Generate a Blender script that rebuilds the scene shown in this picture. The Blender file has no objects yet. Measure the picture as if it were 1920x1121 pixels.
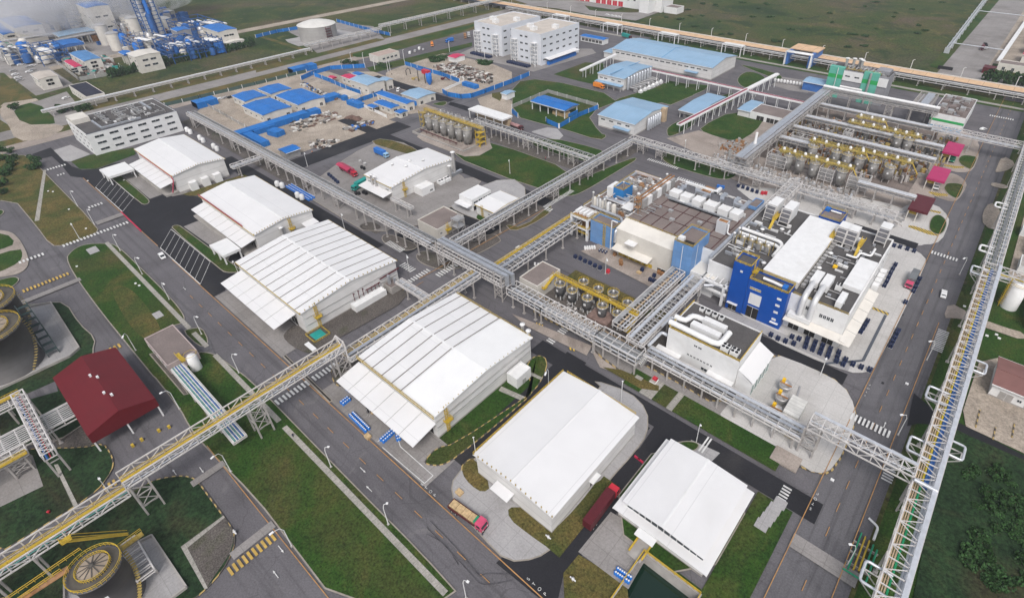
import bpy,math,random
from mathutils import Vector,Matrix
random.seed(7)
sc=bpy.context.scene
COL=sc.collection
CAM_H=135.0
R=((0.76700622,0.64154302,-0.01113605),(0.35230994,-0.4355878,-0.82833627),(-0.53626408,0.63141573,-0.56012054))
FPX,CX,CY=1046.236,1035.607,459.26
cd=bpy.data.cameras.new('camera');cam=bpy.data.objects.new('camera',cd);COL.objects.link(cam)
cd.sensor_width=36.0;cd.lens=FPX/1920*36;cd.clip_start=1;cd.clip_end=12000
cd.shift_x=(960-CX)/1920;cd.shift_y=(CY-560.5)/1920
m=Matrix(((R[0][0],-R[1][0],-R[2][0]),(R[0][1],-R[1][1],-R[2][1]),(R[0][2],-R[1][2],-R[2][2]))).to_4x4()
m.translation=(0,0,CAM_H);cam.matrix_world=m;sc.camera=cam
SUN_EL,SUN_AZ=52.0,142.0
w=bpy.data.worlds.new('World');sc.world=w;w.use_nodes=True
nt=w.node_tree;bg=nt.nodes['Background']
sk=nt.nodes.new('ShaderNodeTexSky');sk.sky_type='NISHITA';sk.sun_disc=False
sk.sun_elevation=math.radians(SUN_EL);sk.sun_rotation=math.radians(SUN_AZ);sk.air_density=1.0;sk.dust_density=4.0;sk.ozone_density=1.0
hsv=nt.nodes.new('ShaderNodeHueSaturation');hsv.inputs['Saturation'].default_value=0.45
nt.links.new(sk.outputs[0],hsv.inputs['Color']);nt.links.new(hsv.outputs[0],bg.inputs[0]);bg.inputs[1].default_value=0.15
sd=bpy.data.lights.new('sun','SUN');sd.energy=1.4;sd.angle=math.radians(18);sd.color=(1.0,0.97,0.93)
so=bpy.data.objects.new('sun',sd);COL.objects.link(so)
az=math.radians(SUN_AZ);el=math.radians(SUN_EL)
d=Vector((math.sin(az)*math.cos(el),math.cos(az)*math.cos(el),math.sin(el)))
so.rotation_euler=d.to_track_quat('Z','Y').to_euler()
sc.view_settings.view_transform='Standard';sc.view_settings.look='None';sc.view_settings.gamma=1.0
sc.view_settings.exposure=0.17
sc.cycles.max_bounces=5;sc.cycles.volume_bounces=0;sc.cycles.caustics_reflective=False;sc.cycles.caustics_refractive=False
def G(px,py,z=0.0):
	a=(px-CX)/FPX;b=(py-CY)/FPX
	dx=R[0][0]*a+R[1][0]*b+R[2][0];dy=R[0][1]*a+R[1][1]*b+R[2][1];dz=R[0][2]*a+R[1][2]*b+R[2][2]
	t=(z-CAM_H)/dz
	return(round(dx*t,2),round(dy*t,2))
def T(ox,oy,pts,s=4.0):
	return[(ox+x/s,oy+y/s)for x,y in pts]
def GP(pts,z=0.0):return[G(x,y,z)for x,y in pts]
def RECT(x0,x1,y0,y1):return[(x0,y0),(x1,y0),(x1,y1),(x0,y1)]
def tag(o,label=None,cat=None,group=None,kind=None):
	if label:o['label']=label
	if cat:o['category']=cat
	if group:o['group']=group
	if kind:o['kind']=kind
	return o
def wl(o):
	v=Vector((0,0,0))
	while o is not None:
		v+=o.location;o=o.parent
	return v
def thing(name,label,cat,loc,group=None,rz=0):
	o=bpy.data.objects.new(name,None);COL.objects.link(o);o.location=loc;o.rotation_euler=(0,0,rz)
	o.empty_display_size=.5
	return tag(o,label,cat,group)
KIDS={}
def kids(o):return KIDS.get(o.name,[])
def copy_tree(o,parent=None,loc=None,rz=None):
	c=o.copy();COL.objects.link(c)
	if parent is not None:c.parent=parent;KIDS.setdefault(parent.name,[]).append(c)
	if loc is not None:c.location=loc
	if rz is not None:c.rotation_euler=(0,0,rz)
	for ch in list(kids(o)):copy_tree(ch,c)
	return c
class MB:
	def __init__(s):s.v=[];s.f=[];s.mi=[];s.cur=0;s.sm=[]
	def add(s,vs,fs,sm=False):
		n=len(s.v);s.v+=[tuple(p)for p in vs]
		s.f+=[tuple(i+n for i in f)for f in fs];s.mi+=[s.cur]*len(fs);s.sm+=[sm]*len(fs)
		return s
	def box(s,x0,x1,y0,y1,z0,z1):
		return s.add([(x0,y0,z0),(x1,y0,z0),(x1,y1,z0),(x0,y1,z0),(x0,y0,z1),(x1,y0,z1),(x1,y1,z1),(x0,y1,z1)],[(3,2,1,0),(4,5,6,7),(0,1,5,4),(1,2,6,5),(2,3,7,6),(3,0,4,7)])
	def beam(s,p,q,w=.3,h=None):
		h=h or w;p=Vector(p);q=Vector(q);d=(q-p)
		if d.length<1e-4:return s
		d.normalize();up=Vector((0,0,1))if abs(d.z)<.95 else Vector((1,0,0))
		a=d.cross(up).normalized()*(w/2);b=a.cross(d).normalized()*(h/2)
		vs=[p-a-b,p+a-b,p+a+b,p-a+b,q-a-b,q+a-b,q+a+b,q-a+b]
		return s.add(vs,[(0,1,2,3),(7,6,5,4),(0,4,5,1),(1,5,6,2),(2,6,7,3),(3,7,4,0)])
	def tube(s,pts,r,n=8,cap=True):
		pts=[Vector(p)for p in pts];N=len(pts);vs=[];ref=None
		for i,p in enumerate(pts):
			d=(pts[min(i+1,N-1)]-pts[max(i-1,0)]).normalized()
			up=Vector((0,0,1))if abs(d.z)<.9 else Vector((1,0,0))
			if ref is None or abs(ref.dot(d))>.95:ref=up
			a=d.cross(ref).normalized();b=a.cross(d).normalized();ref=b
			rr=r[i]if isinstance(r,(list,tuple))else r
			vs+=[p+(a*math.cos(2*math.pi*k/n)+b*math.sin(2*math.pi*k/n))*rr for k in range(n)]
		fs=[]
		for i in range(N-1):
			for k in range(n):fs.append((i*n+k,i*n+(k+1)%n,(i+1)*n+(k+1)%n,(i+1)*n+k))
		s.add(vs,fs,True)
		if cap:s.add(vs[:n][::-1],[tuple(range(n))]);s.add(vs[-n:],[tuple(range(n))])
		return s
	def lathe(s,x,y,prof,n=24,sm=True):
		vs=[(x+r*math.cos(2*math.pi*k/n),y+r*math.sin(2*math.pi*k/n),z)for r,z in prof for k in range(n)]
		fs=[(i*n+k,i*n+(k+1)%n,(i+1)*n+(k+1)%n,(i+1)*n+k)for i in range(len(prof)-1)for k in range(n)]
		s.add(vs,fs,sm)
		if prof[0][0]>.01:s.add(vs[:n][::-1],[tuple(range(n))])
		if prof[-1][0]>.01:s.add(vs[-n:],[tuple(range(n))])
		return s
	def ring(s,x,y,z,r,t=.1,n=24):
		return s.tube([(x+r*math.cos(2*math.pi*k/n),y+r*math.sin(2*math.pi*k/n),z)for k in range(n+1)],t,4,False)
	def prism(s,poly,z0,z1,bottom=False):
		n=len(poly);s.add([(x,y,z1)for x,y in poly],[tuple(range(n))])
		vs=[(x,y,z0)for x,y in poly]+[(x,y,z1)for x,y in poly]
		s.add(vs,[(i,(i+1)%n,(i+1)%n+n,i+n)for i in range(n)])
		if bottom:s.add([(x,y,z0)for x,y in poly][::-1],[tuple(range(n))])
		return s
	def flat(s,poly,z):return s.add([(x,y,z)for x,y in poly],[tuple(range(len(poly)))])
	def rail(s,pts,z,h=1.1,sp=3.0,t=.09):
		for(a,b)in zip(pts,pts[1:]):
			L=math.dist(a,b);n=max(1,int(L/sp))
			for hh in(h,h*.5):s.beam((a[0],a[1],z+hh),(b[0],b[1],z+hh),t)
			for i in range(n+1):
				x=a[0]+(b[0]-a[0])*i/n;y=a[1]+(b[1]-a[1])*i/n;s.beam((x,y,z),(x,y,z+h),t*.8)
		return s
	def build(s,name,mats,parent=None,label=None):
		if not isinstance(mats,(list,tuple)):mats=[mats]
		if parent is None:
			xs=[v[0]for v in s.v];ys=[v[1]for v in s.v];zs=[v[2]for v in s.v]
			off=Vector(((min(xs)+max(xs))/2,(min(ys)+max(ys))/2,min(zs)))
		else:off=wl(parent)
		me=bpy.data.meshes.new(name)
		me.from_pydata([(v[0]-off.x,v[1]-off.y,v[2]-off.z)for v in s.v],[],s.f)
		for mm in mats:me.materials.append(mm)
		me.polygons.foreach_set('material_index',s.mi);me.polygons.foreach_set('use_smooth',s.sm);me.update()
		o=bpy.data.objects.new(name,me);COL.objects.link(o)
		if parent is None:o.location=off
		else:o.parent=parent;KIDS.setdefault(parent.name,[]).append(o)
		if label:o['label']=label
		return o
def chaikin(p,n=2):
	for _ in range(n):
		q=[]
		for i in range(len(p)):
			a=p[i];b=p[(i+1)%len(p)]
			q+=[(a[0]*.75+b[0]*.25,a[1]*.75+b[1]*.25),(a[0]*.25+b[0]*.75,a[1]*.25+b[1]*.75)]
		p=q
	return p
def area(p):return sum(p[i][0]*p[(i+1)%len(p)][1]-p[(i+1)%len(p)][0]*p[i][1]for i in range(len(p)))/2
def inset(p,dd):
	if area(p)<0:p=p[::-1]
	out=[];n=len(p)
	for i in range(n):
		a,b,c=Vector(p[i-1]),Vector(p[i]),Vector(p[(i+1)%n])
		u=(b-a).normalized();v=(c-b).normalized();n1=Vector((-u.y,u.x));n2=Vector((-v.y,v.x))
		k=n1+n2
		if k.length<.2:k=n1
		k=k.normalized();cosv=max(.5,k.dot(n1));out.append(tuple(b+k*dd/cosv))
	return out
MAT={}
def nodes(name):
	m=bpy.data.materials.new(name);m.use_nodes=True;nt=m.node_tree
	return m,nt,nt.nodes['Principled BSDF']
def ramp(nt,fac,stops):
	r=nt.nodes.new('ShaderNodeValToRGB');e=r.color_ramp.elements
	while len(e)<len(stops):e.new(.5)
	for i,(p,c)in enumerate(stops):e[i].position=p;e[i].color=(*c,1)if len(c)==3 else c
	nt.links.new(fac,r.inputs[0]);return r.outputs[0]
def noise(nt,scale,detail=4,rough=.55,vec=None,dist=0):
	t=nt.nodes.new('ShaderNodeTexNoise');t.inputs['Scale'].default_value=scale;t.inputs['Detail'].default_value=detail
	t.inputs['Roughness'].default_value=rough;t.inputs['Distortion'].default_value=dist
	if vec is None:vec=pos(nt)
	nt.links.new(vec,t.inputs['Vector']);return t.outputs[0]
def pos(nt):
	for n in nt.nodes:
		if n.bl_idname=='ShaderNodeNewGeometry':return n.outputs['Position']
	return nt.nodes.new('ShaderNodeNewGeometry').outputs['Position']
def scaled(nt,sx,sy,sz=1):
	mp=nt.nodes.new('ShaderNodeMapping');mp.inputs['Scale'].default_value=(sx,sy,sz);nt.links.new(pos(nt),mp.inputs[0]);return mp.outputs[0]
def mix(nt,a,b,fac,mode='MIX'):
	x=nt.nodes.new('ShaderNodeMix');x.data_type='RGBA';x.blend_type=mode
	for s,v in((x.inputs[0],fac),(x.inputs[6],a),(x.inputs[7],b)):
		if isinstance(v,(int,float)):s.default_value=v
		elif isinstance(v,tuple):s.default_value=(*v,1)
		else:nt.links.new(v,s)
	return x.outputs[2]
def mth(nt,op,a,b=0.0):
	x=nt.nodes.new('ShaderNodeMath');x.operation=op
	for i,v in enumerate((a,b)):
		if isinstance(v,(int,float)):x.inputs[i].default_value=v
		else:nt.links.new(v,x.inputs[i])
	return x.outputs[0]
def bump(nt,bs,h,st=.3,dist=.1):
	b=nt.nodes.new('ShaderNodeBump');b.inputs['Strength'].default_value=st;b.inputs['Distance'].default_value=dist
	nt.links.new(h,b.inputs['Height']);nt.links.new(b.outputs[0],bs.inputs['Normal'])
def sep(nt):
	s=nt.nodes.new('ShaderNodeSeparateXYZ');nt.links.new(pos(nt),s.inputs[0]);return s.outputs
def lines(nt,axis,period,width):
	f=mth(nt,'FRACT',mth(nt,'MULTIPLY',sep(nt)[axis],1/period))
	return mth(nt,'LESS_THAN',f,width/period)
def M(name,col,rough=.6,metal=0.0,var=.12,scale=.35,dirt=0.0,dirtcol=(.18,.15,.12),lin=None,ribs=None,fine=0.0):
	if name in MAT:return MAT[name]
	m,nt,bs=nodes(name)
	n=noise(nt,scale,5)
	lo=tuple(max(0,c*(1-var*1.6))for c in col);hi=tuple(min(1,c*(1+var))for c in col)
	c=ramp(nt,n,[(.3,lo),(.7,hi)])
	if dirt:
		dn=noise(nt,scale*.3,7,.7,dist=.6)
		c=mix(nt,c,dirtcol,mth(nt,'MULTIPLY',ramp(nt,dn,[(.48,(0,0,0)),(.75,(1,1,1))]),dirt))
	if fine:
		c=mix(nt,c,tuple(x*.55 for x in col),mth(nt,'MULTIPLY',ramp(nt,noise(nt,2.2,3),[(.45,(0,0,0)),(.65,(1,1,1))]),fine))
	if lin:
		for ax,per,wd,k in lin:c=mix(nt,c,tuple(x*k for x in col),mth(nt,'MULTIPLY',lines(nt,ax,per,wd),.85))
	nt.links.new(c,bs.inputs['Base Color']);bs.inputs['Roughness'].default_value=rough;bs.inputs['Metallic'].default_value=metal;bs.inputs['Specular IOR Level'].default_value=.22
	if ribs:
		wv=nt.nodes.new('ShaderNodeTexWave');wv.bands_direction=ribs[0];wv.inputs['Scale'].default_value=ribs[1]
		nt.links.new(pos(nt),wv.inputs['Vector']);bump(nt,bs,wv.outputs['Fac'],.35,.08)
	MAT[name]=m;return m
white_roof_x=M('white_roof_sheet_x',(.71,.705,.71),.45,var=.02,scale=.12,dirt=.22,dirtcol=(.5,.49,.47),ribs=('Y',2.2),lin=[(1,12.3,.16,.8)])
white_roof_y=M('white_roof_sheet_y',(.71,.705,.71),.45,var=.02,scale=.12,dirt=.22,dirtcol=(.5,.49,.47),ribs=('X',2.2),lin=[(0,12.3,.16,.8)])
white_wall=M('white_cladding',(.66,.65,.64),.55,var=.05,scale=.25,dirt=.25,dirtcol=(.34,.31,.28),lin=[(2,3.3,.16,.62)])
plain_white=M('white_paint',(.72,.72,.72),.5,var=.04,scale=.5,dirt=.22,dirtcol=(.4,.37,.33))
cream=M('cream_render',(.62,.59,.54),.7,var=.06,scale=.3,dirt=.3,dirtcol=(.33,.3,.26))
steel_white=M('painted_steel',(.6,.575,.56),.5,.1,var=.1,scale=.6,dirt=.25,dirtcol=(.32,.29,.27))
steel_warm=M('primed_steel',(.42,.395,.38),.6,.1,var=.1,scale=.6,dirt=.3)
galv=M('galvanised_sheet',(.5,.52,.56),.35,.55,var=.1,scale=.7,dirt=.1,lin=[(0,3.1,.1,.6),(1,3.1,.1,.6)])
galv_plain=M('galvanised_pipe',(.5,.49,.485),.35,.5,var=.1,scale=.7)
tank_steel=M('tank_plate',(.3,.29,.28),.5,.15,var=.25,scale=.4,dirt=.3,lin=[(2,2.4,.12,.65)])
tank_dark=M('dark_tank_plate',(.12,.12,.125),.5,.2,var=.2,scale=.3,dirt=.3,lin=[(2,3,.12,.6)])
yellow=M('yellow_paint',(.52,.36,.045),.5,var=.12,scale=.8)
yellow_old=M('faded_yellow_paint',(.4,.3,.1),.6,var=.15,scale=.8)
blue_roof=M('blue_roof_sheet',(.014,.15,.48),.45,var=.1,scale=.2,dirt=.3,dirtcol=(.06,.14,.3),ribs=('X',2.0),lin=[(0,6.1,.12,.75)])
pale_blue=M('pale_blue_roof_sheet',(.25,.39,.54),.45,var=.06,scale=.1,dirt=.35,dirtcol=(.33,.41,.5),ribs=('X',2.0),lin=[(0,4.2,.14,.88)])
navy_clad=M('royal_blue_cladding',(.008,.075,.36),.45,var=.05,scale=.3,lin=[(2,1.2,.05,.8)])
tower_blue=M('weathered_blue_cladding',(.13,.27,.52),.5,var=.08,scale=.3,dirt=.35,dirtcol=(.26,.32,.42),lin=[(2,2.4,.08,.75),(0,4,.08,.8)])
hoard=M('blue_hoarding',(.015,.15,.45),.5,var=.1,scale=.3,lin=[(0,6,.2,1.5),(1,6,.2,1.5)])
red_roof=M('oxide_red_roof',(.125,.011,.016),.5,var=.06,scale=.15,ribs=('Y',2),lin=[(1,2.2,.08,.8)])
magenta=M('magenta_roof',(.4,.03,.12),.5,var=.06,scale=.3,lin=[(1,1.8,.1,.8)])
maroon=M('maroon_paint',(.095,.016,.022),.45,var=.08,scale=.8)
redp=M('red_paint',(.5,.03,.05),.45,var=.08,scale=.8)
brown_roof=M('weathered_flat_roof',(.2,.165,.155),.9,var=.12,scale=.12,dirt=.45,dirtcol=(.33,.28,.25),fine=.35)
dark_roof=M('dark_flat_roof',(.095,.09,.09),.9,var=.12,scale=.15,dirt=.3,dirtcol=(.17,.15,.145),fine=.4)
black=M('black_rubber',(.02,.02,.023),.7,var=.1)
navy=M('navy_crate',(.015,.025,.07),.5,var=.2,scale=.8)
drum_blue=M('blue_drum',(.02,.15,.5),.4,var=.1,scale=.8)
glass=M('dark_glass',(.03,.038,.045),.15,.0,var=.3,scale=.3)
dark_open=M('dark_interior',(.03,.028,.027),.9,var=.3)
orange=M('orange_paint',(.7,.22,.03),.5,var=.1)
greenp=M('green_paint',(.02,.25,.13),.5,var=.1)
tealp=M('teal_tarpaulin',(.02,.28,.25),.6,var=.12)
teal_clad=M('teal_cladding',(.12,.42,.33),.5,var=.07,scale=.3,lin=[(2,2.6,.1,.8)])
green_clad=M('green_cladding',(.03,.36,.1),.5,var=.07,scale=.3)
grey_clad=M('grey_cladding',(.27,.27,.29),.6,var=.08,scale=.3,lin=[(0,1.2,.08,.75)])
wood=M('timber',(.5,.36,.2),.7,var=.2,scale=1.5)
pinkw=M('pink_render',(.45,.37,.36),.7,var=.1,scale=.4,dirt=.3)
conc=M('concrete_wall',(.36,.34,.32),.85,var=.12,scale=.3,dirt=.4,dirtcol=(.18,.16,.15))
salmon=M('conveyor_belt_cover',(.62,.42,.26),.7,var=.1,scale=.2,lin=[(0,9,.4,.6)])
leafm=M('leaves',(.035,.085,.025),.8,var=.5,scale=.8)
bark=M('bark',(.12,.09,.06),.9,var=.3)
rust=M('rusty_steel',(.32,.16,.07),.8,var=.3,scale=.5,dirt=.4,dirtcol=(.5,.42,.3))
def ground_mat(name,stops,scale,detail=8,rough=.9,fine=(1.5,.25),patches=None,slab=None,streak=None,bmp=.4,cracks=0):
	m,nt,bs=nodes(name)
	c=ramp(nt,noise(nt,scale,detail,.62,dist=.5),stops)
	if patches:
		for sc_,col,lo,hi,k in patches:
			c=mix(nt,c,col,mth(nt,'MULTIPLY',ramp(nt,noise(nt,sc_,6,.6,dist=1.0),[(lo,(0,0,0)),(hi,(1,1,1))]),k))
	if streak:
		for ax,k in streak:
			v=scaled(nt,*((.015,.6)if ax==0 else(.6,.015)))
			c=mix(nt,c,(.0,.0,.0),mth(nt,'MULTIPLY',ramp(nt,noise(nt,1.0,4,vec=v),[(.5,(0,0,0)),(.72,(1,1,1))]),k))
	f=noise(nt,fine[0],3,.7)
	c=mix(nt,c,ramp(nt,f,[(.3,(.5-fine[1],)*3),(.7,(.5+fine[1],)*3)]),1.0,'OVERLAY')
	if slab:
		per,col,k=slab
		g=mth(nt,'MAXIMUM',lines(nt,0,per,.14),lines(nt,1,per,.14));c=mix(nt,c,col,mth(nt,'MULTIPLY',g,k))
	if cracks:
		v=nt.nodes.new('ShaderNodeTexVoronoi');v.feature='DISTANCE_TO_EDGE';v.inputs['Scale'].default_value=.07;nt.links.new(mixvec(nt),v.inputs['Vector'])
		c=mix(nt,c,(.02,.02,.02),mth(nt,'MULTIPLY',mth(nt,'LESS_THAN',v.outputs['Distance'],.006),cracks))
	nt.links.new(c,bs.inputs['Base Color']);bs.inputs['Roughness'].default_value=rough;bs.inputs['Specular IOR Level'].default_value=.2
	bump(nt,bs,f,bmp,.15);return m
def mixvec(nt):
	n=nt.nodes.new('ShaderNodeTexNoise');n.inputs['Scale'].default_value=.08;n.inputs['Detail'].default_value=3;nt.links.new(pos(nt),n.inputs['Vector'])
	v=nt.nodes.new('ShaderNodeVectorMath');v.operation='MULTIPLY_ADD';nt.links.new(n.outputs['Color'],v.inputs[0]);v.inputs[1].default_value=(14,14,0);nt.links.new(pos(nt),v.inputs[2]);return v.outputs[0]
lawn_m=ground_mat('lawn_grass',[(.3,(.011,.042,.005)),(.52,(.026,.062,.009)),(.7,(.068,.07,.018))],.06,9,.95,(1.8,.3),patches=[(.022,(.085,.062,.026),.5,.72,.7),(.25,(.07,.075,.02),.58,.7,.4),(.3,(.012,.035,.008),.55,.7,.5)],bmp=.9)
dry_m=ground_mat('dry_grass',[(.3,(.05,.06,.016)),(.6,(.12,.09,.03)),(.75,(.16,.12,.05))],.08,9,.95,(1.8,.3),patches=[(.04,(.03,.06,.012),.48,.62,.7)],bmp=.9)
dark_lawn_m=ground_mat('dark_undergrowth',[(.3,(.010,.024,.010)),(.55,(.018,.04,.015)),(.75,(.04,.045,.02))],.08,9,.95,(1.2,.35),patches=[(.03,(.05,.035,.02),.52,.68,.6)],bmp=1)  # darker green grass with brown patches, for the lower lawns and undergrowth
field_m=ground_mat('rough_grassland',[(.32,(.014,.034,.008)),(.46,(.036,.058,.013)),(.56,(.062,.064,.02)),(.68,(.09,.068,.045))],.014,14,.95,(.55,.3),patches=[(.004,(.085,.064,.045),.52,.66,.6),(.03,(.014,.036,.01),.54,.64,.8),(.07,(.12,.11,.03),.57,.68,.6),(.12,(.09,.06,.05),.6,.7,.6)],bmp=1)
asphalt_m=ground_mat('asphalt',[(.3,(.1,.094,.102)),(.7,(.145,.138,.148))],.03,8,.9,(2.5,.1),patches=[(.05,(.075,.072,.076),.52,.7,.55),(.12,(.22,.21,.205),.62,.74,.35)],streak=[(0,.3)],bmp=.2,cracks=.22)
asphalt_y=ground_mat('asphalt_cross',[(.3,(.10,.097,.105)),(.7,(.145,.14,.15))],.03,8,.9,(2.5,.1),patches=[(.05,(.07,.068,.074),.52,.7,.6),(.12,(.2,.19,.185),.64,.76,.3)],streak=[(1,.4)],bmp=.2,cracks=.15)
fresh_m=ground_mat('fresh_asphalt',[(.3,(.016,.016,.019)),(.7,(.025,.025,.03))],.05,8,.8,(2.5,.1),patches=[(.03,(.06,.056,.056),.56,.8,.5),(.2,(.045,.042,.04),.62,.74,.3)],bmp=.2)
conc_m=ground_mat('concrete_paving',[(.3,(.2,.187,.18)),(.7,(.29,.273,.265))],.05,9,.85,(2,.08),patches=[(.04,(.14,.128,.12),.5,.68,.55),(.2,(.11,.1,.09),.64,.76,.4)],slab=(5.0,(.13,.12,.11),.5),bmp=.1)
pale_m=ground_mat('pale_concrete_paving',[(.3,(.29,.282,.285)),(.7,(.39,.38,.38))],.05,9,.85,(2,.06),patches=[(.04,(.21,.2,.195),.52,.7,.5),(.25,(.17,.15,.13),.66,.78,.4)],slab=(5.0,(.2,.19,.185),.45),bmp=.1)
bright_m=ground_mat('bright_concrete_paving',[(.3,(.42,.405,.39)),(.7,(.53,.515,.5))],.05,9,.85,(2,.06),patches=[(.04,(.31,.29,.27),.52,.7,.5),(.25,(.25,.22,.19),.67,.78,.4)],slab=(5.0,(.28,.27,.26),.45),bmp=.1)
warm_m=ground_mat('stained_concrete',[(.3,(.25,.212,.185)),(.7,(.37,.32,.285))],.06,9,.85,(2,.1),patches=[(.07,(.14,.115,.1),.5,.66,.55)],slab=(4.0,(.25,.2,.18),.45),bmp=.1)
sand_m=ground_mat('sandy_yard',[(.3,(.26,.22,.18)),(.7,(.42,.36,.3))],.06,10,.95,(1.5,.18),patches=[(.05,(.22,.19,.16),.5,.64,.6),(.12,(.14,.12,.1),.62,.7,.5)],bmp=.5)
gravel_m=ground_mat('dark_gravel',[(.3,(.075,.066,.06)),(.7,(.13,.115,.105))],.12,9,.95,(2.6,.3),patches=[(.08,(.05,.06,.025),.55,.7,.5)],bmp=.8)
path_m=ground_mat('slab_path',[(.3,(.26,.25,.225)),(.7,(.36,.34,.31))],.2,6,.9,(2,.12),slab=(1.6,(.15,.14,.12),.5),bmp=.1)
kerb_m=M('concrete_kerb',(.3,.27,.235),.8,var=.15,scale=.6,dirt=.3)
def stripe_mat(name,a,b,period,kx=1,ky=1):
	m,nt,bs=nodes(name);s=sep(nt)
	f=mth(nt,'LESS_THAN',mth(nt,'FRACT',mth(nt,'ADD',mth(nt,'MULTIPLY',s[0],kx/period),mth(nt,'MULTIPLY',s[1],ky/period))),.5)
	c=mix(nt,a,b,f);c=mix(nt,c,(.25,.2,.16),mth(nt,'MULTIPLY',noise(nt,.5),.3))
	nt.links.new(c,bs.inputs['Base Color']);bs.inputs['Roughness'].default_value=.7;return m
kerb_yb=stripe_mat('yellow_black_kerb',(.035,.032,.03),(.42,.3,.1),2.6)
hatch_m=stripe_mat('yellow_black_hatching',(.65,.45,.03),(.03,.03,.03),1.5)
white_paint=M('road_paint_white',(.62,.62,.61),.7,var=.15,scale=.8,dirt=.4,dirtcol=(.25,.24,.24))
yellow_paint=M('road_paint_yellow',(.5,.33,.08),.7,var=.15,scale=.8,dirt=.4,dirtcol=(.2,.18,.17))
orange_line=M('road_line_orange',(.42,.23,.09),.7,var=.15,scale=.8,dirt=.4,dirtcol=(.2,.17,.15))
LV=[0.02]
def lv():LV[0]+=.002;return LV[0]
ISL=[]
def inside(pt,poly):
	c=False;x,y=pt;n=len(poly)
	for i in range(n):
		(x1,y1),(x2,y2)=poly[i],poly[i-1]
		if(y1>y)!=(y2>y)and x<(x2-x1)*(y-y1)/(y2-y1)+x1:c=not c
	return c
def lift(poly):
	cx=sum(p[0]for p in poly)/len(poly);cy=sum(p[1]for p in poly)/len(poly)
	return .17 if any(inside((cx,cy),q)for q in ISL)else 0.0
def sheet(name,poly,mat,smooth=0):
	if smooth:poly=chaikin(poly,smooth)
	if area(poly)<0:poly=poly[::-1]
	return tag(MB().flat(poly,lv()+lift(poly)).build(name,mat),kind='structure')
def island(name,poly,mat,kerb=kerb_m,smooth=2,h=.14,kw=.32):
	if smooth:poly=chaikin(poly,smooth)
	if area(poly)<0:poly=poly[::-1]
	ISL.append(poly);z=lv();tag(MB().prism(poly,z-.01,z+h).build('kerb',kerb),kind='structure')
	tag(MB().flat(inset(poly,kw),z+h+.012).build(name,mat),kind='structure')
gm=MB().flat(RECT(-5000,2500,-1500,6000),0)
POND=[(-27.2,64.8),(-15.2,65.6),(-8,65.6),(-8,40),(-27.2,40)]
POND=[(-27.2,50),(-15.0,50),(-15.0,65.4),(-27.2,65.4)]
def frame_flat(b,X0,X1,Y0,Y1,x0,x1,y0,y1,z):
	for r in((X0,x0,Y0,Y1),(x1,X1,Y0,Y1),(x0,x1,Y0,y0),(x0,x1,y1,Y1)):b.flat(RECT(*r),z)
PX0,PX1,PY0,PY1=-28.5,-14.2,52.0,65.6
g=MB();frame_flat(g,-5000,2500,-1500,6000,PX0,PX1,PY0,PY1,0);tag(g.build('ground',field_m),kind='structure')
g=MB();frame_flat(g,-520,-21,-160,480,PX0-100,PX0-99,PY0,PY1,.012);
def site(n,r,mm,z):g=MB();g.flat(RECT(*r),z);tag(g.build(n,mm),kind='structure')
site('road',(-440,PX0,-170,480),asphalt_m,.012)
g=MB()
for r in((PX0,PX1,-170,PY0),(PX0,PX1,PY1,480),(PX1,11.5,-170,480)):g.flat(RECT(*r),.012)
tag(g.build('road',asphalt_m),kind='structure')
sheet('road',RECT(-3.5,11,20,500),asphalt_y)
sheet('road',RECT(-300,-278,110,300),asphalt_y)
sheet('grass',RECT(12.5,90,-60,500),lawn_m)
sheet('grass_verge',RECT(-600,-440,-60,1400),dry_m)
sheet('public_road',RECT(-482,-464,-60,1400),conc_m)
sheet('gravel_strip',RECT(-452,-440,-60,300),warm_m)
sheet('grass_verge',RECT(-600,-490,255,480),field_m)
sheet('works_yard',RECT(-1250,-620,-60,240),conc_m)
sheet('works_track',RECT(-632,-618,-60,470),sand_m)
sheet('grass_verge',RECT(-618,-497,60,250),field_m)
sheet('works_yard',GP([(0,205),(70,190),(125,172),(160,215),(60,262),(0,225)]),conc_m)
sheet('lawn',GP(T(0,0,[(90,810),(270,760),(450,920),(300,945),(160,935)])),lawn_m,1)
sheet('waste_ground',GP(T(0,0,[(0,800),(80,800),(170,940),(420,930),(500,960),(330,1050),(120,1060),(60,930),(0,870)])),sand_m,1)
sheet('path',GP(T(0,0,[(30,775),(270,740),(290,755),(90,810),(0,800)])),sand_m)
sheet('grass_verge',GP(T(0,0,[(0,550),(30,550),(250,740),(0,780)])),dry_m)
sheet('car_park',GP(T(0,0,[(40,545),(220,420),(350,500),(560,640),(270,720)])),conc_m)
sheet('road',GP([(560,70),(600,105),(720,73),(700,50),(600,40),(540,60)]),conc_m)
sheet('tank_pad',GP(T(480,0,[(220,300),(620,225),(830,265),(320,350),(240,320)])),pale_m)
sheet('verge',GP(T(480,0,[(0,520),(900,290),(970,300),(700,370),(0,548)])),dry_m)
sheet('lawn',GP(T(480,0,[(720,400),(1640,175),(1640,205),(1230,330),(1100,370),(840,430),(730,432)])),lawn_m,1)
sheet('lawn',GP(T(480,0,[(830,510),(1620,320),(1620,350),(1300,440),(900,545),(860,540)])),lawn_m)
sheet('yard',GP([(455,165),(560,135),(700,135),(770,160),(830,205),(770,210),(620,265),(570,285),(500,300),(420,260),(370,210),(400,180)]),sand_m)
sheet('yard',GP([(460,300),(540,275),(620,275),(745,230),(720,222),(830,205),(770,190),(560,225),(460,240),(440,255)]),sand_m)
island('sand_yard',GP(T(480,0,[(965,560),(1000,530),(1350,420),(1420,400),(1920,520),(1920,620),(1600,740),(1450,720),(1000,600)])),sand_m,smooth=1)
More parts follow.
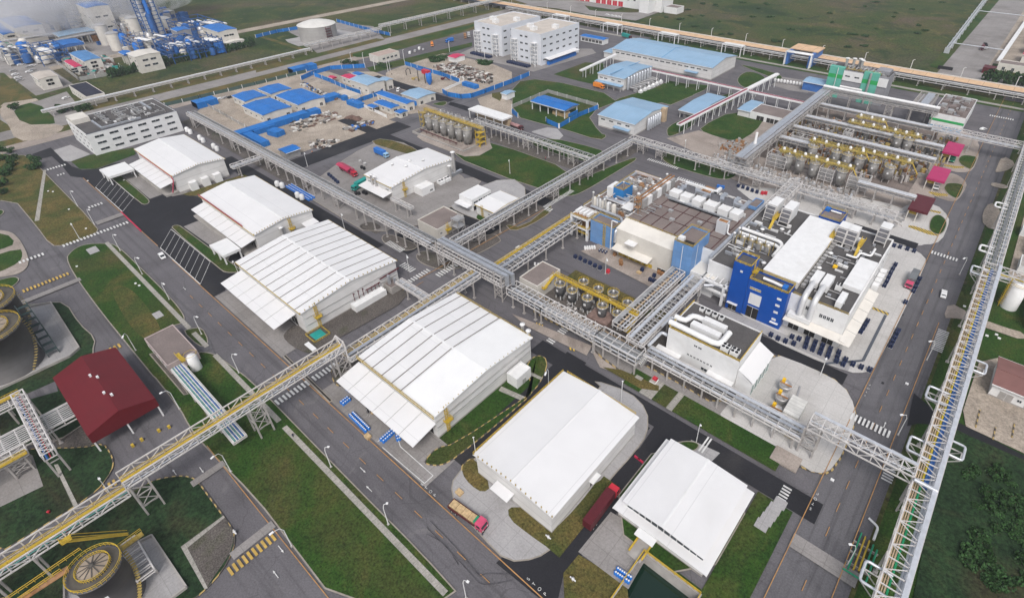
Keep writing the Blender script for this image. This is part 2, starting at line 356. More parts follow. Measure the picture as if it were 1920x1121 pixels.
sheet('apron',GP([(858,103),(890,88),(1110,92),(1118,100),(1000,135),(960,125)]),conc_m)
sheet('lawn',GP(T(960,0,[(310,560),(550,470),(700,480),(640,640),(500,610)])),lawn_m)
island('lawn',GP(T(960,0,[(0,620),(230,590),(860,740),(560,850),(660,1000),(720,1020),(660,1060),(380,970),(250,940),(0,870)])),lawn_m,smooth=1)
sheet('yard',GP(T(480,0,[(1660,740),(1780,700),(1920,760),(1920,900),(1700,830)])),sand_m)
sheet('lawn',GP(T(480,0,[(1770,700),(1860,690),(1830,760),(1770,730)])),dry_m)
island('lawn',GP([(1142,195),(1167,182),(1262,157),(1300,158),(1340,162),(1262,195)]),lawn_m,smooth=1)
island('lawn',GP([(1195,181),(1255,152),(1310,162),(1300,180),(1257,198)]),lawn_m,smooth=0)
island('lawn',GP(T(960,0,[(1330,820),(1640,690),(1680,720),(1680,750),(1480,850),(1400,850)])),lawn_m)
island('lawn',GP(T(960,0,[(1160,950),(1340,870),(1385,900),(1370,940),(1200,1030),(1160,1020)])),lawn_m)
island('lawn',GP(T(960,0,[(1400,960),(1660,830),(1900,890),(1830,990),(1690,1075),(1440,1000)])),lawn_m,smooth=1)
island('lawn',GP([(1378,150),(1400,132),(1440,145),(1425,160),(1395,168)]),lawn_m)
island('lawn',GP([(1380,120),(1420,128),(1470,143),(1462,152),(1430,140)]),lawn_m)
sheet('apron',GP(T(1440,0,[(20,640),(110,580),(320,610),(300,700),(160,680)])),conc_m)
sheet('grass_verge',RECT(-280,10,462,482),lawn_m)
sheet('pipe_track',RECT(-440,40,466,470),path_m)
sheet('process_yard',GP([(1300,300),(1395,258),(1460,205),(1840,260),(1800,300),(1770,330),(1740,395),(1640,420),(1450,365),(1330,320)]),warm_m)
sheet('gravel_bed',RECT(-97,-22,292,398),ground_mat('brown_slab',[(.3,(.12,.1,.09)),(.7,(.22,.18,.16))],.07,9,.9,(1.5,.15),patches=[(.06,(.06,.055,.05),.5,.62,.7)],slab=(6,(.08,.07,.06),.5)))
sheet('apron',GP([(1250,260),(1310,245),(1380,270),(1330,300)]),warm_m)
sheet('apron',GP([(1560,360),(1705,390),(1760,440),(1742,460),(1680,462),(1560,425),(1420,385),(1370,345),(1450,355)]),bright_m,1)
island('lawn',GP(T(960,280,[(1110,45),(1150,20),(1300,70),(1700,170),(1660,220),(1580,235),(1400,190),(1150,110)])),lawn_m)
for pts in([(1740,255),(1800,240),(1838,265),(1830,300),(1785,325),(1740,318)],):
	sheet('apron',GP(pts),warm_m,1)
sheet('apron',GP(T(1680,250,[(980,190),(1100,210),(1240,300),(1240,360),(1150,560),(1050,590),(860,585),(700,510),(700,300)],8)),warm_m,1)
sheet('apron',GP(T(1680,250,[(800,590),(950,640),(1050,730),(1060,800),(930,1010),(830,1035),(600,960),(520,900),(520,700)],8)),warm_m,1)
sheet('apron',GP(T(1440,280,[(1080,400),(1260,410),(1360,510),(1350,580),(1300,690),(1200,720),(1060,700),(900,640),(900,500)])),bright_m,1)
for pts in([(700,480),(720,380),(900,330),(960,400),(960,500),(1020,520),(900,530)],):pass
island('lawn',GP(T(1680,250,[(940,370),(1000,330),(1130,340),(1225,365),(1190,460),(1140,550),(1060,530),(960,470),(930,420)],8)),lawn_m)
island('lawn',GP(T(1680,250,[(720,800),(760,750),(900,750),(1025,780),(1000,870),(930,1000),(800,940),(740,880),(710,830)],8)),lawn_m)
island('lawn',GP(T(1440,280,[(1215,520),(1270,485),(1330,520),(1345,570),(1310,640),(1250,640),(1200,600)])),lawn_m)
for pts,n in(([(725,470),(890,495),(1020,500),(1020,525),(880,530),(720,490)],8),([(490,875),(640,900),(775,915),(775,945),(600,945),(490,895)],8)):
	sheet('hatching',GP(T(1680,250,pts,n)),hatch_m)
sheet('hatching',GP(T(1440,280,[(1055,572),(1100,578),(1280,635),(1270,652),(1200,640),(1050,585)])),hatch_m)
sheet('hatching',GP(T(1440,280,[(1220,455),(1300,472),(1290,485),(1210,466)])),hatch_m)
island('lawn',[(-238,185),(-170,185),(-162,192),(-162,213.5),(-226,213.5),(-238,205)],lawn_m,smooth=1)
sheet('gravel_bed',RECT(-235,-156,214,224),gravel_m)
island('lawn',GP([(1005,268),(1030,258),(1125,280),(1135,290),(1110,297)]),lawn_m,smooth=1)
island('lawn',[(-214,224),(-164,224),(-164,238),(-205,238)],lawn_m,smooth=1)
sheet('apron',GP([(985,250),(1040,236),(1062,262),(1010,262)]),pale_m,1)
island('gravel_bed',GP(T(960,280,[(80,590),(290,415),(300,445),(290,480),(150,570),(0,625),(-60,560)])),dry_m,smooth=1)
island('lawn',GP(T(980,300,[(430,490),(1640,-40),(1740,-10),(1500,130),(900,500),(700,555),(500,540)],8)),lawn_m)
sheet('gravel_bed',RECT(-160,-152.2,182,262),gravel_m)
sheet('gravel_bed',RECT(-160,-152.2,122,174),gravel_m)
island('silo_pad',GP(T(780,190,[(0,560),(60,480),(600,130),(1240,660),(850,880),(400,720)],8)),warm_m,smooth=1)
island('lawn',GP(T(780,190,[(240,50),(420,0),(470,20),(450,60),(380,80),(250,55)],8)),lawn_m)
sheet('fresh_road',GP(T(780,190,[(440,100),(520,10),(800,90),(840,220),(780,215)],8)),fresh_m)
sheet('fresh_road',RECT(-330,-152,174.5,182),fresh_m)
sheet('fresh_road',RECT(-330,-186,98,106),fresh_m)
sheet('fresh_road',RECT(-440,-150,230,239),asphalt_m)
sheet('fresh_road',RECT(-390,-300,240,249),fresh_m)
sheet('fresh_road',RECT(-298,-284,118,198),fresh_m)
sheet('fresh_road',RECT(-181,-172,122,175),fresh_m)
sheet('fresh_road',RECT(-200,-156,140,149),fresh_m)
island('lab_yard',GP([(600,330),(692,270),(745,262),(795,290),(860,325),(880,345),(790,405),(700,445),(625,400),(570,365)]),conc_m,smooth=1)
island('dry_lawn',GP([(690,268),(720,259),(790,282),(770,292),(745,285)]),dry_m,smooth=1)
island('apron',GP(T(480,280,[(1440,410),(1500,350),(1900,200),(2060,320),(1900,480),(1700,545),(1500,470)])),pale_m,smooth=1)
island('lawn',GP(T(480,280,[(1640,510),(1700,462),(1775,490),(1720,540),(1670,540)])),lawn_m,smooth=1)
island('gravel_bed',GP([(668,420),(740,372),(880,330),(910,345),(800,420),(740,432)]),conc_m,smooth=1)
sheet('gravel_bed',RECT(-410,-196,109,117.5),gravel_m)
island('gravel_bed',GP(T(480,280,[(770,570),(880,540),(960,590),(890,615),(800,610)])),gravel_m)
island('gravel_bed',GP(T(480,280,[(935,660),(990,630),(1230,720),(1180,760),(1090,765),(960,710)])),gravel_m)
island('gravel_bed',GP(T(480,280,[(1200,790),(1260,760),(1480,800),(1580,850),(1560,890),(1400,915),(1260,870),(1205,830)])),gravel_m)
island('gravel_bed',GP(T(480,280,[(1480,760),(1780,620),(1840,680),(1830,700),(1650,800),(1560,800)])),gravel_m)
sheet('fresh_road',RECT(-188,-172,108,122),fresh_m)
sheet('fresh_road',GP(T(0,280,[(240,40),(380,-10),(420,30),(540,130),(620,158),(740,148),(835,112),(900,100),(1000,300),(1340,335),(1500,360),(1700,500),(1900,880),(1850,960),(1700,990),(1690,1060),(1600,1110),(910,480),(620,215),(530,205),(460,120),(390,55),(280,80)])),fresh_m)
sheet('lawn',GP(T(0,280,[(535,95),(680,45),(1000,-10),(1020,40),(830,110),(720,150),(600,150)])),lawn_m)
sheet('apron',GP(T(0,280,[(405,10),(530,-30),(680,40),(530,95),(480,90)])),pale_m)
island('lawn',GP(T(0,280,[(795,170),(850,135),(880,170),(925,215),(1110,370),(1128,400),(1095,420),(1055,412),(800,190)])),lawn_m,smooth=1)
island('lawn',GP(T(0,280,[(1285,595),(1300,575),(1345,572),(1375,592),(1520,700),(1640,790),(1815,905),(1795,928),(1690,930),(1640,895)])),lawn_m,smooth=1)
sheet('apron',GP(T(0,280,[(920,205),(1050,165),(1420,330),(1295,357),(1250,330),(1125,375),(1000,270)])),conc_m)
sheet('apron',GP(T(0,280,[(1378,582),(1510,530),(1480,480),(1800,640),(1700,860),(1600,740)])),conc_m)
sheet('lawn',GP(T(0,280,[(1370,340),(1830,190),(1900,230),(1500,350),(1420,352)])),dry_m)
island('lawn',GP([(-60,280),(20,292),(55,292),(82,322),(187,428),(180,440),(120,462),(95,462),(68,425),(22,370),(-60,400)]),dry_m,smooth=1)
sheet('path',GP(T(0,280,[(328,160),(350,160),(298,538),(262,545)])),path_m)
island('lawn',GP([(-40,433),(15,432),(38,448),(58,490),(45,512),(10,520),(-40,525)]),warm_m,smooth=2,kw=.3)
sheet('lawn',GP([(-40,440),(12,438),(32,458),(0,470),(-40,480)]),lawn_m,1)
sheet('lawn',GP([(-40,490),(38,466),(44,478),(38,493),(0,512),(-40,520)]),lawn_m,1)
island('lawn',GP([(-20,398),(5,393),(10,400),(-10,412),(-30,410)]),lawn_m)
island('lawn',GP(T(0,280,[(-60,1000),(110,953),(162,980),(80,1050),(-60,1090)])),lawn_m)
island('lawn',GP([(121,490),(135,470),(160,458),(205,457),(222,462),(262,500),(318,555),(350,595),(342,608),(322,612),(318,640),(330,680),(310,735),(250,661),(180,575)]),lawn_m,smooth=2)
sheet('dry_patch',GP([(205,540),(240,535),(290,590),(310,640),(270,640),(235,600)]),dry_m,3)
island('lawn',GP([(258,668),(330,690),(372,660),(395,662),(410,668),(480,720),(597,840),(700,945),(790,1035),(880,1135),(632,1135),(545,1020),(480,935),(385,840),(355,802),(337,767)]),lawn_m,smooth=1)
sheet('fresh_road',GP([(340,612),(350,600),(395,640),(405,668),(372,662),(355,640)]),asphalt_y)
island('lawn',GP([(342,622),(357,617),(380,614),(393,640),(385,650),(372,650)]),lawn_m,smooth=1)
for X0,X1 in((-283,-195.5),(-192,-181),(-175,-132),(-129,-58)):
	sheet('path',RECT(X0,X1,28.9,30.4),path_m)
island('gravel_bed',GP([(280,665),(300,660),(355,740),(345,742)]),gravel_m,smooth=0)
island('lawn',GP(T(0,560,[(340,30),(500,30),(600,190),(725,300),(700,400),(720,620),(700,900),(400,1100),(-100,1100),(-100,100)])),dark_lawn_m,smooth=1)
sheet('tank_yard',GP(T(0,560,[(190,80),(390,40),(605,380),(530,445),(-100,740),(-200,200)])),pale_m)
sheet('path',GP(T(0,560,[(200,722),(420,625),(440,700),(230,760)])),asphalt_m)
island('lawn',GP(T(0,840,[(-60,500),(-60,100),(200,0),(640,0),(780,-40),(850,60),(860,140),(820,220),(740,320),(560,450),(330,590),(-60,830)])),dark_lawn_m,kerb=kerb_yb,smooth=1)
sheet('tank_yard',GP(T(0,840,[(-60,450),(-60,-100),(250,60),(330,290),(0,450)])),conc_m)
sheet('gravel_bed',RECT(-178,-163,-15,-7.5),gravel_m)
sheet('path',GP(T(0,840,[(410,130),(440,125),(590,430),(560,450)])),path_m)
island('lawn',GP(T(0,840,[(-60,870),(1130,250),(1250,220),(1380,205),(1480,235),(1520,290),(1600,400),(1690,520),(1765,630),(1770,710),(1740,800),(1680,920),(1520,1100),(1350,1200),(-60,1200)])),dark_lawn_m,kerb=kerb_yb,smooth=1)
sheet('gravel_bed',GP(T(0,840,[(1410,750),(1690,520),(1755,640),(1755,700),(1725,800),(1550,1055)])),gravel_m)
sheet('path',GP(T(0,840,[(1360,745),(1680,510),(1690,525),(1410,752),(1565,1055),(1540,1065)])),path_m)
sheet('tank_yard',GP(T(0,840,[(500,1000),(1150,665),(1410,1052),(1150,1250),(500,1250)])),pale_m)
sheet('apron',RECT(-207,-156.5,43.5,54.6),conc_m)
island('gravel_bed',RECT(-158,-151.5,56,92),gravel_m,kerb=kerb_yb)
sheet('gravel_bed',GP(T(480,560,[(205,270),(300,190),(380,260),(1040,-100),(1180,-10),(700,260),(620,300),(450,420),(330,400),(220,320)])),gravel_m,1)
island('gravel_bed',GP(T(480,560,[(555,560),(600,490),(760,430),(780,500),(640,610),(650,670),(590,650)])),gravel_m,kerb=kerb_yb)
sheet('apron',RECT(-133,-82,43.6,56),conc_m)
sheet('fresh_road',RECT(-84,-76,54,106),fresh_m)
sheet('fresh_road',RECT(-94,0,98.3,105),fresh_m)
sheet('fresh_road',GP([(930,1056),(1085,918),(1200,840),(1230,795),(1210,770),(1290,800),(1340,835),(1220,870),(1130,1000),(1056,1080),(1045,1130),(1010,1121)]),fresh_m)
sheet('lawn',RECT(-91,-83.9,56,94),lawn_m)
island('lawn',GP([(795,865),(818,840),(852,833),(975,752),(1000,735),(985,690),(1000,668),(1022,668),(1028,690),(1004,735),(930,800),(855,860),(828,875),(800,873)]),lawn_m,kerb=kerb_yb,smooth=1)
sheet('path',GP([(940,725),(985,745),(978,752),(935,733)]),path_m)
sheet('path',GP([(988,695),(1018,710),(1014,714),(985,700)]),path_m)
island('apron',GP([(850,895),(900,850),(960,845),(1000,850),(1130,730),(1110,712),(1180,735),(1215,770),(1215,815),(1190,850),(1140,905),(1100,960),(1042,1025),(1005,1050),(950,1055),(905,1010),(862,960),(845,925)]),pale_m,smooth=1)
island('lawn',GP([(866,870),(893,855),(925,915),(905,928),(880,912),(864,890)]),dry_m,kerb=kerb_yb,smooth=1)
island('lawn',GP([(950,950),(985,950),(1035,995),(1080,950),(1125,892),(1148,908),(1110,960),(1045,1030),(1030,1033),(990,1005),(952,975)]),dry_m,kerb=kerb_yb,smooth=1)
sheet('lawn',RECT(-47.6,-43.3,52,76),dry_m)
island('lawn',RECT(-41.6,-14.2,66.0,98),lawn_m,smooth=1)
g=MB();z=lv()
for r in((-14.2,-5.2,45,98),(-28.5,-14.2,65.6,67)):g.flat(RECT(*r),z)
tag(g.build('lawn',lawn_m),kind='structure')
sheet('lawn',GP([(1058,1121),(1056,1075),(1085,1040),(1175,1095),(1180,1135),(1070,1140)]),dry_m)
sheet('apron',GP([(1084,1035),(1145,960),(1195,990),(1225,1010),(1210,1050),(1178,1105)]),conc_m)
sheet('apron',GP([(1295,825),(1350,850),(1320,880),(1300,850)]),pale_m)
island('lawn',GP([(1258,832),(1295,826),(1315,835),(1300,850),(1275,843)]),lawn_m)
island('verge',GP([(1000,590),(1110,640),(1110,660),(1180,710),(1240,740),(1300,775),(1450,855),(1540,895),(1568,880),(1600,810),(1607,770),(1580,720),(1520,690),(1440,660),(1440,700),(1360,770),(1240,700),(1080,620),(1000,575)]),conc_m,kerb=kerb_yb,smooth=1,kw=.5)
sheet('apron',GP([(1445,662),(1520,690),(1580,722),(1604,765),(1600,805),(1565,878),(1530,892),(1490,865),(1400,830),(1340,790),(1380,740)]),bright_m,1)
sheet('lawn',RECT(-62,-13,106.3,114),lawn_m)
for X0,X1 in((-56,-51.5),(-46.5,-44.5)):sheet('path',RECT(X0,X1,106.2,114.2),path_m)
sheet('lawn',GP([(1130,690),(1165,695),(1235,725),(1235,735),(1200,730)]),dry_m)
sheet('apron',GP([(1110,660),(1180,690),(1162,702),(1125,690)]),warm_m)
sheet('gravel_bed',RECT(-110,-60,120,140),gravel_m)
sheet('gravel_bed',RECT(-60,-18,115,124),gravel_m)
sheet('verge',RECT(-110,-66,138,144),dry_m)
sheet('apron',GP([(1089,472),(1130,455),(1260,510),(1300,545),(1250,555)]),warm_m)
sheet('apron',GP([(1440,640),(1590,700),(1625,700),(1645,685),(1735,500),(1735,482),(1700,462),(1640,455),(1360,560)]),bright_m,1)
sheet('fresh_road',RECT(-60,-8.6,149,154.6),fresh_m)
sheet('fresh_road',RECT(-34,-8,246,251),fresh_m)
sheet('apron',RECT(-54,-9,156,160),pale_m)
def rsheet(n,pts,mm,s=8,o=(1680,250),sm=1):sheet(n,GP(T(*o,pts,s)),mm,sm)
rsheet('drive',[(1590,340),(1800,450),(1700,560),(1490,600),(1490,560)],sand_m)
rsheet('drive',[(1440,740),(1680,790),(1660,850),(1410,800)],sand_m)
rsheet('drive',[(1400,560+480),(1560,1120),(1600,1500),(1300,1400),(1290,1200)],sand_m)
rsheet('drive',[(790,540),(1100,700),(1060,810),(860,780),(700,780)],warm_m,o=(1680,500))
rsheet('drive',[(1300,800),(1660,930),(1920,1000),(1920,1120),(1500,980),(1250,890)],sand_m,o=(1680,500))
sheet('road',GP([(1713,738),(1750,770),(1920,855),(1960,870),(1960,890),(1780,800),(1720,795),(1700,800)]),fresh_m)
sheet('gate_yard',GP([(1835,680),(1870,672),(1960,720),(1960,870),(1810,800),(1805,770)]),sand_m)
sheet('undergrowth',GP([(1775,800),(1930,868),(2100,1180),(1700,1180)]),dark_lawn_m)
sheet('waste_ground',RECT(24,90,246,420),sand_m)
sheet('lawn',GP([(1755,745),(1800,770),(1790,800),(1765,790)]),lawn_m)
sheet('road',RECT(-50,-22,512,1400),conc_m)
sheet('road',RECT(-50,90,508,532),conc_m)
sheet('lawn',RECT(-22,60,540,1300),sand_m)
sheet('lawn',RECT(-20,60,535,575),lawn_m)
sheet('verge',RECT(-58,-50,535,1300),lawn_m)
sheet('works_yard',GP([(1040,12),(1120,22),(1180,25),(1242,22),(1192,40),(1100,28),(1000,8)]),conc_m)
sheet('road',RECT(-1100,-380,560,580),conc_m)
sheet('works_yard',GP([(960,0),(1090,5),(1110,25),(1000,12)]),conc_m)
sheet('grass_verge',RECT(-700,90,508,514),lawn_m)
def marking(poly_list,mat,name='road_marking'):
	b=MB();z=lv()+lift(poly_list[0])
	for p in poly_list:
		if area(p)<0:p=p[::-1]
		b.flat(p,z)
	return tag(b.build(name,mat),kind='structure')
def zebra_x(x0,x1,y0,y1,per=1.3,mat=white_paint):
	n=int((x1-x0)/per);marking([RECT(x0+i*per,x0+i*per+per*.52,y0,y1)for i in range(n)],mat)
def zebra_y(x0,x1,y0,y1,per=1.3,mat=white_paint):
	n=int((y1-y0)/per);marking([RECT(x0,x1,y0+i*per,y0+i*per+per*.52)for i in range(n)],mat)
def dashes_x(x0,x1,y,L=3.0,gap=5.0,w=.18,mat=orange_line):
	marking([RECT(x,x+L,y-w/2,y+w/2)for x in[x0+i*(L+gap)for i in range(int((x1-x0)/(L+gap)))]],mat)
def dashes_y(x,y0,y1,L=3.0,gap=5.0,w=.18,mat=orange_line):
	marking([RECT(x-w/2,x+w/2,y,y+L)for y in[y0+i*(L+gap)for i in range(int((y1-y0)/(L+gap)))]],mat)
marking([RECT(-365,-262,42.9,43.15),RECT(-246,-20,42.7,42.95)],orange_line)
dashes_x(-215,-22,37.6)
dashes_y(3.1,25,500)
marking([RECT(-2.9,-2.7,30,500),RECT(8.6,8.8,30,200)],orange_line)
marking([RECT(-140,-60,12.2,12.4),RECT(-152,-151.8,56,100)],orange_line)
marking([[(-154.6,100),(-154.3,100),(-151,172),(-151.3,172)]],orange_line)
zebra_y(-140.6,-138,32.5,54,1.25)
zebra_x(-147,-143,52,55.5,.9)
zebra_y(-296,-293.5,16.5,42.6)
zebra_y(-393.5,-391,33.5,43);zebra_y(-326.5,-324,34.5,42);zebra_y(-380.5,-378.5,35,40);zebra_y(-295,-292.5,1,11)
zebra_y(-157.5,-155,94,108);zebra_x(-168,-159,100.5,103.5)
zebra_x(-186,-175,106.5,109.5,1.0);zebra_x(-176.5,-166,116,119.2,1.0);zebra_y(-152,-149,106,118)
zebra_y(-153.5,-151,174,196,1.0);zebra_x(-151,-146,172,175);zebra_x(-140,-128,140,142.5)
zebra_y(-9.8,-7.6,98.4,105,1.0);zebra_x(-32,-29.5,99,105,.9)
zebra_x(-3,8.6,136.6,139.6,1.1);zebra_y(9.2,11.8,122,134,1.0);zebra_y(9.2,12.5,184,197,1.0)
zebra_x(-2.5,8,246,248.5,1.1);zebra_x(-118,-102,239,242,1.2);zebra_x(-142,-122,249,251.5,1.2)
zebra_x(-6,8,440,443,1.2);zebra_y(-93,-90,105.5,116,1.0)
zebra_y(-206.5,-203.8,6.5,12.6,1.25,yellow_paint);zebra_y(-148.4,-146,-11,-7,1.1,yellow_paint);zebra_y(-101.6,-99,.6,12.4,1.15,yellow_paint)
zebra_y(-270,-267.5,-3,13,1.2,yellow_paint)
for bx,tx,n in(((716,293,925,473),(800,193,1005,368),8),((1205,745,1505,1018),(1285,605,1582,850),9)):
	b0=G(*T(0,280,[bx[:2]])[0]);b1=G(*T(0,280,[bx[2:]])[0]);y0=(b0[1]+b1[1])/2;t0=G(*T(0,280,[tx[:2]])[0]);t1=G(*T(0,280,[tx[2:]])[0])
	marking([[(b0[0]+(b1[0]-b0[0])*i/(n-1)-.12,y0),(b0[0]+(b1[0]-b0[0])*i/(n-1)+.12,y0),(t0[0]+(t1[0]-t0[0])*i/(n-1)+.12,t0[1]),(t0[0]+(t1[0]-t0[0])*i/(n-1)-.12,t0[1])]for i in range(n)]+[RECT(b0[0],b1[0],y0-.15,y0+.15),[(t0[0],t0[1]-.12),(t1[0],t1[1]-.12),(t1[0],t1[1]+.12),(t0[0],t0[1]+.12)]],white_paint)
def lineloop(pts,w,mat,closed=False):
	P=pts+([pts[0]]if closed else[]);out=[]
	for a,b in zip(P,P[1:]):
		dx,dy=b[0]-a[0],b[1]-a[1];L=math.hypot(dx,dy);nx,ny=-dy/L*w/2,dx/L*w/2
		out.append([(a[0]+nx,a[1]+ny),(a[0]-nx,a[1]-ny),(b[0]-nx,b[1]-ny),(b[0]+nx,b[1]+ny)])
	return marking(out,mat)
lineloop(GP(T(480,560,[(915,1078),(1040,975)]))+GP(T(480,840,[(1085,-5),(1330,212),(1265,270),(950,0)])),.22,white_paint)
sheet('drain_cover',GP([(530,670),(537,667),(625,753),(618,757)]),kerb_m);sheet('drain_cover',GP([(533,669),(536,668),(622,752),(619,754)]),dark_open)
for a,b in(((1740,572),(1650,690)),((1662,535+60),(1615,680))):pass
lineloop(GP(T(1440,560,[(880,130),(710,470),(430,492)])),.9,M('pipe_trench_cover',(.09,.1,.12),.6))
sheet('hatching',GP(T(1440,560,[(785,68),(905,115),(898,132),(778,82)])),hatch_m)
for p in([(185,185),(235,205),(205,245),(150,235)],[(455,340),(500,352),(470,400),(420,385)]):sheet('hatching',GP(T(960,560,p)),hatch_m)
sheet('walkway',GP([(960,590),(1110,650),(1100,668),(985,612)]),warm_m)
sheet('road_band',RECT(-3,12,89,93),conc_m);sheet('road_band',RECT(-104.6,-102.2,2.6,13),conc_m);sheet('road_band',RECT(-307,-303,32,43),conc_m);sheet('road_band',RECT(-131.6,-129.4,4.4,13),conc_m)
sheet('road_band',RECT(-262,-259,-6,14),conc_m)
for x,y,r in((-96,11,0),(-91.5,7.3,3.14),(-99,36,0),(-93,33.8,3.14),(-133,8,0),(-138,3,3.14),(5.5,141,1.57),(-221,38,0)):
	c,s_=math.cos(r),math.sin(r);P=lambda u,v:(x+u*c-v*s_,y+u*s_+v*c)
	marking([[P(-1.3,-.08),P(.5,-.08),P(.5,.08),P(-1.3,.08)],[P(.5,-.26),P(1.3,0),P(.5,.26)]],white_paint)
def txt(s,x,y,size,rz):
	cu=bpy.data.curves.new('lettering','FONT');cu.body=s;cu.size=size;cu.align_x='CENTER';cu.align_y='CENTER';cu.extrude=0
	o=bpy.data.objects.new('tmp',cu);COL.objects.link(o);dg=bpy.context.evaluated_depsgraph_get();me=bpy.data.meshes.new_from_object(o.evaluated_get(dg));bpy.data.objects.remove(o)
	n=bpy.data.objects.new('road_lettering',me);COL.objects.link(n);me.materials.clear();me.materials.append(white_paint);n.location=(x,y,lv());n.rotation_euler=(0,0,rz);return tag(n,kind='structure')
for i,ch in enumerate('STOP'):
	a=G(792+i*8,910+i*6.7);txt(ch,a[0],a[1],1.15,math.pi/2)
	a=G(991+i*10.5,1087+i*9.4);txt(ch,a[0],a[1],1.1,math.pi/2)
	a=G(1519+i*4.4,955-i*9.2);txt(ch,a[0],a[1],1.1,math.pi)
	a=G(1621+i*3,743-i*6.5);txt(ch,a[0],a[1],.95,math.pi)
def tyre(name,pts,w=.16):
	P=chaikin_open(GP(pts),3);out=[]
	for a,b in zip(P,P[1:]):
		dx,dy=b[0]-a[0],b[1]-a[1];L=max(1e-6,math.hypot(dx,dy));nx,ny=-dy/L*w/2,dx/L*w/2
		out.append([(a[0]+nx,a[1]+ny),(a[0]-nx,a[1]-ny),(b[0]-nx,b[1]-ny),(b[0]+nx,b[1]+ny)])
	return marking(out,M('tyre_rubber_mark',(.075,.071,.077),.9,var=.4,scale=.9),'tyre_mark')
def chaikin_open(p,n):
	for _ in range(n):
		q=[p[0]]
		for a,b in zip(p,p[1:]):q+=[(a[0]*.75+b[0]*.25,a[1]*.75+b[1]*.25),(a[0]*.25+b[0]*.75,a[1]*.25+b[1]*.75)]
		p=q+[p[-1]]
	return p
for k in range(2):
	o=k*12
	tyre('tyre_mark',[(800+o*.6,990-o),(850+o,1040-o*.5),(890+o,1085),(905,1100-o*2),(960,1090-o)])
tyre('tyre_mark',[(800,1002),(835,1020),(860,1060)])
def zoff(o):return o
def wins(root,face,c,us,zs,w,h,mat=None,name='window',sill=False):
	"""face '-Y','+X','-X','+Y' ; c = plane coordinate ; us = positions along the wall (centre)"""
	mat=mat or glass
	for z in zs:
		for u in us:
			b=MB()
			if face[1]=='Y':
				s=-1 if face[0]=='-' else 1;y0,y1=sorted((c-s*.1,c+s*.05));b.box(u-w/2,u+w/2,y0,y1,z,z+h)
			else:
				s=-1 if face[0]=='-' else 1;x0,x1=sorted((c-s*.1,c+s*.05));b.box(x0,x1,u-w/2,u+w/2,z,z+h)
			o=b.build(name,mat,root)
			f=MB();t=.09
			if face[1]=='Y':
				yy=c+s*.07
				for a,q in(((u-w/2,yy,z),(u+w/2,yy,z)),((u-w/2,yy,z+h),(u+w/2,yy,z+h)),((u,yy,z),(u,yy,z+h))):f.beam(a,q,t)
			else:
				xx=c+s*.07
				for a,q in(((xx,u-w/2,z),(xx,u+w/2,z)),((xx,u-w/2,z+h),(xx,u+w/2,z+h)),((xx,u,z),(xx,u,z+h))):f.beam(a,q,t)
			f.build('frame',plain_white,o)
def rng(a,b,n):return[a+(b-a)*i/(n-1)for i in range(n)]if n>1 else[(a+b)/2]
def profile(n=6):return[(i/n,(1-abs(2*i/n-1))**.95)for i in range(n+1)]
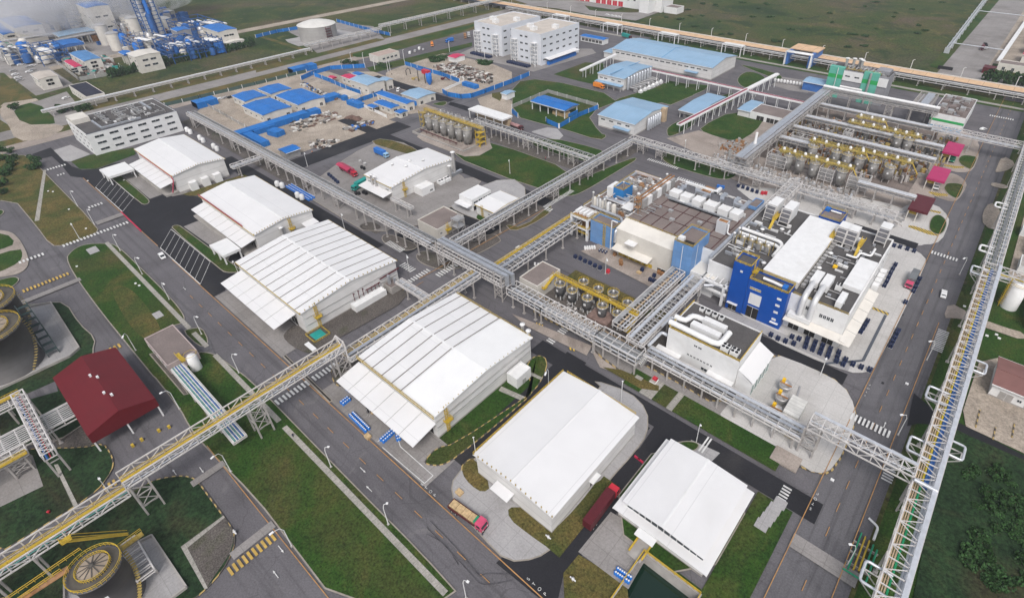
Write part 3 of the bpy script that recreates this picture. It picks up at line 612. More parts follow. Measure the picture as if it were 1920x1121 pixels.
def shed(name,label,cat,x0,x1,y0,y1,h,rise,ridge='X',wall=white_wall,roof=None,over=.5,z0=0.0,guard=True,group=None,plinth=True):
	root=thing(name,label,cat,((x0+x1)/2,(y0+y1)/2,z0),group)
	pr=profile();b=MB()
	if ridge=='X':
		cs=[(y0+(y1-y0)*t,h+rise*k)for t,k in pr]
		for xx,fl in((x0,True),(x1,False)):
			poly=[(xx,y0,z0)]+[(xx,y,z)for y,z in cs]+[(xx,y1,z0)]
			b.add(poly if fl else poly[::-1],[tuple(range(len(poly)))])
		b.add([(x0,y0,z0),(x1,y0,z0),(x1,y0,h),(x0,y0,h)],[(0,1,2,3)]);b.add([(x0,y1,z0),(x1,y1,z0),(x1,y1,h),(x0,y1,h)],[(3,2,1,0)])
	else:
		cs=[(x0+(x1-x0)*t,h+rise*k)for t,k in pr]
		for yy,fl in((y0,False),(y1,True)):
			poly=[(x0,yy,z0)]+[(x,yy,z)for x,z in cs]+[(x1,yy,z0)]
			b.add(poly if fl else poly[::-1],[tuple(range(len(poly)))])
		b.add([(x0,y0,z0),(x0,y1,z0),(x0,y1,h),(x0,y0,h)],[(3,2,1,0)]);b.add([(x1,y0,z0),(x1,y1,z0),(x1,y1,h),(x1,y0,h)],[(0,1,2,3)])
	b.build('wall',wall,root)
	r=MB();t=.22
	if ridge=='X':
		a0,a1=x0-over,x1+over;cs=[((y0-over)+(y1-y0+2*over)*q,h+.03+rise*k)for q,k in pr]
		top=[(a,y,z+t)for a in(a0,a1)for y,z in cs];bot=[(a,y,z)for a in(a0,a1)for y,z in cs]
	else:
		a0,a1=y0-over,y1+over;cs=[((x0-over)+(x1-x0+2*over)*q,h+.03+rise*k)for q,k in pr]
		top=[(x,a,z+t)for a in(a0,a1)for x,z in cs];bot=[(x,a,z)for a in(a0,a1)for x,z in cs]
	n=len(cs)
	if ridge=='X':ft=[(i,i+n,i+n+1,i+1)for i in range(n-1)]
	else:ft=[(i,i+1,i+n+1,i+n)for i in range(n-1)]
	r.add(top,ft);r.add(bot,[f[::-1]for f in ft])
	for k in(0,n):
		for i in range(n-1):r.add([top[k+i],top[k+i+1],bot[k+i+1],bot[k+i]],[(0,1,2,3)])
	for k in(0,n-1):r.add([top[k],top[k+n],bot[k+n],bot[k]],[(0,1,2,3)])
	ro=r.build('roof',roof or(white_roof_x if ridge=='X' else white_roof_y),root)
	c=MB()
	if ridge=='X':c.beam((a0,(y0+y1)/2,h+rise+t+.06),(a1,(y0+y1)/2,h+rise+t+.06),.7,.12)
	else:c.beam(((x0+x1)/2,a0,h+rise+t+.06),((x0+x1)/2,a1,h+rise+t+.06),.7,.12)
	c.build('ridge_cap',roof or plain_white,ro)
	g=MB()
	if ridge=='X':
		g.box(a0,a1,y0-over-.25,y0-over,h-.12,h+.16)
		g.box(a0,a1,y1+over,y1+over+.25,h-.12,h+.16)
	else:
		g.box(x0-over-.25,x0-over,a0,a1,h-.12,h+.16);g.box(x1+over,x1+over+.25,a0,a1,h-.12,h+.16)
	g.build('gutter',yellow_old if guard=='y' else plain_white,root)
	if plinth:
		p=MB();e=.06
		for rr in((x0-e,x1+e,y0-e,y0),(x0-e,x1+e,y1,y1+e),(x0-e,x0,y0,y1),(x1,x1+e,y0,y1)):p.box(*rr,z0,z0+.8)
		p.build('plinth',conc,root)
	if guard:
		s_=MB();
		if ridge=='X':
			for q,k in[(i/22,(1-abs(2*i/22-1))**.85)for i in range(23)]:
				y=y0-over+(y1-y0+2*over)*q
				for xx in(x1+over-.2,):s_.box(xx-.12,xx+.12,y-.12,y+.12,h+rise*k+t,h+rise*k+t+.55)
		else:
			for q,k in[(i/16,(1-abs(2*i/16-1))**.85)for i in range(17)]:
				x=x0-over+(x1-x0+2*over)*q;yy=y0-over+.2
				s_.box(x-.12,x+.12,yy-.12,yy+.12,h+rise*k+t,h+rise*k+t+.55)
		s_.build('roof_edge_posts',yellow_old,root)  # row of short posts along the roof edge, all in one mesh
	return root
def flatb(name,label,cat,x0,x1,y0,y1,h,wall=plain_white,roof=brown_roof,par=.5,z0=0.0,t=.3,group=None,rail=None):
	root=thing(name,label,cat,((x0+x1)/2,(y0+y1)/2,z0),group)
	b=MB();P=RECT(x0,x1,y0,y1)
	b.add([(x,y,z0)for x,y in P]+[(x,y,h+par)for x,y in P],[(i,(i+1)%4,(i+1)%4+4,i+4)for i in range(4)])
	I=RECT(x0+t,x1-t,y0+t,y1-t)
	b.add([(x,y,h+par)for x,y in P]+[(x,y,h+par)for x,y in I]+[(x,y,h)for x,y in I],[(i,(i+1)%4,(i+1)%4+4,i+4)for i in range(4)]+[(i+4,(i+1)%4+4,(i+1)%4+8,i+8)for i in range(4)])
	b.build('wall',wall,root)
	MB().flat(RECT(x0+t*.9,x1-t*.9,y0+t*.9,y1-t*.9),h+.01).build('roof',roof,root)
	if rail:MB().rail([(x0+.1,y0+.1),(x1-.1,y0+.1),(x1-.1,y1-.1),(x0+.1,y1-.1),(x0+.1,y0+.1)],h+par,1.1,2.5,.12).build('handrail',rail,root)
	return root
def canopy(root,x0,x1,y0,y1,za,zb,side='-Y',mat=None,posts=0,sky=True):
	"""sheet canopy leaning out from a wall; za at the wall, zb at its outer edge"""
	b=MB();t=.18;mat=mat or white_roof_x
	if side=='-Y':zz=[zb,zb,za,za]
	elif side=='+X':zz=[za,zb,zb,za]
	elif side=='+Y':zz=[za,za,zb,zb]
	else:zz=[zb,za,za,zb]
	P=RECT(x0,x1,y0,y1);b.add([(p[0],p[1],z)for p,z in zip(P,zz)]+[(p[0],p[1],z+t)for p,z in zip(P,zz)],[(3,2,1,0),(4,5,6,7),(0,1,5,4),(1,2,6,5),(2,3,7,6),(3,0,4,7)])
	o=b.build('canopy',mat,root)
	if sky:
		f=MB()
		n=max(2,int((x1-x0)/6))if side[1]=='Y' else max(2,int((y1-y0)/6))
		for i in range(1,n):
			if side=='-Y':x=x0+(x1-x0)*i/n;f.beam((x,y0,zb+t+.03),(x,y1,za+t+.03),.12)
			if side=='+X':y=y0+(y1-y0)*i/n;f.beam((x1,y,zb+t+.03),(x0,y,za+t+.03),.12)
		f.build('tie_rods',galv_plain,o)
	if posts:
		f=MB()
		for i in range(posts):
			if side[1]=='Y':x=x0+.6+(x1-x0-1.2)*i/(posts-1);f.box(x-.15,x+.15,y0+.4,y0+.7,0,zb)
			else:y=y0+.6+(y1-y0-1.2)*i/(posts-1);f.box(x1-.7,x1-.4,y-.15,y+.15,0,zb)
		f.build('post',steel_white,o)
	return o
def ladder(root,x,y,h,face='+X',z0=0):
	b=MB();s=.45
	if face=='+X':
		for dy in(-s,s):b.beam((x+.25,y+dy,z0+.3),(x+.25,y+dy,h+1.2),.14)
		for i in range(int((h-z0)/.6)):b.beam((x+.25,y-s,z0+.5+i*.6),(x+.25,y+s,z0+.5+i*.6),.09)
		for i in range(int((h-z0-2)/1.2)+1):
			z=z0+2.4+i*1.2;b.beam((x+.25,y-s,z),(x+1,y-s,z),.09);b.beam((x+1,y-s,z),(x+1,y+s,z),.09);b.beam((x+1,y+s,z),(x+.25,y+s,z),.09)
		b.box(x+.1,x+1.7,y-1.2,y+1.2,(h+z0)*.52,(h+z0)*.52+.12);b.rail([(x+.1,y-1.2),(x+1.7,y-1.2),(x+1.7,y+1.2),(x+.1,y+1.2)],(h+z0)*.52,1.0,1.2,.09)
	else:
		for dx in(-s,s):b.beam((x+dx,y-.25,z0+.3),(x+dx,y-.25,h+1.2),.14)
		for i in range(int((h-z0)/.6)):b.beam((x-s,y-.25,z0+.5+i*.6),(x+s,y-.25,z0+.5+i*.6),.09)
		for i in range(int((h-z0-2)/1.2)+1):
			z=z0+2.4+i*1.2;b.beam((x-s,y-.25,z),(x-s,y-1,z),.09);b.beam((x-s,y-1,z),(x+s,y-1,z),.09);b.beam((x+s,y-1,z),(x+s,y-.25,z),.09)
	return b.build('cage_ladder',yellow,root)
def stack(root,x,y,z0,h,r=.45,mat=None,name='vent_stack'):
	o=MB().lathe(x,y,[(r,z0),(r,z0+h)],12).build(name,mat or galv_plain,root)
	MB().lathe(x,y,[(r*.6,z0+h),(r*1.7,z0+h+.2),(r*1.5,z0+h+.45),(0,z0+h+.8)],12).build('cowl',plain_white,o);return o
def duct(root,pts,w=.8,h=None,mat=None,name='duct'):
	b=MB();h=h or w
	for i,(p,q)in enumerate(zip(pts,pts[1:])):
		p=Vector(p);q=Vector(q);d=(q-p).normalized()*(w/2);k=1-.03*i;b.beam(p-d,q+d,w*k,h*k)
	return b.build(name,mat or galv,root)
def pipe(root,pts,r=.25,mat=None,name='pipe',n=8):
	return MB().tube(rounded(pts,max(r*2.2,.5)),r,n).build(name,mat or galv_plain,root)
def rounded(pts,rad):
	pts=[Vector(p)for p in pts];out=[pts[0]]
	for a,b,c in zip(pts,pts[1:],pts[2:]):
		u=(a-b);v=(c-b);k=min(rad,u.length*.45,v.length*.45);p=b+u.normalized()*k;q=b+v.normalized()*k
		out+=[p,p*.25+b*.5+q*.25,q]
	out.append(pts[-1]);return out
def ahu(root,x0,x1,y0,y1,z0,h,name='air_handler',mat=None,fans=0):
	b=MB();b.box(x0,x1,y0,y1,z0+.3,z0+h)
	for x in(x0+.1,x1-.3):
		for y in(y0+.1,y1-.3):b.box(x,x+.2,y,y+.2,z0,z0+.3)
	L=x1-x0
	for i in range(1,max(2,int(L/2))):xx=x0+L*i/max(2,int(L/2));b.box(xx-.05,xx+.05,y0-.05,y1+.05,z0+.3,z0+h+.06)
	o=b.build(name,mat or plain_white,root)
	if fans:
		nx,ny=fans;f=MB()
		for i in range(nx):
			for j in range(ny):
				cx=x0+(x1-x0)*(i+.5)/nx;cy=y0+(y1-y0)*(j+.5)/ny;rr=min((x1-x0)/nx,(y1-y0)/ny)*.4
				f.lathe(cx,cy,[(rr,z0+h+.02),(rr,z0+h+.16),(rr*.93,z0+h+.16),(rr*.9,z0+h+.08),(.02,z0+h+.08)],12)
		f.build('fan',black,o)
	return o
def fan_unit(label,x,y,z,w=1.6,fans=(2,2),h=1.5,group=None):
	r=thing('condenser_unit',label,'air conditioner',(x,y,z),group);ahu(r,x-w/2,x+w/2,y-w/2,y+w/2,z,h,'casing',fans=fans);return r
r=shed('storage_shed','long plain white roofed shed with the red container lorry passing its right wall','warehouse',-74.2,-48.5,55.4,92.1,8.0,1.2,'Y',roof=white_roof_y)
wins(r,'+X',-48.5,rng(58.5,88,5),[6.1],3.2,.7)
MB().box(-48.5,-47.2,70.5,74,3.4,3.6).build('door_canopy',plain_white,r);wins(r,'+X',-48.5,[72.3],[.1],2.4,2.8,dark_open,'door')
canopy(r,-66.5,-60.5,52.4,55.2,4.6,4.4,'-Y',sky=False);wins(r,'-Y',55.4,[-63.5],[.1],4,4,galv_plain,'roller_door')
MB().rail([(-74.8,55),(-74.8,92.4)],8.2,1.0,1.6,.1).build('handrail',yellow,r);b=MB().rail([(-73.5,92.7),(-49,92.7)],8.2,1.0,1.6,.1).build('handrail',yellow,r)
r=shed('open_shed','low white shed with raised roof and skirt roof, beside the sunken water basin','warehouse',-38.6,-15.6,69.6,93.6,3.3,.3,'Y',roof=white_roof_y,guard=False,over=1.0)
b=MB();b.box(-37.6,-16.9,71.0,93.2,3.4,5.6);b.build('clerestory_wall',plain_white,r)
for i in range(12):
	x=-37+i*1.72;MB().box(x,x+1.5,70.92,71.02,4.0,5.4).build('louvre_window',glass,r)
b=MB();xs=(-38.2,-27.2,-16.3)
b.add([(xs[0],70.4,5.7),(xs[1],70.4,6.5),(xs[2],70.4,5.7),(xs[0],93.9,5.7),(xs[1],93.9,6.5),(xs[2],93.9,5.7)],[(0,1,4,3),(1,2,5,4)])
b.add([(xs[0],70.4,5.5),(xs[1],70.4,6.3),(xs[2],70.4,5.5),(xs[0],93.9,5.5),(xs[1],93.9,6.3),(xs[2],93.9,5.5)],[(3,4,1,0),(4,5,2,1)])
b.add([(xs[0],70.4,5.5),(xs[1],70.4,6.3),(xs[2],70.4,5.5),(xs[2],70.4,5.7),(xs[1],70.4,6.5),(xs[0],70.4,5.7)],[(0,1,4,5),(1,2,3,4)])
up=b.build('upper_roof',white_roof_y,r);MB().beam((-27.2,70.4,6.55),(-27.2,93.9,6.55),.6,.1).build('ridge_cap',plain_white,up)
MB().box(-32.2,-27.2,66.6,69.6,3.0,3.2).build('porch_roof',plain_white,r)
MB().box(-31.6,-28.0,63,69.6,.2,.45).build('ramp',conc,r)
MB().box(-31.8,-31.4,63.8,69.4,.4,.75).build('ramp_kerb',yellow,r);MB().box(-28.3,-27.9,63.8,69.4,.4,.75).build('ramp_kerb',yellow,r)
def striped(root,x0,x1,y0,y1,h,rise,xs,over=.5):
	pr=profile()
	for x in xs:
		b=MB()
		for(q,k),(q2,k2)in zip(pr,pr[1:]):
			b.beam((x,y0-over+(y1-y0+2*over)*q,h+.28+rise*k),(x,y0-over+(y1-y0+2*over)*q2,h+.28+rise*k2),.34,.1)
		b.build('roof_strip',M('grey_rooflight',(.2,.185,.175),.6,var=.15),root)
r=shed('process_shed','white shed with half striped, half plain roof, blue drums by its front canopy','warehouse',-126.6,-91,55.8,95.6,9.6,1.9,'X',guard='y')
striped(r,-126.6,-91,55.8,95.6,9.6,1.9,[-124.3,-119.6,-114.8,-110,-105.6])
pr=profile();b=MB()
for(q,k),(q2,k2)in zip(pr,pr[1:]):
	ya,yb=55.2+41*q,55.2+41*q2;za,zb=9.9+1.9*k,9.9+1.9*k2
	b.add([(-104.6,ya,za),(-90.4,ya,za),(-90.4,yb,zb),(-104.6,yb,zb),(-104.6,ya,za+.35),(-90.4,ya,za+.35),(-90.4,yb,zb+.35),(-104.6,yb,zb+.35)],[(4,5,6,7),(0,3,7,4),(1,5,6,2)]+([(0,1,5,4)]if q==0 else[])+([(3,2,6,7)]if q2==1 else[]))
b.build('raised_roof',M('clean_white_sheet',(.78,.78,.78),.4,var=.02,scale=.2,dirt=.06,ribs=('Y',2.2)),r)
canopy(r,-127.5,-90.5,47.2,55.6,7.2,5.6,'-Y');ladder(r,-91,59.5,10,'+X')
wins(r,'-Y',55.8,rng(-122,-95,5),[.1],4.2,4.4,dark_open,'loading_door')
b=MB();b.box(-91,-90.6,56,95,4.9,5.05);b.box(-91,-90.6,56,95,7.4,7.55);b.build('wall_trim',galv_plain,r)
MB().rail([(-91.3,96),(-126,96)],9.9,1,1.6,.1).build('handrail',yellow_old,r)
MB().rail([(-127.2,55.2),(-90.6,55.2)],9.9,.9,1.6,.1).build('handrail',yellow_old,r)
a=flatb('annexe','small white annexe block on the right wall of the half striped shed','annexe',-90.4,-86,83.5,90,4,roof=plain_white);wins(a,'+X',-86,[86.7],[.1],1.4,2.3,galv_plain,'door')
for i,(x,y)in enumerate(((-92.5,94),(-96,95))):stack(r,x,y+2.4,0,11.5,.55)
r=shed('striped_shed','large white shed whose whole roof has thin dark stripes either side of a white ridge','warehouse',-207.2,-160,55.2,94.4,9.7,2.2,'X',guard='y')
striped(r,-207.2,-160,55.2,94.4,9.7,2.2,rng(-203.8,-163.2,9))
canopy(r,-205,-164.5,46.6,55,7.0,5.6,'-Y');ladder(r,-160,60,10,'+X')
wins(r,'-Y',55.2,rng(-200,-168,6),[.1],4.4,4.4,dark_open,'loading_door')
b=MB();b.box(-160,-159.8,56,94,3.6,3.75);b.box(-160,-159.8,56,94,6.6,6.75);b.build('wall_trim',galv_plain,r)
b=MB()
for y in(74.5,76.5,78.4,80.2,82,83.6,85.2):b.tube([(-159.4,y,2.4),(-159.4,y,6.6 if y<79 else 5.2)],.14,6);b.tube([(-159.4,y,6.4 if y<79 else 5),(-158.6,y,6.8 if y<79 else 5.4)],.2,6)
b.beam((-159.4,79.5,4.8),(-159.4,86,4.8),.3);b.beam((-159.3,86,6.2),(-159.3,95,6.5),.35);b.build('red_vent_pipes',maroon,r)
a=flatb('annexe','long low white annexe below the red vent pipes on the striped shed','annexe',-159.5,-156.2,72.5,86,2.4,roof=plain_white)
a=flatb('annexe','grey boxed annexe with ducts where the slim rack meets the striped shed','annexe',-159.5,-154.6,87.2,92,3.0,wall=conc,roof=brown_roof)
duct(a,[(-158,89,3),(-158,89,6.5)],.9);duct(a,[(-156.5,90.5,3),(-156.5,90.5,5.2)],.7)
r=shed('white_shed','white shed with plain roof and red rail along its front eave, behind the striped shed','warehouse',-275.6,-222.2,69.5,95.2,9.0,1.7,'X',guard='y')
canopy(r,-273,-223,63,69.3,6.6,5.4,'-Y');wins(r,'-Y',69.5,rng(-268,-228,6),[.1],4.2,4,dark_open,'loading_door')
MB().rail([(-276,68.9),(-232,68.9)],9.1,.9,2,.22).build('eave_rail',M('faded_red_paint',(.35,.06,.09),.6),r)
ladder(r,-222.2,84.5,9.4,'+X');stack(r,-221.3,80,1,6.5,.6);canopy(r,-221.9,-217.5,89,95.2,5.2,4.8,'+X',sky=False)
a=flatb('porch','white porch on posts at the near end of the red railed shed','porch',-236.5,-224,55.5,62.8,4.9,wall=plain_white,roof=M('porch_roof_white',(.7,.7,.7),.5,var=.03),par=.15,z0=3.9)
b=MB()
for x in(-236,-230,-224.5):
	for y in(56,62.3):b.box(x-.25,x+.25,y-.25,y+.25,0,3.9)
b.build('column',plain_white,a)
MB().box(-275.6,-222.3,63.5,69.4,.03,1.1).build('loading_dock',conc,r)
r=shed('white_shed','farthest white shed, dull red pipe down its front eave, in front of the office block','warehouse',-357,-305.8,69.2,94,9.8,1.7,'X',guard='y')
canopy(r,-350,-306.5,62,69,6.6,5.4,'-Y');wins(r,'-Y',69.2,rng(-350,-312,6),[.1],4.2,4,dark_open,'loading_door')
b=MB();b.tube([(-349,68.4,9.6),(-306.2,68.4,9.6),(-305.2,68.4,8),(-305.2,66,2)],.28,6);b.build('downpipe',M('faded_red_paint',(.35,.06,.09),.6),r)
a=flatb('porch','white projecting porch on the far end of the farthest white shed','porch',-357,-343,50,62,4.9,roof=M('porch_roof_white',(.7,.7,.7),.5),par=.15,z0=3.9)
b=MB()
for x in(-356.5,-350,-343.5):
	for y in(50.5,61.5):b.box(x-.25,x+.25,y-.25,y+.25,0,3.9)
b.build('column',plain_white,a)
MB().box(-350,-306.6,63,69.1,.03,1.1).build('loading_dock',conc,r)
b=MB()
for y in(74,80,86):b.box(-305.8,-303,y,y+3.4,0,4.5)
b.build('side_annexe',plain_white,r)
r=shed('laboratory_shed','white shed with ducts and chillers on its right wall, red lorry beyond it','warehouse',-234.5,-212.8,131.8,171.6,8.4,2.1,'X',guard='y')
canopy(r,-234,-213.5,126.6,131.6,5.2,4.6,'-Y',sky=False);ladder(r,-212.8,138.5,9,'+X');wins(r,'-Y',131.8,[-231.5,-217],[5.6],2.2,.7);wins(r,'-Y',131.8,[-228,-221],[.1],4,4,galv_plain,'roller_door')
for x,y in((-229.5,145),(-225.5,153),(-221,158),(-222,148)):stack(r,x,y,10,.7,.5)
for x in(-228,-225):stack(r,x,131,5.5,5,.55)
stack(r,-212,170.5,0,13,.8);stack(r,-211,166.5,0,7,.7);duct(r,[(-211.6,167,1.2),(-211.6,174,1.2)],1.6)
a=flatb('annexe','white plant room on the right wall of the laboratory shed','annexe',-212.6,-206.5,144,152,3.8,roof=plain_white);wins(a,'+X',-206.5,[150],[1.2],1.5,1.0)
fan_unit('black fan chiller next to the white plant room of the laboratory shed',-209.8,159,0.2,3.2,(1,2),2.0,'chillers by the laboratory shed');fan_unit('black fan chiller nearer the tall flue of the laboratory shed',-209.8,163,0.2,3.2,(1,2),2.0,'chillers by the laboratory shed')
r=flatb('garage_block','white two storey block with ribbon windows, orange loader in front','building',-185.5,-176.5,150,162.5,6.2,roof=white_roof_x,par=.2)
wins(r,'+X',-176.5,[152.3,155.4,158.5,161],[3.9],2.4,1.0);wins(r,'+X',-176.5,[152.5,157,161],[.1],3.6,2.6,dark_open,'garage_door');canopy(r,-185.5,-176.5,146.6,149.9,3.6,3.3,'-Y',sky=False)
r=shed('white_shed','small white shed with yellow ladder between the garage block and the pipe rack','shed',-173.2,-160.8,149.5,165.5,5.4,.8,'X',guard='y');ladder(r,-169,149.4,5.6,'-Y');wins(r,'-Y',149.5,[-165,-163.4],[2.6],1,.8)
r=flatb('pump_house','small white house with brown flat roof and yellow ladder, behind the long rack','building',-184.5,-171,124,139.5,4.6,wall=cream,roof=brown_roof,par=.5);wins(r,'+X',-171,rng(126,138,4),[1.8],1.0,1.0);ladder(r,-171,129.5,5,'+X')
b=MB()
for x in(-170,-166):
	for y in(131.5,135.5):b.beam((x,y,0),(x,y,7.6),.3)
for z in(3.8,7.5):
	b.box(-170.2,-165.8,131.3,135.7,z,z+.12)
b.beam((-166,131.5,0),(-166,135.5,3.8),.18);b.beam((-166,131.5,3.8),(-166,135.5,7.5),.18);b.rail([(-170,131.4),(-166,131.4),(-166,135.6),(-170,135.6)],7.6,1,2);o=b.build('steel_tower',galv_plain);tag(o,'square open steel platform tower beside the small cream pump house','platform')
r=flatb('office_block','white three storey office with ribbon windows and cluttered flat roof, top left of the sheds','office',-430,-392.5,57,104.7,12.4,wall=plain_white,roof=dark_roof,par=.6)
for(zz)in(2.2,6.0,9.8):wins(r,'+X',-392.5,rng(62.5,99.5,6),[zz],4.4,1.3)
wins(r,'-Y',57,rng(-426,-397,5),[2.2,6.0,9.8],2.6,1.5)
MB().box(-429.8,-392.7,57.2,104.5,13.0,13.12).build('parapet_cap',M('dark_cap',(.06,.07,.11),.6),r)if 0 else None
b=MB();b.box(-430.1,-392.4,104.4,104.8,13,13.15);b.box(-392.8,-392.4,57,104.8,13,13.15);b.build('parapet_cap',M('dark_cap',(.06,.07,.11),.6),r)
b=MB().box(-429.7,-417,57.3,66,12.4,15.2).build('roof_house',cream,r)
for i in range(9):ahu(r,-424+(i%3)*7,-420.5+(i%3)*7,70+(i//3)*9,73+(i//3)*9,12.4,1.9,'roof_unit',galv_plain,(1,2))
for k,(x0,x1,y0,y1)in enumerate(((-415,-397,90,100),(-420,-402,78,88))):
	b=MB();
	for a_,b_ in(((x0,y0),(x1,y0)),((x1,y0),(x1,y1)),((x1,y1),(x0,y1)),((x0,y1),(x0,y0))):b.beam((*a_,14),(*b_,14),.25);b.beam((*a_,12.4),(*a_,14),.2)
	b.build('roof_screen_frame',galv_plain,r)
duct(r,[(-414,66,13),(-397,66,13),(-397,86,13)],1.0);duct(r,[(-426,96,13.2),(-409,96,13.2)],1.2)
r=flatb('utility_block','white block with dark roof and big looped duct, inside the bend of racks','building',-57.8,-33.9,125,141.8,12.4,roof=dark_roof,par=.35)
MB().rail([(-57.7,125.1),(-34,125.1),(-34,141.7)],12.7,.9,2,.12).build('handrail',yellow,r);MB().rail([(-57.7,125.1),(-57.7,141.7)],12.7,.9,2,.12).build('handrail',yellow,r)
b=MB();b.tube([(-56.5,122.8,13.6),(-43.5,122.8,13.6)],.1,4);
pipe(r,[(-58.5,126.6,13.9),(-41.4,126.6,13.9),(-41.4,133.8,13.9)],.95,plain_white,'looped_duct',10)
pipe(r,[(-58.5,130.2,13.6),(-54.6,130.2,13.6),(-54.6,134.5,13.6),(-49,134.5,13.6)],.95,plain_white,'looped_duct',10)
ahu(r,-52.5,-42.8,129,131.2,12.4,2.4);ahu(r,-50.5,-42.8,133.4,135.4,12.4,2.4)
for i in range(4):fan_unit('white fan unit in the row of four on the looped duct roof',-53.6+i*2.3,139.4,12.42,1.5,(1,1),1.3,'row of four fan units on the utility block roof')
for i in range(2):fan_unit('larger four fan unit of the pair at the looped duct roof corner',-39.6+i*3.0,127.6,12.42,2.5,(2,2),1.7,'pair of four fan units on the utility block roof')
wins(r,'-Y',125,rng(-50,-42,8),[5.6],.6,.8);wins(r,'-Y',125,[-48,-46.5],[10.4],1.0,.8);wins(r,'-Y',125,[-44,-40],[2.6],2,1.2)
b=MB();b.box(-33.8,-29.0,125.5,141,0,6.5);b.build('side_bay',plain_white,r)
b=MB();P=[(-33.8,9.2),(-29,6.5)];b.add([(-33.8,125.4,9.4),(-28.6,125.4,6.7),(-28.6,141.2,6.7),(-33.8,141.2,9.4)],[(0,1,2,3)]);b.add([(-33.8,125.5,9.3),(-33.8,125.5,6.4),(-29,125.5,6.4)],[(0,1,2)]);b.build('side_bay_roof',white_roof_y,r)
wins(r,'+X',-29.0,rng(127.5,139,5),[.6],1.7,4.4,M('green_glass',(.03,.16,.13),.2),'green_door')
b=MB();b.box(-60.5,-52,120.5,124.9,3.9,4.2)
for x in(-60.2,-56.2,-52.4):b.box(x-.25,x+.25,120.6,121.1,0,5.0)
b.beam((-60.3,120.8,5),(-52.3,120.8,5),.5);b.build('loading_balcony',plain_white,r)
b=MB();b.box(-42.5,-34,120.5,124.9,3.9,4.2)
for x in(-42.2,-34.4):b.box(x-.25,x+.25,120.6,121.1,0,5.0)
b.beam((-42.3,120.8,5),(-34.3,120.8,5),.5);b.build('loading_balcony',plain_white,r)
r=flatb('substation','small white block with brown flat roof between the long rack and the tank row','building',-118.5,-109.5,120,133.5,6.5,wall=cream,par=.35);wins(r,'+X',-109.5,[123.5,127.5],[3.4],.8,1.2);wins(r,'+X',-109.5,[126.3],[4.6],.9,1.6,galv_plain,'louvre')
r=flatb('gatehouse','pinkish block with mottled grey flat roof beside the left truss bridge','building',-196.6,-176.8,16.8,26.0,4.0,wall=pinkw,roof=brown_roof,par=.3);wins(r,'-Y',16.8,rng(-194,-180,5),[1.6],1.2,1.0)
h=7.6;x0,x1,y0,y1=-194.3,-161,-8,9.0
r=thing('loading_shed','open sided shed with dark red ridged roof beside the round tanks','loading shed',((x0+x1)/2,(y0+y1)/2,0))
b=MB();ym=.5
b.add([(x0,y0,h),(x1,y0,h),(x1,ym,h+2.6),(x0,ym,h+2.6),(x1,y1,h),(x0,y1,h)],[(0,1,2,3),(3,2,4,5)])
b.add([(x0,y0,h-.15),(x1,y0,h-.15),(x1,ym,h+2.45),(x0,ym,h+2.45),(x1,y1,h-.15),(x0,y1,h-.15)],[(3,2,1,0),(5,4,2,3)]);rf=b.build('roof',red_roof,r)
b=MB()
for k in((-182.5,-.8),(-180,.4),(-171.5,-.4),(-169,.8)):b.box(k[0]-.4,k[0]+.4,k[1]+.2,k[1]+.8,h+2.3,h+3.0)
b.build('roof_vents',plain_white,rf)
b=MB()
for xx in(x1-.02,):b.add([(xx,y0,4.4),(xx,y1,4.4),(xx,y1,h),(xx,ym,h+2.5),(xx,y0,h)],[(0,1,2,3,4)])
b.add([(x0,y0,5.6),(x1,y0,5.6),(x1,y0,h),(x0,y0,h)],[(0,1,2,3)]);b.build('fascia',red_roof,r)
for x in rng(x0+.5,x1-.4,5):
	for y in(y0+.4,ym,y1-.4):
		if x>x0+20 or y<0:MB().box(x-.2,x+.2,y-.2,y+.2,0,h).build('post',plain_white,r)
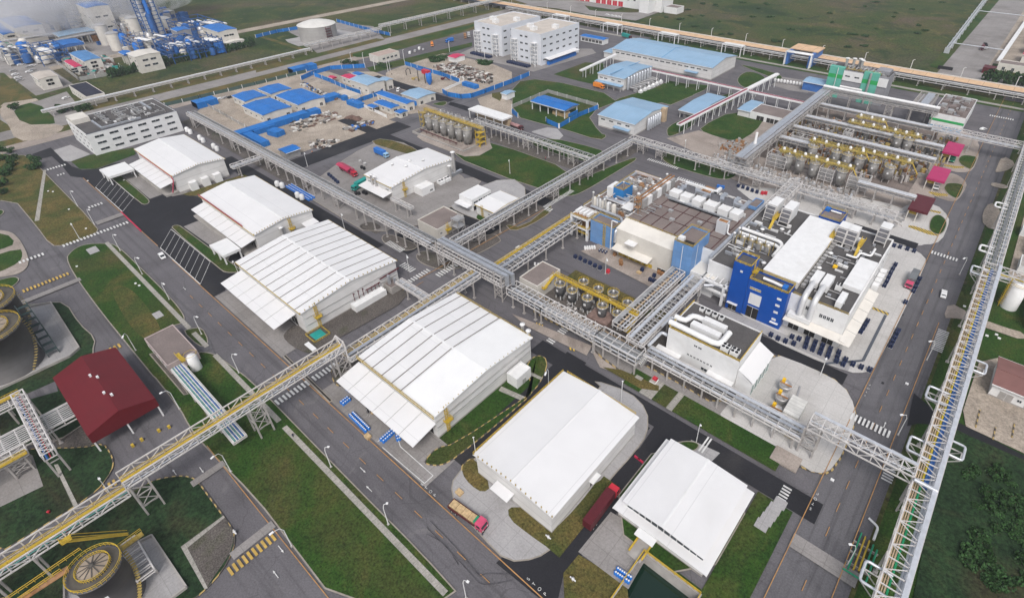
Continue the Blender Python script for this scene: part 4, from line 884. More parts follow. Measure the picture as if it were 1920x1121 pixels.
def rack(name,label,axis,a0,a1,c0,c1,z0,z1,bay=3.0,legs=(),lt='I',pipes=(),top='X',side=True,mat=None,m=.26,tray=None,walk=None,group=None,floor='I',cat='pipe rack'):
	"""axis 'X' or 'Y': runs a0..a1 along it, between c0 and c1 across it, chords at z0 and z1"""
	mat=mat or steel_white
	P=(lambda a,c,z:(a,c,z))if axis=='X' else(lambda a,c,z:(c,a,z))
	root=thing(name,label,cat,P((a0+a1)/2,(c0+c1)/2,0),group)
	n=max(1,round((a1-a0)/bay));st=(a1-a0)/n;b=MB()
	for c in(c0,c1):
		for z in(z0,z1):b.beam(P(a0,c,z),P(a1,c,z),m*1.15)
	for i in range(n+1):
		a=a0+i*st
		for c in(c0,c1):b.beam(P(a,c,z0),P(a,c,z1),m*.9)
		b.beam(P(a,c0,z0),P(a,c1,z0),m*.9)
		if top:b.beam(P(a,c0,z1),P(a,c1,z1),m*.9)
		if i<n:
			if side:
				for c in(c0,c1):
					if i%2:b.beam(P(a,c,z1),P(a+st,c,z0),m*.7)
					else:b.beam(P(a,c,z0),P(a+st,c,z1),m*.7)
			if top=='X':b.beam(P(a,c0,z1),P(a+st,c1,z1),m*.6);b.beam(P(a,c1,z1),P(a+st,c0,z1),m*.55)
			if top=='Z':b.beam(P(a,c0 if i%2 else c1,z1),P(a+st,c1 if i%2 else c0,z1),m*.65)
	b.build('truss',mat,root)
	for L in legs:
		h=z0
		if isinstance(L,tuple):L,lt_=L
		else:lt_=lt
		b=MB()
		if lt_=='I':
			for c in(c0+.1,c1-.1):b.beam(P(L,c,0),P(L,c,h),.45)
			b.beam(P(L,c0,h*.72),P(L,c1,h*.72),.25)
		elif lt_=='X':
			for s in(-1.9,1.9):
				for c in(c0+.1,c1-.1):b.beam(P(L+s,c,0),P(L+s,c,h),.42)
				b.beam(P(L+s,c0,h*.5),P(L+s,c1,h*.5),.2);b.beam(P(L+s,c0,0.4),P(L+s,c1,h*.5),.18);b.beam(P(L+s,c1,h*.5),P(L+s,c0,h),.18)
			for c in(c0+.1,c1-.1):
				for q0,q1 in((0.3,.33),(.33,.66),(.66,.98)):
					b.beam(P(L-1.9,c,h*q0),P(L+1.9,c,h*q1),.18);b.beam(P(L+1.9,c,h*q0),P(L-1.9,c,h*q1),.18);b.beam(P(L-1.9,c,h*q1),P(L+1.9,c,h*q1),.18)
		for c in(c0+.1,c1-.1):
			x,y,_=P(L,c,0)
			b.box(x-.5,x+.5,y-.5,y+.5,.02,.35)if lt_=='I' else None
		b.build('trestle',steel_warm if mat is steel_white else mat,root)
	for pp in pipes:
		off,z,r,mm=pp[:4];s0,s1=(pp[4],pp[5])if len(pp)>4 else(a0,a1)
		MB().tube([P(s0,c0+off,z),P(s1,c0+off,z)],r,7).build('pipe',mm,root)
	if tray:
		for off,z,ww,mm in tray:
			b=MB();b.beam(P(a0,c0+off,z),P(a1,c0+off,z),ww,.18);b.build('cable_tray',mm,root)
	if walk:
		off,z,ww=walk;b=MB();b.beam(P(a0,c0+off,z),P(a1,c0+off,z),ww,.1)
		for s in(-1,1):b.beam(P(a0,c0+off+s*ww/2,z+1),P(a1,c0+off+s*ww/2,z+1),.12);b.beam(P(a0,c0+off+s*ww/2,z+.5),P(a1,c0+off+s*ww/2,z+.5),.08)
		for i in range(n+1):
			for s in(-1,1):b.beam(P(a0+i*st,c0+off+s*ww/2,z),P(a0+i*st,c0+off+s*ww/2,z+1),.1)
		b.build('walkway',yellow,root)
	return root
DK=M('cable_tray_dark',(.16,.165,.17),.6,var=.3,scale=.9)
lag=M('lagged_pipe',(.6,.62,.66),.3,.35,var=.08,scale=.8)
tealpipe=M('teal_pipe',(.12,.32,.3),.5);bluepipe=M('blue_pipe',(.05,.15,.42),.5);greenpipe=M('green_pipe',(.02,.28,.12),.5);tanpipe=M('tan_pipe',(.5,.38,.26),.6);yelpipe=M('yellow_pipe',(.55,.42,.05),.5)
rack('pipe_rack','long white pipe rack from the office corner down past the four white sheds','X',-398,-160,110.9,116.0,6.7,8.4,3.0,[(-392,'X'),-372,-352,(-338,'X'),-330,-318,-306,(-296,'X'),-286,-276,-268,(-258,'X'),-250,-242,(-230,'X'),-213,-206,-199,-190,-183,-177,-168,-162],pipes=[(.8,7.3,.22,lag),(1.7,7.3,.3,galv_plain),(2.5,7.2,.2,lag),(3.2,7.3,.16,tanpipe),(4.0,7.4,.3,lag),(1.2,8.8,.3,lag),(2.2,8.75,.2,galv_plain)],top='I',tray=[(4.3,8.7,1.1,DK)])
rack('pipe_rack','raised silver cased duct bridge over the crossroads, on tall braced trestles','X',-160,-119,110.9,116.0,7.0,8.4,3.0,[(-153.5,'X'),(-121,'X'),-146],pipes=[(.8,7.4,.22,lag),(2.2,7.3,.3,galv_plain),(4.0,7.4,.3,lag)],top='I',walk=None)
o=[o for o in kids(bpy.data.objects['pipe_rack.001'])][0];root=bpy.data.objects['pipe_rack.001']
for X in(-155.4,-151.6,-122.9,-119.1):
	b=MB();b.beam((X,111,7),(X,111,12.4),.42);b.beam((X,115.8,7),(X,115.8,12.4),.42);b.beam((X,111,11),(X,115.8,11),.3);b.beam((X,111,8.4),(X,115.8,11),.18);b.build('tower_post',steel_warm,root)
b=MB();b.beam((-156,113,11.6),(-117.5,113,11.6),1.3,1.0);b.beam((-156,114.9,11.6),(-116.5,114.9,11.6),1.3,1.0);b.beam((-118,113,12),(-118,113,7),1.1,1.1);b.beam((-117,114.9,12),(-117,114.9,7),1.1,1.1)
b.build('cased_duct',galv,root)
b=MB();b.beam((-156,111.6,11.2),(-119,111.6,11.2),.3);b.beam((-156,111.2,9.8),(-119,111.2,9.8),.3);b.build('top_chord',steel_white,root)
rack('pipe_rack','lower rack with open ladder top just past the crossroads, beside the small cream block','X',-117,-100.5,111.3,116.8,4.8,7.7,2.7,[(-114,'I'),-108.5,-103],pipes=[(1,5.2,.25,lag),(2,5.2,.3,galv_plain),(3,5.3,.25,lag),(4,5.3,.3,lag),(2.5,6.4,.25,lag),(1.2,6.4,.3,galv_plain),(4.4,6.4,.35,galv_plain)],top='I',side=False)
rack('pipe_truss','white X braced truss bridge between the row of vessels and the road','X',-100.5,-77.2,111.3,116.8,4.6,7.6,2.35,[(-100.3,'I'),(-77.4,'I')],pipes=[(.9,5.2,.3,lag),(1.8,5.1,.25,galv_plain),(2.7,5.2,.3,lag),(3.6,5.3,.3,galv_plain),(4.6,5.3,.3,lag),(2.2,6.4,.3,lag),(3.4,6.4,.4,galv_plain)],top='X')
r=rack('pipe_rack','white two level rack end box where the racks meet beside the pink slab','X',-77.2,-61.0,111.4,117.2,4.4,7.6,3.0,[-77,-73.3,-67.3,-61.2],pipes=[(1,4.9,.3,lag),(2,4.9,.25,galv_plain),(3,5,.3,lag),(4,5,.3,lag),(1.4,6.4,.25,lag),(3.4,6.4,.35,galv_plain)],top='I',side=False,tray=[(2.9,6.0,4.2,M('grey_tray',(.3,.31,.32),.5,.3,var=.3,scale=1.2))])
for i in range(6):pipe(r,[(-60.8,112.2+i*.7,5.6),(-59.6,112.2+i*.7,5.6),(-59.2,112.2+i*.7,4.4)],.18,galv_plain)
rack('pipe_rack','low rack with silver duct passing in front of the utility block','X',-61,-11,115.9,121.2,4.6,5.7,3.4,[-57.4,-51.9,-46,-40,-34.9,-29.3,-23.9,-18,-12.5],pipes=[(1.2,5.0,.3,lag),(2.2,4.9,.25,galv_plain)],top='I',side=False,tray=[(4.2,6.0,1.1,lag),(2.6,5.9,.9,galv)])
r=bpy.data.objects['pipe_rack.004']
rack('pipe_truss','white X braced truss spanning the right hand road to the tall rack','X',-10.5,14.5,116.2,120.2,10.2,12.6,3.1,[(-9,'X')],pipes=[(3.0,10.7,.25,lag),(1.6,10.7,.25,galv_plain)],top='X',tray=[(4.3,12.8,.9,lag)])
b=MB();
for y in(118.6,119.4,120.2,121.0):b.tube([(-116,y,1.6),(-66,y,1.6)],.2,6)
for x in rng(-114,-68,10):b.box(x-.15,x+.15,118.3,121.3,0,1.4)
tag(b.build('ground_pipeline',tanpipe),'low rust toned pipes on sleepers between the X braced truss and the vessels','pipeline')
r=rack('pipe_rack','tall long white rack with coloured pipes along the right hand edge','Y',52,231,14.5,19.6,9.4,12.3,3.4,[(58,'I'),(75,'I'),(96,'I'),(117,'X'),(140,'I'),(160,'I'),(181,'I'),(203,'I'),(228,'X')],pipes=[(.5,9.9,.2,tanpipe),(1.0,9.9,.16,tanpipe),(1.5,9.9,.2,tanpipe),(2.0,9.95,.26,greenpipe,52,117),(2.0,9.95,.26,yelpipe,117,231),(2.6,9.9,.3,bluepipe,117,231),(3.1,9.9,.3,bluepipe,117,231),(3.6,9.9,.3,lag),(4.2,9.9,.4,lag)],top='Z',tray=[(4.6,12.6,1.0,lag)])
for y,s in((87,-1),(150,-1),(128,-1),(225,-1),(133,1),(170,1)):
	X0=14.5 if s<0 else 19.6
	pipe(r,[(X0+2*-s,y-2.6,11),(X0+3.2*s,y-2.6,11),(X0+3.2*s,y+2.6,11),(X0+2*-s,y+2.6,11)],.32,lag,'expansion_loop')
	b=MB();b.beam((X0,y-1.5,9.5),(X0+3*s,y-1.5,9.5),.25);b.beam((X0,y+1.5,9.5),(X0+3*s,y+1.5,9.5),.25);b.beam((X0+3*s,y-1.5,9.5),(X0+3*s,y+1.5,9.5),.25);b.beam((X0+3*s,y-1.5,9.5),(X0,y-1.5,6.5),.2);b.beam((X0+3*s,y+1.5,9.5),(X0,y+1.5,6.5),.2);b.build('loop_bracket',steel_white,r)
pipe(r,[(14.6,115.6,12.7),(19.5,115.6,12.7)],.5,lag,'cross_duct')
r2=rack('pipe_rack','grey white upper stretch of the right hand rack beside the red roofed tanker bays','Y',231,500,14.3,19.4,9.4,12.0,3.6,[(245,'I'),(262,'I'),(285,'I'),(310,'I'),(335,'I'),(358,'X'),(385,'I'),(420,'I'),(455,'I')],pipes=[(.6,11,.3,lag),(1.4,11,.3,galv_plain),(2.2,11,.25,lag),(3.0,11,.3,galv_plain),(3.8,11,.3,lag),(4.5,11,.3,lag)],top='I',tray=[(2.5,12.3,.9,DK)])
for y in(243,286):
	pipe(r2,[(16,y-2.4,11),(11.5,y-2.4,11),(11.5,y+2.4,11),(16,y+2.4,11)],.4,plain_white,'expansion_loop')
r3=rack('pipe_truss','white truss branching right from the tall rack near the yellow caged tank','X',19.6,70,226,231,9.4,12.2,3.6,[(40,'I')],pipes=[(1,10,.3,lag),(2,10,.3,galv_plain),(3,10,.3,yelpipe),(4,10,.3,bluepipe)],top='X')
rack('pipe_truss','far white truss crossing the right hand road beyond the striped green building','X',-28,14.4,368,373,8.2,11.0,3.4,[(-26,'I'),(-8,'I')],pipes=[(1,8.7,.3,lag),(2.4,8.7,.35,lag),(3.6,8.7,.3,galv_plain)],top='X')
r=rack('pipe_truss','high white truss bridge with yellow walkway over the left hand road','Y',-6.6,54,-134.5,-130.2,12.0,14.4,3.35,[(-4.2,'X'),(25.4,'X'),(52,'X')],pipes=[(3.0,12.4,.16,galv_plain),(3.8,12.4,.18,lag)],top=None,walk=(1.5,12.3,1.3))
b=MB()
for c in(-134.5,-130.2):
	b.beam((c,53.8,8),(c,53.8,15.6),.35);b.beam((c,50.4,12),(c,53.8,15.6),.25)
b.beam((-134.5,53.8,15.5),(-130.2,53.8,15.5),.35);b.beam((-134.5,53.8,10),(-130.2,53.8,15.5),.25);b.beam((-130.2,53.8,10),(-134.5,53.8,15.5),.25);b.build('end_portal',steel_white,r)
rack('pipe_rack','lower white rack with yellow walkway running off the bottom left corner','Y',-66,-6.6,-134.5,-130.2,9.4,11.8,3.35,[-48,-40,-33,-26,(-60,'X')],pipes=[(3.0,9.9,.16,tealpipe),(3.8,9.9,.18,galv_plain)],top=None,walk=(1.5,9.8,1.3))
b=MB();b.box(-130.2,-128.4,-21,-19,9.6,9.75);b.beam((-128.8,-20,9.7),(-128.8,-11,.1),1.0,.15);b.rail([(-130.1,-21),(-128.4,-21),(-128.4,-19)],9.7,1,1,.09)
for dx in(-.5,.5):b.beam((-128.8+dx,-19,10.6),(-128.8+dx,-11,1.1),.1)
tag(b.build('access_stair',yellow),'yellow stair dropping from the bottom left rack to the grass','stair')
rack('pipe_rack','rack with yellow walkway squeezed between the two striped sheds up to the crossroads','Y',54,110,-134.2,-129.0,7.4,9.2,3.2,[62,72,84,96,(106,'I')],pipes=[(2.8,7.9,.25,lag),(3.6,7.9,.3,galv_plain),(4.4,7.9,.35,lag)],top='I',walk=(1.6,7.8,1.3),tray=[(3.6,9.4,1.2,galv)])
rack('pipe_rack','rack with parallel grey pipes from the crossroads to the vessels of the brown roofed plant','Y',116,166,-131.5,-124,5.6,7.6,3.2,[(121,'I'),131,142,153,163],pipes=[(1,6.2,.35,lag),(2.2,6.2,.3,galv_plain),(3.4,6.2,.35,lag),(4.6,6.2,.25,galv_plain),(6.4,6.2,.35,lag)],top='I',side=False,walk=(1.4,7.7,.9),tray=[(4.2,7.8,1.1,galv)])
rack('pipe_rack','slim rack from the striped shed annexe toward the crossroads','X',-154.6,-134.5,89.6,92.6,4.4,5.2,3.3,[-148,-141],pipes=[(.5,4.8,.2,lag),(1.1,4.8,.2,galv_plain),(1.7,4.8,.2,lag),(2.3,4.8,.2,lag)],top='I',side=False)
rack('pipe_rack','rack rising from the small cream pump house across to the far crossroads','Y',120,251,-158.0,-153.4,5.4,7.8,3.1,[(126,'I'),(134,'X'),145,154,164,169.5,(184,'X'),195,203,(212,'X'),224,236,247],pipes=[(.8,6.1,.25,lag),(1.8,6.1,.3,galv_plain),(2.8,6.1,.3,lag),(3.8,6.1,.25,galv_plain),(3.4,8.1,.3,lag),(2.6,8.05,.2,galv_plain)],top='I',tray=[(1,8.1,.9,DK)])
rack('pipe_rack','white rack from the silo row past the lawn to the far crossroads','X',-246,-158,217.8,221.8,6.4,8.4,3.1,[-240,-232,(-224,'I'),-217.6,-210,(-204,'X'),-195,-187,-179,(-171,'X'),-162],pipes=[(.8,7,.25,lag),(1.8,7,.3,lag),(2.8,7,.25,galv_plain)],top='I',tray=[(3,8.7,.9,DK)])
rack('pipe_truss','X braced rack running from the far crossroads along the front of the tank rows','X',-158,-20,254.6,259.6,5.2,7.4,3.2,[(-150,'X'),(-138,'X'),-128,-115.7,-107,-99,-91,(-82,'X'),-72,-60,-49,(-38,'X'),-28],pipes=[(1,5.8,.3,lag),(2,5.8,.3,galv_plain),(3,5.8,.3,lag),(4,5.8,.3,galv_plain)],top='Z')
r=rack('conveyor_gallery','wide grey covered gallery climbing along the near side of the process units','Y',262,395,-98.6,-91.5,7.6,10.6,3.6,[(268,'I'),280,292,304,(316,'X'),330,344,(358,'X'),372,386],pipes=[(.5,9.2,.3,galv_plain),(6.6,9.2,.3,galv_plain)],top='I',mat=steel_warm,tray=[(2.4,10.9,3.8,galv),(5.6,10.95,1.6,M('gallery_grey',(.36,.36,.38),.5,.2,var=.15))])
r=rack('conveyor_gallery','white topped rack crossing in front of the green and white banded building','X',-98,-30,395,400,9,11.6,3.8,[(-92,'I'),-80,-68,(-56,'X'),-44,-32],pipes=[(1,9.6,.4,galv_plain),(2.6,12.2,1.0,plain_white),(4.2,9.6,.4,galv_plain)],top='I',mat=steel_warm)
rack('pipe_rack','ribbed rack with louvred roof beside the green and white banded building','Y',398,432,-46,-36,8,10,2.6,[(404,'I'),416,428],pipes=[(2,8.6,.3,lag),(5,8.6,.4,galv_plain),(8,8.6,.3,lag)],top='I',tray=[(6.2,10.2,4.2,galv)],mat=steel_warm)
rows=[(277,'nearest',-42,-17),(307,'second',-97,-73),(327,'third',-97,-18),(347.5,'fourth',-97,-18),(374,'farthest',-97,-24)]
for i,(y,w_,xa,xb)in enumerate(rows):
	rack('process_rack','%s of the five parallel cross racks in the process tank yard'%w_,'X',xa,xb,y,y+3.6,6.0,7.6,4.2,rng(xa+1,xb-1,max(4,int((xb-xa)/9))),pipes=[(.8,7.9,.32,lag),(1.5,7.9,.28,galv_plain),(2.3,7.9,.36,lag),(3.1,7.9,.3,galv_plain),(1.2,6.3,.3,lag),(3,6.3,.3,galv_plain)],top='I',side=False,mat=steel_warm,group='cross racks in the process tank yard',m=.3,tray=[(1.9,7.62,3.2,M('old_tray',(.24,.225,.21),.7,.1,var=.3,scale=.8))])
r=rack('pipe_bridge','white open grid bridge from the blue tower plant to the process tank yard','Y',222,255,-66.5,-61.0,8.0,11.0,2.6,[(228,'I'),(250,'I')],pipes=[(1.4,8.6,.3,lag),(3.4,8.6,.3,galv_plain)],top='Z')
r=rack('pipe_bridge','twin pipe bridge from the lower rack up to the deep blue tower building','Y',117.4,160,-68.5,-62.5,6.6,8.4,3.0,[(122,'I'),134,146,157],pipes=[(1,7,.35,lag),(2.4,7,.3,galv_plain),(4.2,7,.3,lag),(5.2,7,.35,lag)],top='I',tray=[(5.2,8.7,1.0,lag),(1.4,8.8,1.0,lag)])
pipe(r,[(-60.5,118,8.6),(-60.5,126,8.6),(-58.4,126,8.4)],.55,lag,'big_pipe');pipe(r,[(-61.6,128,9),(-61.6,134,9),(-58.6,134,9)],.45,lag,'big_pipe')
rack('pipe_bridge','grey cased rack running beside the row of dark vessels','Y',121,161,-76.5,-71,6.2,7.8,3.2,[(126,'I'),138,150],pipes=[(2.2,6.8,.3,tanpipe),(3.4,6.8,.3,lag),(4.6,6.8,.25,lag)],top='I',side=False,tray=[(1.0,8.0,1.4,M('grey_tray2',(.38,.38,.38),.5,.3,var=.2))])
rack('pipe_rack','short rack linking the farthest white shed to the long rack','Y',95,110.9,-303.5,-300,5.4,7,3.2,[98],pipes=[(.8,6,.3,lag),(1.8,6,.3,lag),(2.8,6,.3,lag)],top='I')
b=MB()
r=rack('pipe_rack','short rack from the long rack to the canopy of the laboratory shed','X',-208,-193,127,129,5.4,6.4,3,[-205,-196],pipes=[(.6,5.9,.25,lag),(1.2,5.9,.25,galv_plain)],top='I',side=False)
r=rack('pipe_rack','low gantry of teal and white pipes between the pink block and the truss bridge','X',-174,-131,16.9,20.6,3.6,4.2,3.4,[-168,-159,-150,-141],pipes=[(.3+.38*i,4.5,.14,(plain_white,tealpipe,plain_white,bluepipe)[i%4])for i in range(9)],top='I',side=False)
rack('pipe_rack','railed rack of grey pipes running in under the red roofed shed','Y',-60,-7.5,-181,-173.5,5.2,6.4,3.2,[-50,-38,-26,-14],pipes=[(.7+.9*i,6.5,.2,galv_plain)for i in range(8)],top='I',side=False)
rack('pipe_truss','short white truss crossing the railed rack left of the red roofed shed','X',-192,-160,-17.6,-14.8,8.0,10.2,2.6,[(-190,'I'),-176,(-161,'I')],pipes=[(.7,8.4,.25,bluepipe),(1.4,8.4,.14,redp),(2.1,8.4,.2,galv_plain)],top='X')
rack('pipe_rack','tan railed rack meeting the short white truss at the left edge','Y',-55,-16,-196,-191,6.4,7.4,3.0,[-46,-34,(-20,'I')],pipes=[(.8+i,6.6,.28,galv_plain)for i in range(4)],top='I',side=False,walk=(1.2,7.6,1.4))
rack('pipe_rack','yellow railed rack at the far left edge under the big tank','Y',-64,-20,-172,-168.5,6.0,7.4,3.0,[-56,-44,-32,(-23,'X')],pipes=[(.8,6.4,.25,galv_plain),(2,6.4,.25,galv_plain),(3.2,6.4,.25,lag)],top='I',walk=(4.2,7.4,1.0))
rack('pipe_rack','white rack with pipes along the near edge of the bottom left tank','Y',-62,-33,-123.6,-119.5,5.6,7.0,3.2,[(-44,'I'),-36],pipes=[(2,6,.25,lag),(2.8,6,.25,galv_plain),(3.6,6,.25,lag)],top=None,walk=(.9,6.2,1.5))
rack('pipe_gantry','open white frame with yellow end box beside the bottom left tank','X',-123,-111,-13.5,-10,3.8,4.6,2.0,[-121,-113],pipes=(),top='I',side=False,walk=None)
rack('pipe_rack','long slim rack beside the public road at the top left','Y',55,250,-492,-489.4,3.6,4.8,5,list(rng(60,245,16)),pipes=[(.6,5,.3,plain_white),(1.6,5,.3,lag)],top='I',m=.3)
rack('pipe_rack','slim rack beside the public road passing the big domed tank','Y',250,330,-500,-496,5.2,7,4,list(rng(254,326,8)),pipes=[(1,6,.3,lag),(2.6,6,.3,lag)],top='I',m=.32)
rack('pipe_rack','slim rack beside the public road beyond the domed tank','Y',330,520,-500,-496,7.2,9.4,5,list(rng(340,515,10)),pipes=[(1,8,.4,lag),(2.6,8,.4,lag)],top='Z',m=.4)
rack('pipe_rack','dark low pipe corridor along the inner side of the tan conveyor','X',-470,60,478,483,4.0,5.6,8,list(rng(-465,55,34)),pipes=[(.8,5.9,.35,DK),(1.8,5.9,.35,plain_white),(2.8,5.9,.35,DK),(3.8,5.9,.35,DK)],top=None,side=False,m=.35)
for i,x in enumerate((-395,-330,-268,-205)):
	b=MB()
	for y in(470,477.5):
		for xx in(x,x+17):b.beam((xx,y,0),(xx,y,8),.6)
		b.beam((x,y,8),(x+17,y,8),.6)
	b.beam((x,470,8),(x,477.5,8),.6);b.beam((x+17,470,8),(x+17,477.5,8),.6)
	for y in(472,474,476):b.tube([(x,y,8.4),(x+17,y,8.4)],.35,6)
	tag(b.build('pipe_portal',plain_white),('leftmost','second from left','third from left','rightmost')[i]+' of the four white road crossing portals along the tan conveyor','portal','white portals along the tan conveyor')
r=thing('conveyor','long tan topped conveyor corridor along the top boundary','conveyor',(-200,497,0))
b=MB();b.box(-700,120,487,499,4.6,5.0);b.build('deck',salmon,r)
b=MB();b.box(-700,120,486.4,487,3.6,5.4);b.build('side_girder',M('dark_girder',(.07,.08,.11),.6),r)
for x in rng(-690,110,60):MB().box(x-.3,x+.3,487,499,.02,4.6).build('pier',conc,r)
b=MB();b.box(-700,120,499.3,500,4.2,5.6);b.build('edge_beam',cream,r)
r=thing('crossing_house','blue sided gantry house with tan roof over the conveyor','gantry',(-141,486,0))
for x in(-150,-132):
	MB().box(x-1.2,x+1.2,473,500,.02,10).build('side_wall',bluepipe,r)
MB().box(-152,-130,483,501,10,10.6).build('roof',salmon,r);b=MB()
for y in(471,473,475):b.tube([(-151,y,0),(-151,y,10.5),(-131,y,10.5),(-131,y,0)],.5,6)
b.build('pipe_arch',plain_white,r)
for j,(x0,x1,y,n)in enumerate(((-88,-78,281,'left end of the front tank row'),(-61,-54,281,'middle of the front tank row'),(-47,-38,281,'right end of the front tank row'),(-88,-76,312,'left end of the middle tank row'),(-66,-62,336,'back tank rows'))):
	b=MB();r=thing('pipe_structure','white open pipe frame at the '+n,'pipe rack',((x0+x1)/2,y,0))
	for x in rng(x0,x1,3):
		for yy in(y,y+6):b.beam((x,yy,0),(x,yy,8.6),.28)
		for z in(2.2,4.2,6.2,8.4):b.beam((x,y,z),(x,y+6,z),.2)
	for z in(2.2,4.2,6.2,8.4):
		for yy in(y,y+6):b.beam((x0,yy,z),(x1,yy,z),.22)
	b.build('frame',steel_white,r)
	for z in(2.6,4.6,6.6):
		for q in range(5):MB().tube([(x0,y+.8+q*1.1,z),(x1,y+.8+q*1.1,z)],.16,6).build('pipe',galv_plain,r)
def gallery(name,label,p,q,z0,z1,w_,mat,posts):
	p=Vector((p[0],p[1],z0));q=Vector((q[0],q[1],z1));r=thing(name,label,'conveyor',((p+q)/2).to_tuple()[:2]+(0,))
	MB().beam(p,q,w_,1.0).build('gallery_box',plain_white,r);up=Vector((0,0,.62));MB().beam(p+up,q+up,w_*.45,.25).build('belt_cover',mat,r)
	for i in range(posts):
		c=p+(q-p)*((i+.5)/posts);b=MB();d=(q-p).normalized();s_=Vector((-d.y,d.x,0))*(w_/2)
		for k in(-1,1):b.beam((c+s_*k).to_tuple()[:2]+(0,),(c+s_*k).to_tuple()[:2]+(c.z-.4,),.35)
		b.build('trestle',plain_white,r)
	return r
gallery('conveyor','white conveyor with magenta strip sloping past the pale blue open shed',(-146.5,291),(-139,370),6.5,8.5,3.2,M('magenta_strip',(.26,.06,.09),.5),10)
gallery('conveyor','pinkish conveyor from the largest pale blue shed toward the process units',(-230,372),(-97,372),7.2,7.2,3.2,M('magenta_strip',(.26,.06,.09),.5),16)
gallery('conveyor','short white conveyor crossing the pinkish one near the largest pale blue shed',(-141,362),(-136,416),7.5,8.5,3,plain_white,6)
gallery('conveyor','white conveyor from the tall white block down to the ribbed pale blue shed',(-262,392),(-258,340),6.5,6.5,2.5,plain_white,5)
def grid_lines(root,x0,x1,y0,y1,z,nx,ny):
	b=MB()
	for x in rng(x0,x1,nx):b.beam((x,y0,z+.12),(x,y1,z+.12),.35,.2)
	for y in rng(y0,y1,ny):b.beam((x0,y,z+.12),(x1,y,z+.12),.3,.18)
	return b.build('roof_upstands',M('roof_joint',(.1,.05,.05),.8,var=.3),root)
def tower(name,label,x0,x1,y0,y1,h,mat,roofm=brown_roof,rl=yellow_old):
	r=flatb(name,label,'tower',x0,x1,y0,y1,h,wall=mat,roof=roofm,par=.5)
	MB().rail([(x0+.1,y0+.1),(x1-.1,y0+.1),(x1-.1,y1-.1),(x0+.1,y1-.1),(x0+.1,y0+.1)],h+.5,1.0,2,.14).build('handrail',rl,r);return r
r=flatb('process_block','large block with brown gridded roof crowded with ducts, right of the wide vessel skid','process building',-105,-65,171,215,14,roof=brown_roof,par=.4)
grid_lines(r,-99,-67,172,198,14.0,7,4)
for x,y in((-93,187),(-89,181),(-79,186),(-98,206),(-101,201)):MB().box(x-1,x+1,y-.8,y+.8,14,15).build('roof_hatch',galv_plain,r)
b=MB();b.add([(-104.8,164,12.6),(-78.6,164,12.6),(-78.6,171,14.2),(-104.8,171,14.2)],[(0,1,2,3)]);b.build('front_roof',M('creamy_roof',(.68,.65,.6),.6,var=.04,scale=.2,dirt=.2),r)
b=MB();b.box(-104.8,-78.6,163.9,171,0,12.58);b.build('front_wall',cream,r);MB().rail([(-104.5,170.8),(-79,170.8)],14.2,.9,2,.1).build('handrail',yellow_old,r)
canopy(r,-104,-86.7,159.6,163.8,5.4,4.9,'-Y',mat=M('creamy_roof',(.6,.6,.6)),sky=False)
wins(r,'-Y',163.9,rng(-101,-88.5,5),[.1],3.6,2.2,yellow,'dock_door');wins(r,'-Y',163.9,[-82.5],[.1],3.4,2.2,dark_open,'door')
MB().box(-98.5,-94,160.5,163.9,9.4,9.6).build('upper_canopy',plain_white,r)
for k in range(7):
	y=181+k*3.9;b=MB();b.box(-105.6,-102.8,y,y+3.2,14.4,18.4);b.build('filter_housing',plain_white if k%2 else galv_plain,r)
b=MB();b.box(-106.2,-105.7,180,209,18.4,18.9);b.box(-104.6,-104.1,180,209,18.4,18.8);b.build('housing_rail',rust,r)
for y in(184,190,196,202,208):stack(r,-107.5,y,14,4.5,.35)
b=MB()
for s in(0,2.2):
	for q in(0,2.2):b.beam((-105+s,176.8+q,14),(-105+s,176.8+q,21),.2)
for z in(16.5,19,21):b.box(-105.1,-102.7,176.7,179.1,z,z+.12)
b.build('ladder_tower',rust,r)
for k,(x,w_,dd)in enumerate(((-97.5,4.5,4),(-92,4.5,5),(-86.5,4.2,5),(-80.5,5,5.5),(-74.5,4.5,5),(-69.5,4,5))):
	ahu(r,x-w_/2,x+w_/2,199-dd/2+.3*k*0,199+dd/2,14,3.4,'air_handler',plain_white)
	if k in(1,3,4):b=MB();b.box(x-1.9,x+1.9,201,201.8,17.4,20.6);b.build('intake_louvre',M('louvre_grey',(.2,.2,.22),.5,.3,var=.2,lin=[(2,.5,.15,.5)]),r)
	duct(r,[(x,201.5,15.6),(x,212,15.6)],1.8,1.4)
duct(r,[(-99,195.6,14.8),(-70,195.6,14.8)],.7,.6);duct(r,[(-98,194.7,14.6),(-70,194.7,14.6)],.4,.4,black)
duct(r,[(-98,206.5,16),(-71,206.5,16)],1.6,1.3);duct(r,[(-98,210,16.5),(-84,210,16.5),(-84,214,16.5)],1.3,1.3,plain_white)
ahu(r,-90,-86,208,213,14,2.6,mat=rust)
a=flatb('plant_cubicle','small tall white louvred cubicle with rusty top on the brown gridded roof','plant room',-71.5,-67.2,184.5,187.5,19,wall=M('grey_white_clad',(.55,.56,.58),.5,var=.06,lin=[(2,.7,.06,.8)]),roof=rust,z0=14.0,par=.3)
pipe(a,[(-66.6,184.6,19),(-66.6,184.6,15),(-63,184.6,15)],.35,plain_white)
r=flatb('plant_room','pale blue box plant room at the far right of the brown gridded roof','plant room',-69,-65.2,209.5,217.6,15.6,wall=tower_blue,roof=brown_roof,z0=14.45,par=.3)
r=flatb('vessel_hall','lower cluttered roof with white vessels and coiled ducts, left of the brown gridded roof','process building',-128,-105.2,172,215,10.5,wall=plain_white,roof=brown_roof,par=.3)
MB().rail([(-127.8,172.2),(-127.8,214.8),(-105.5,214.8)],10.8,1,3,.14).build('handrail',yellow_old,r)
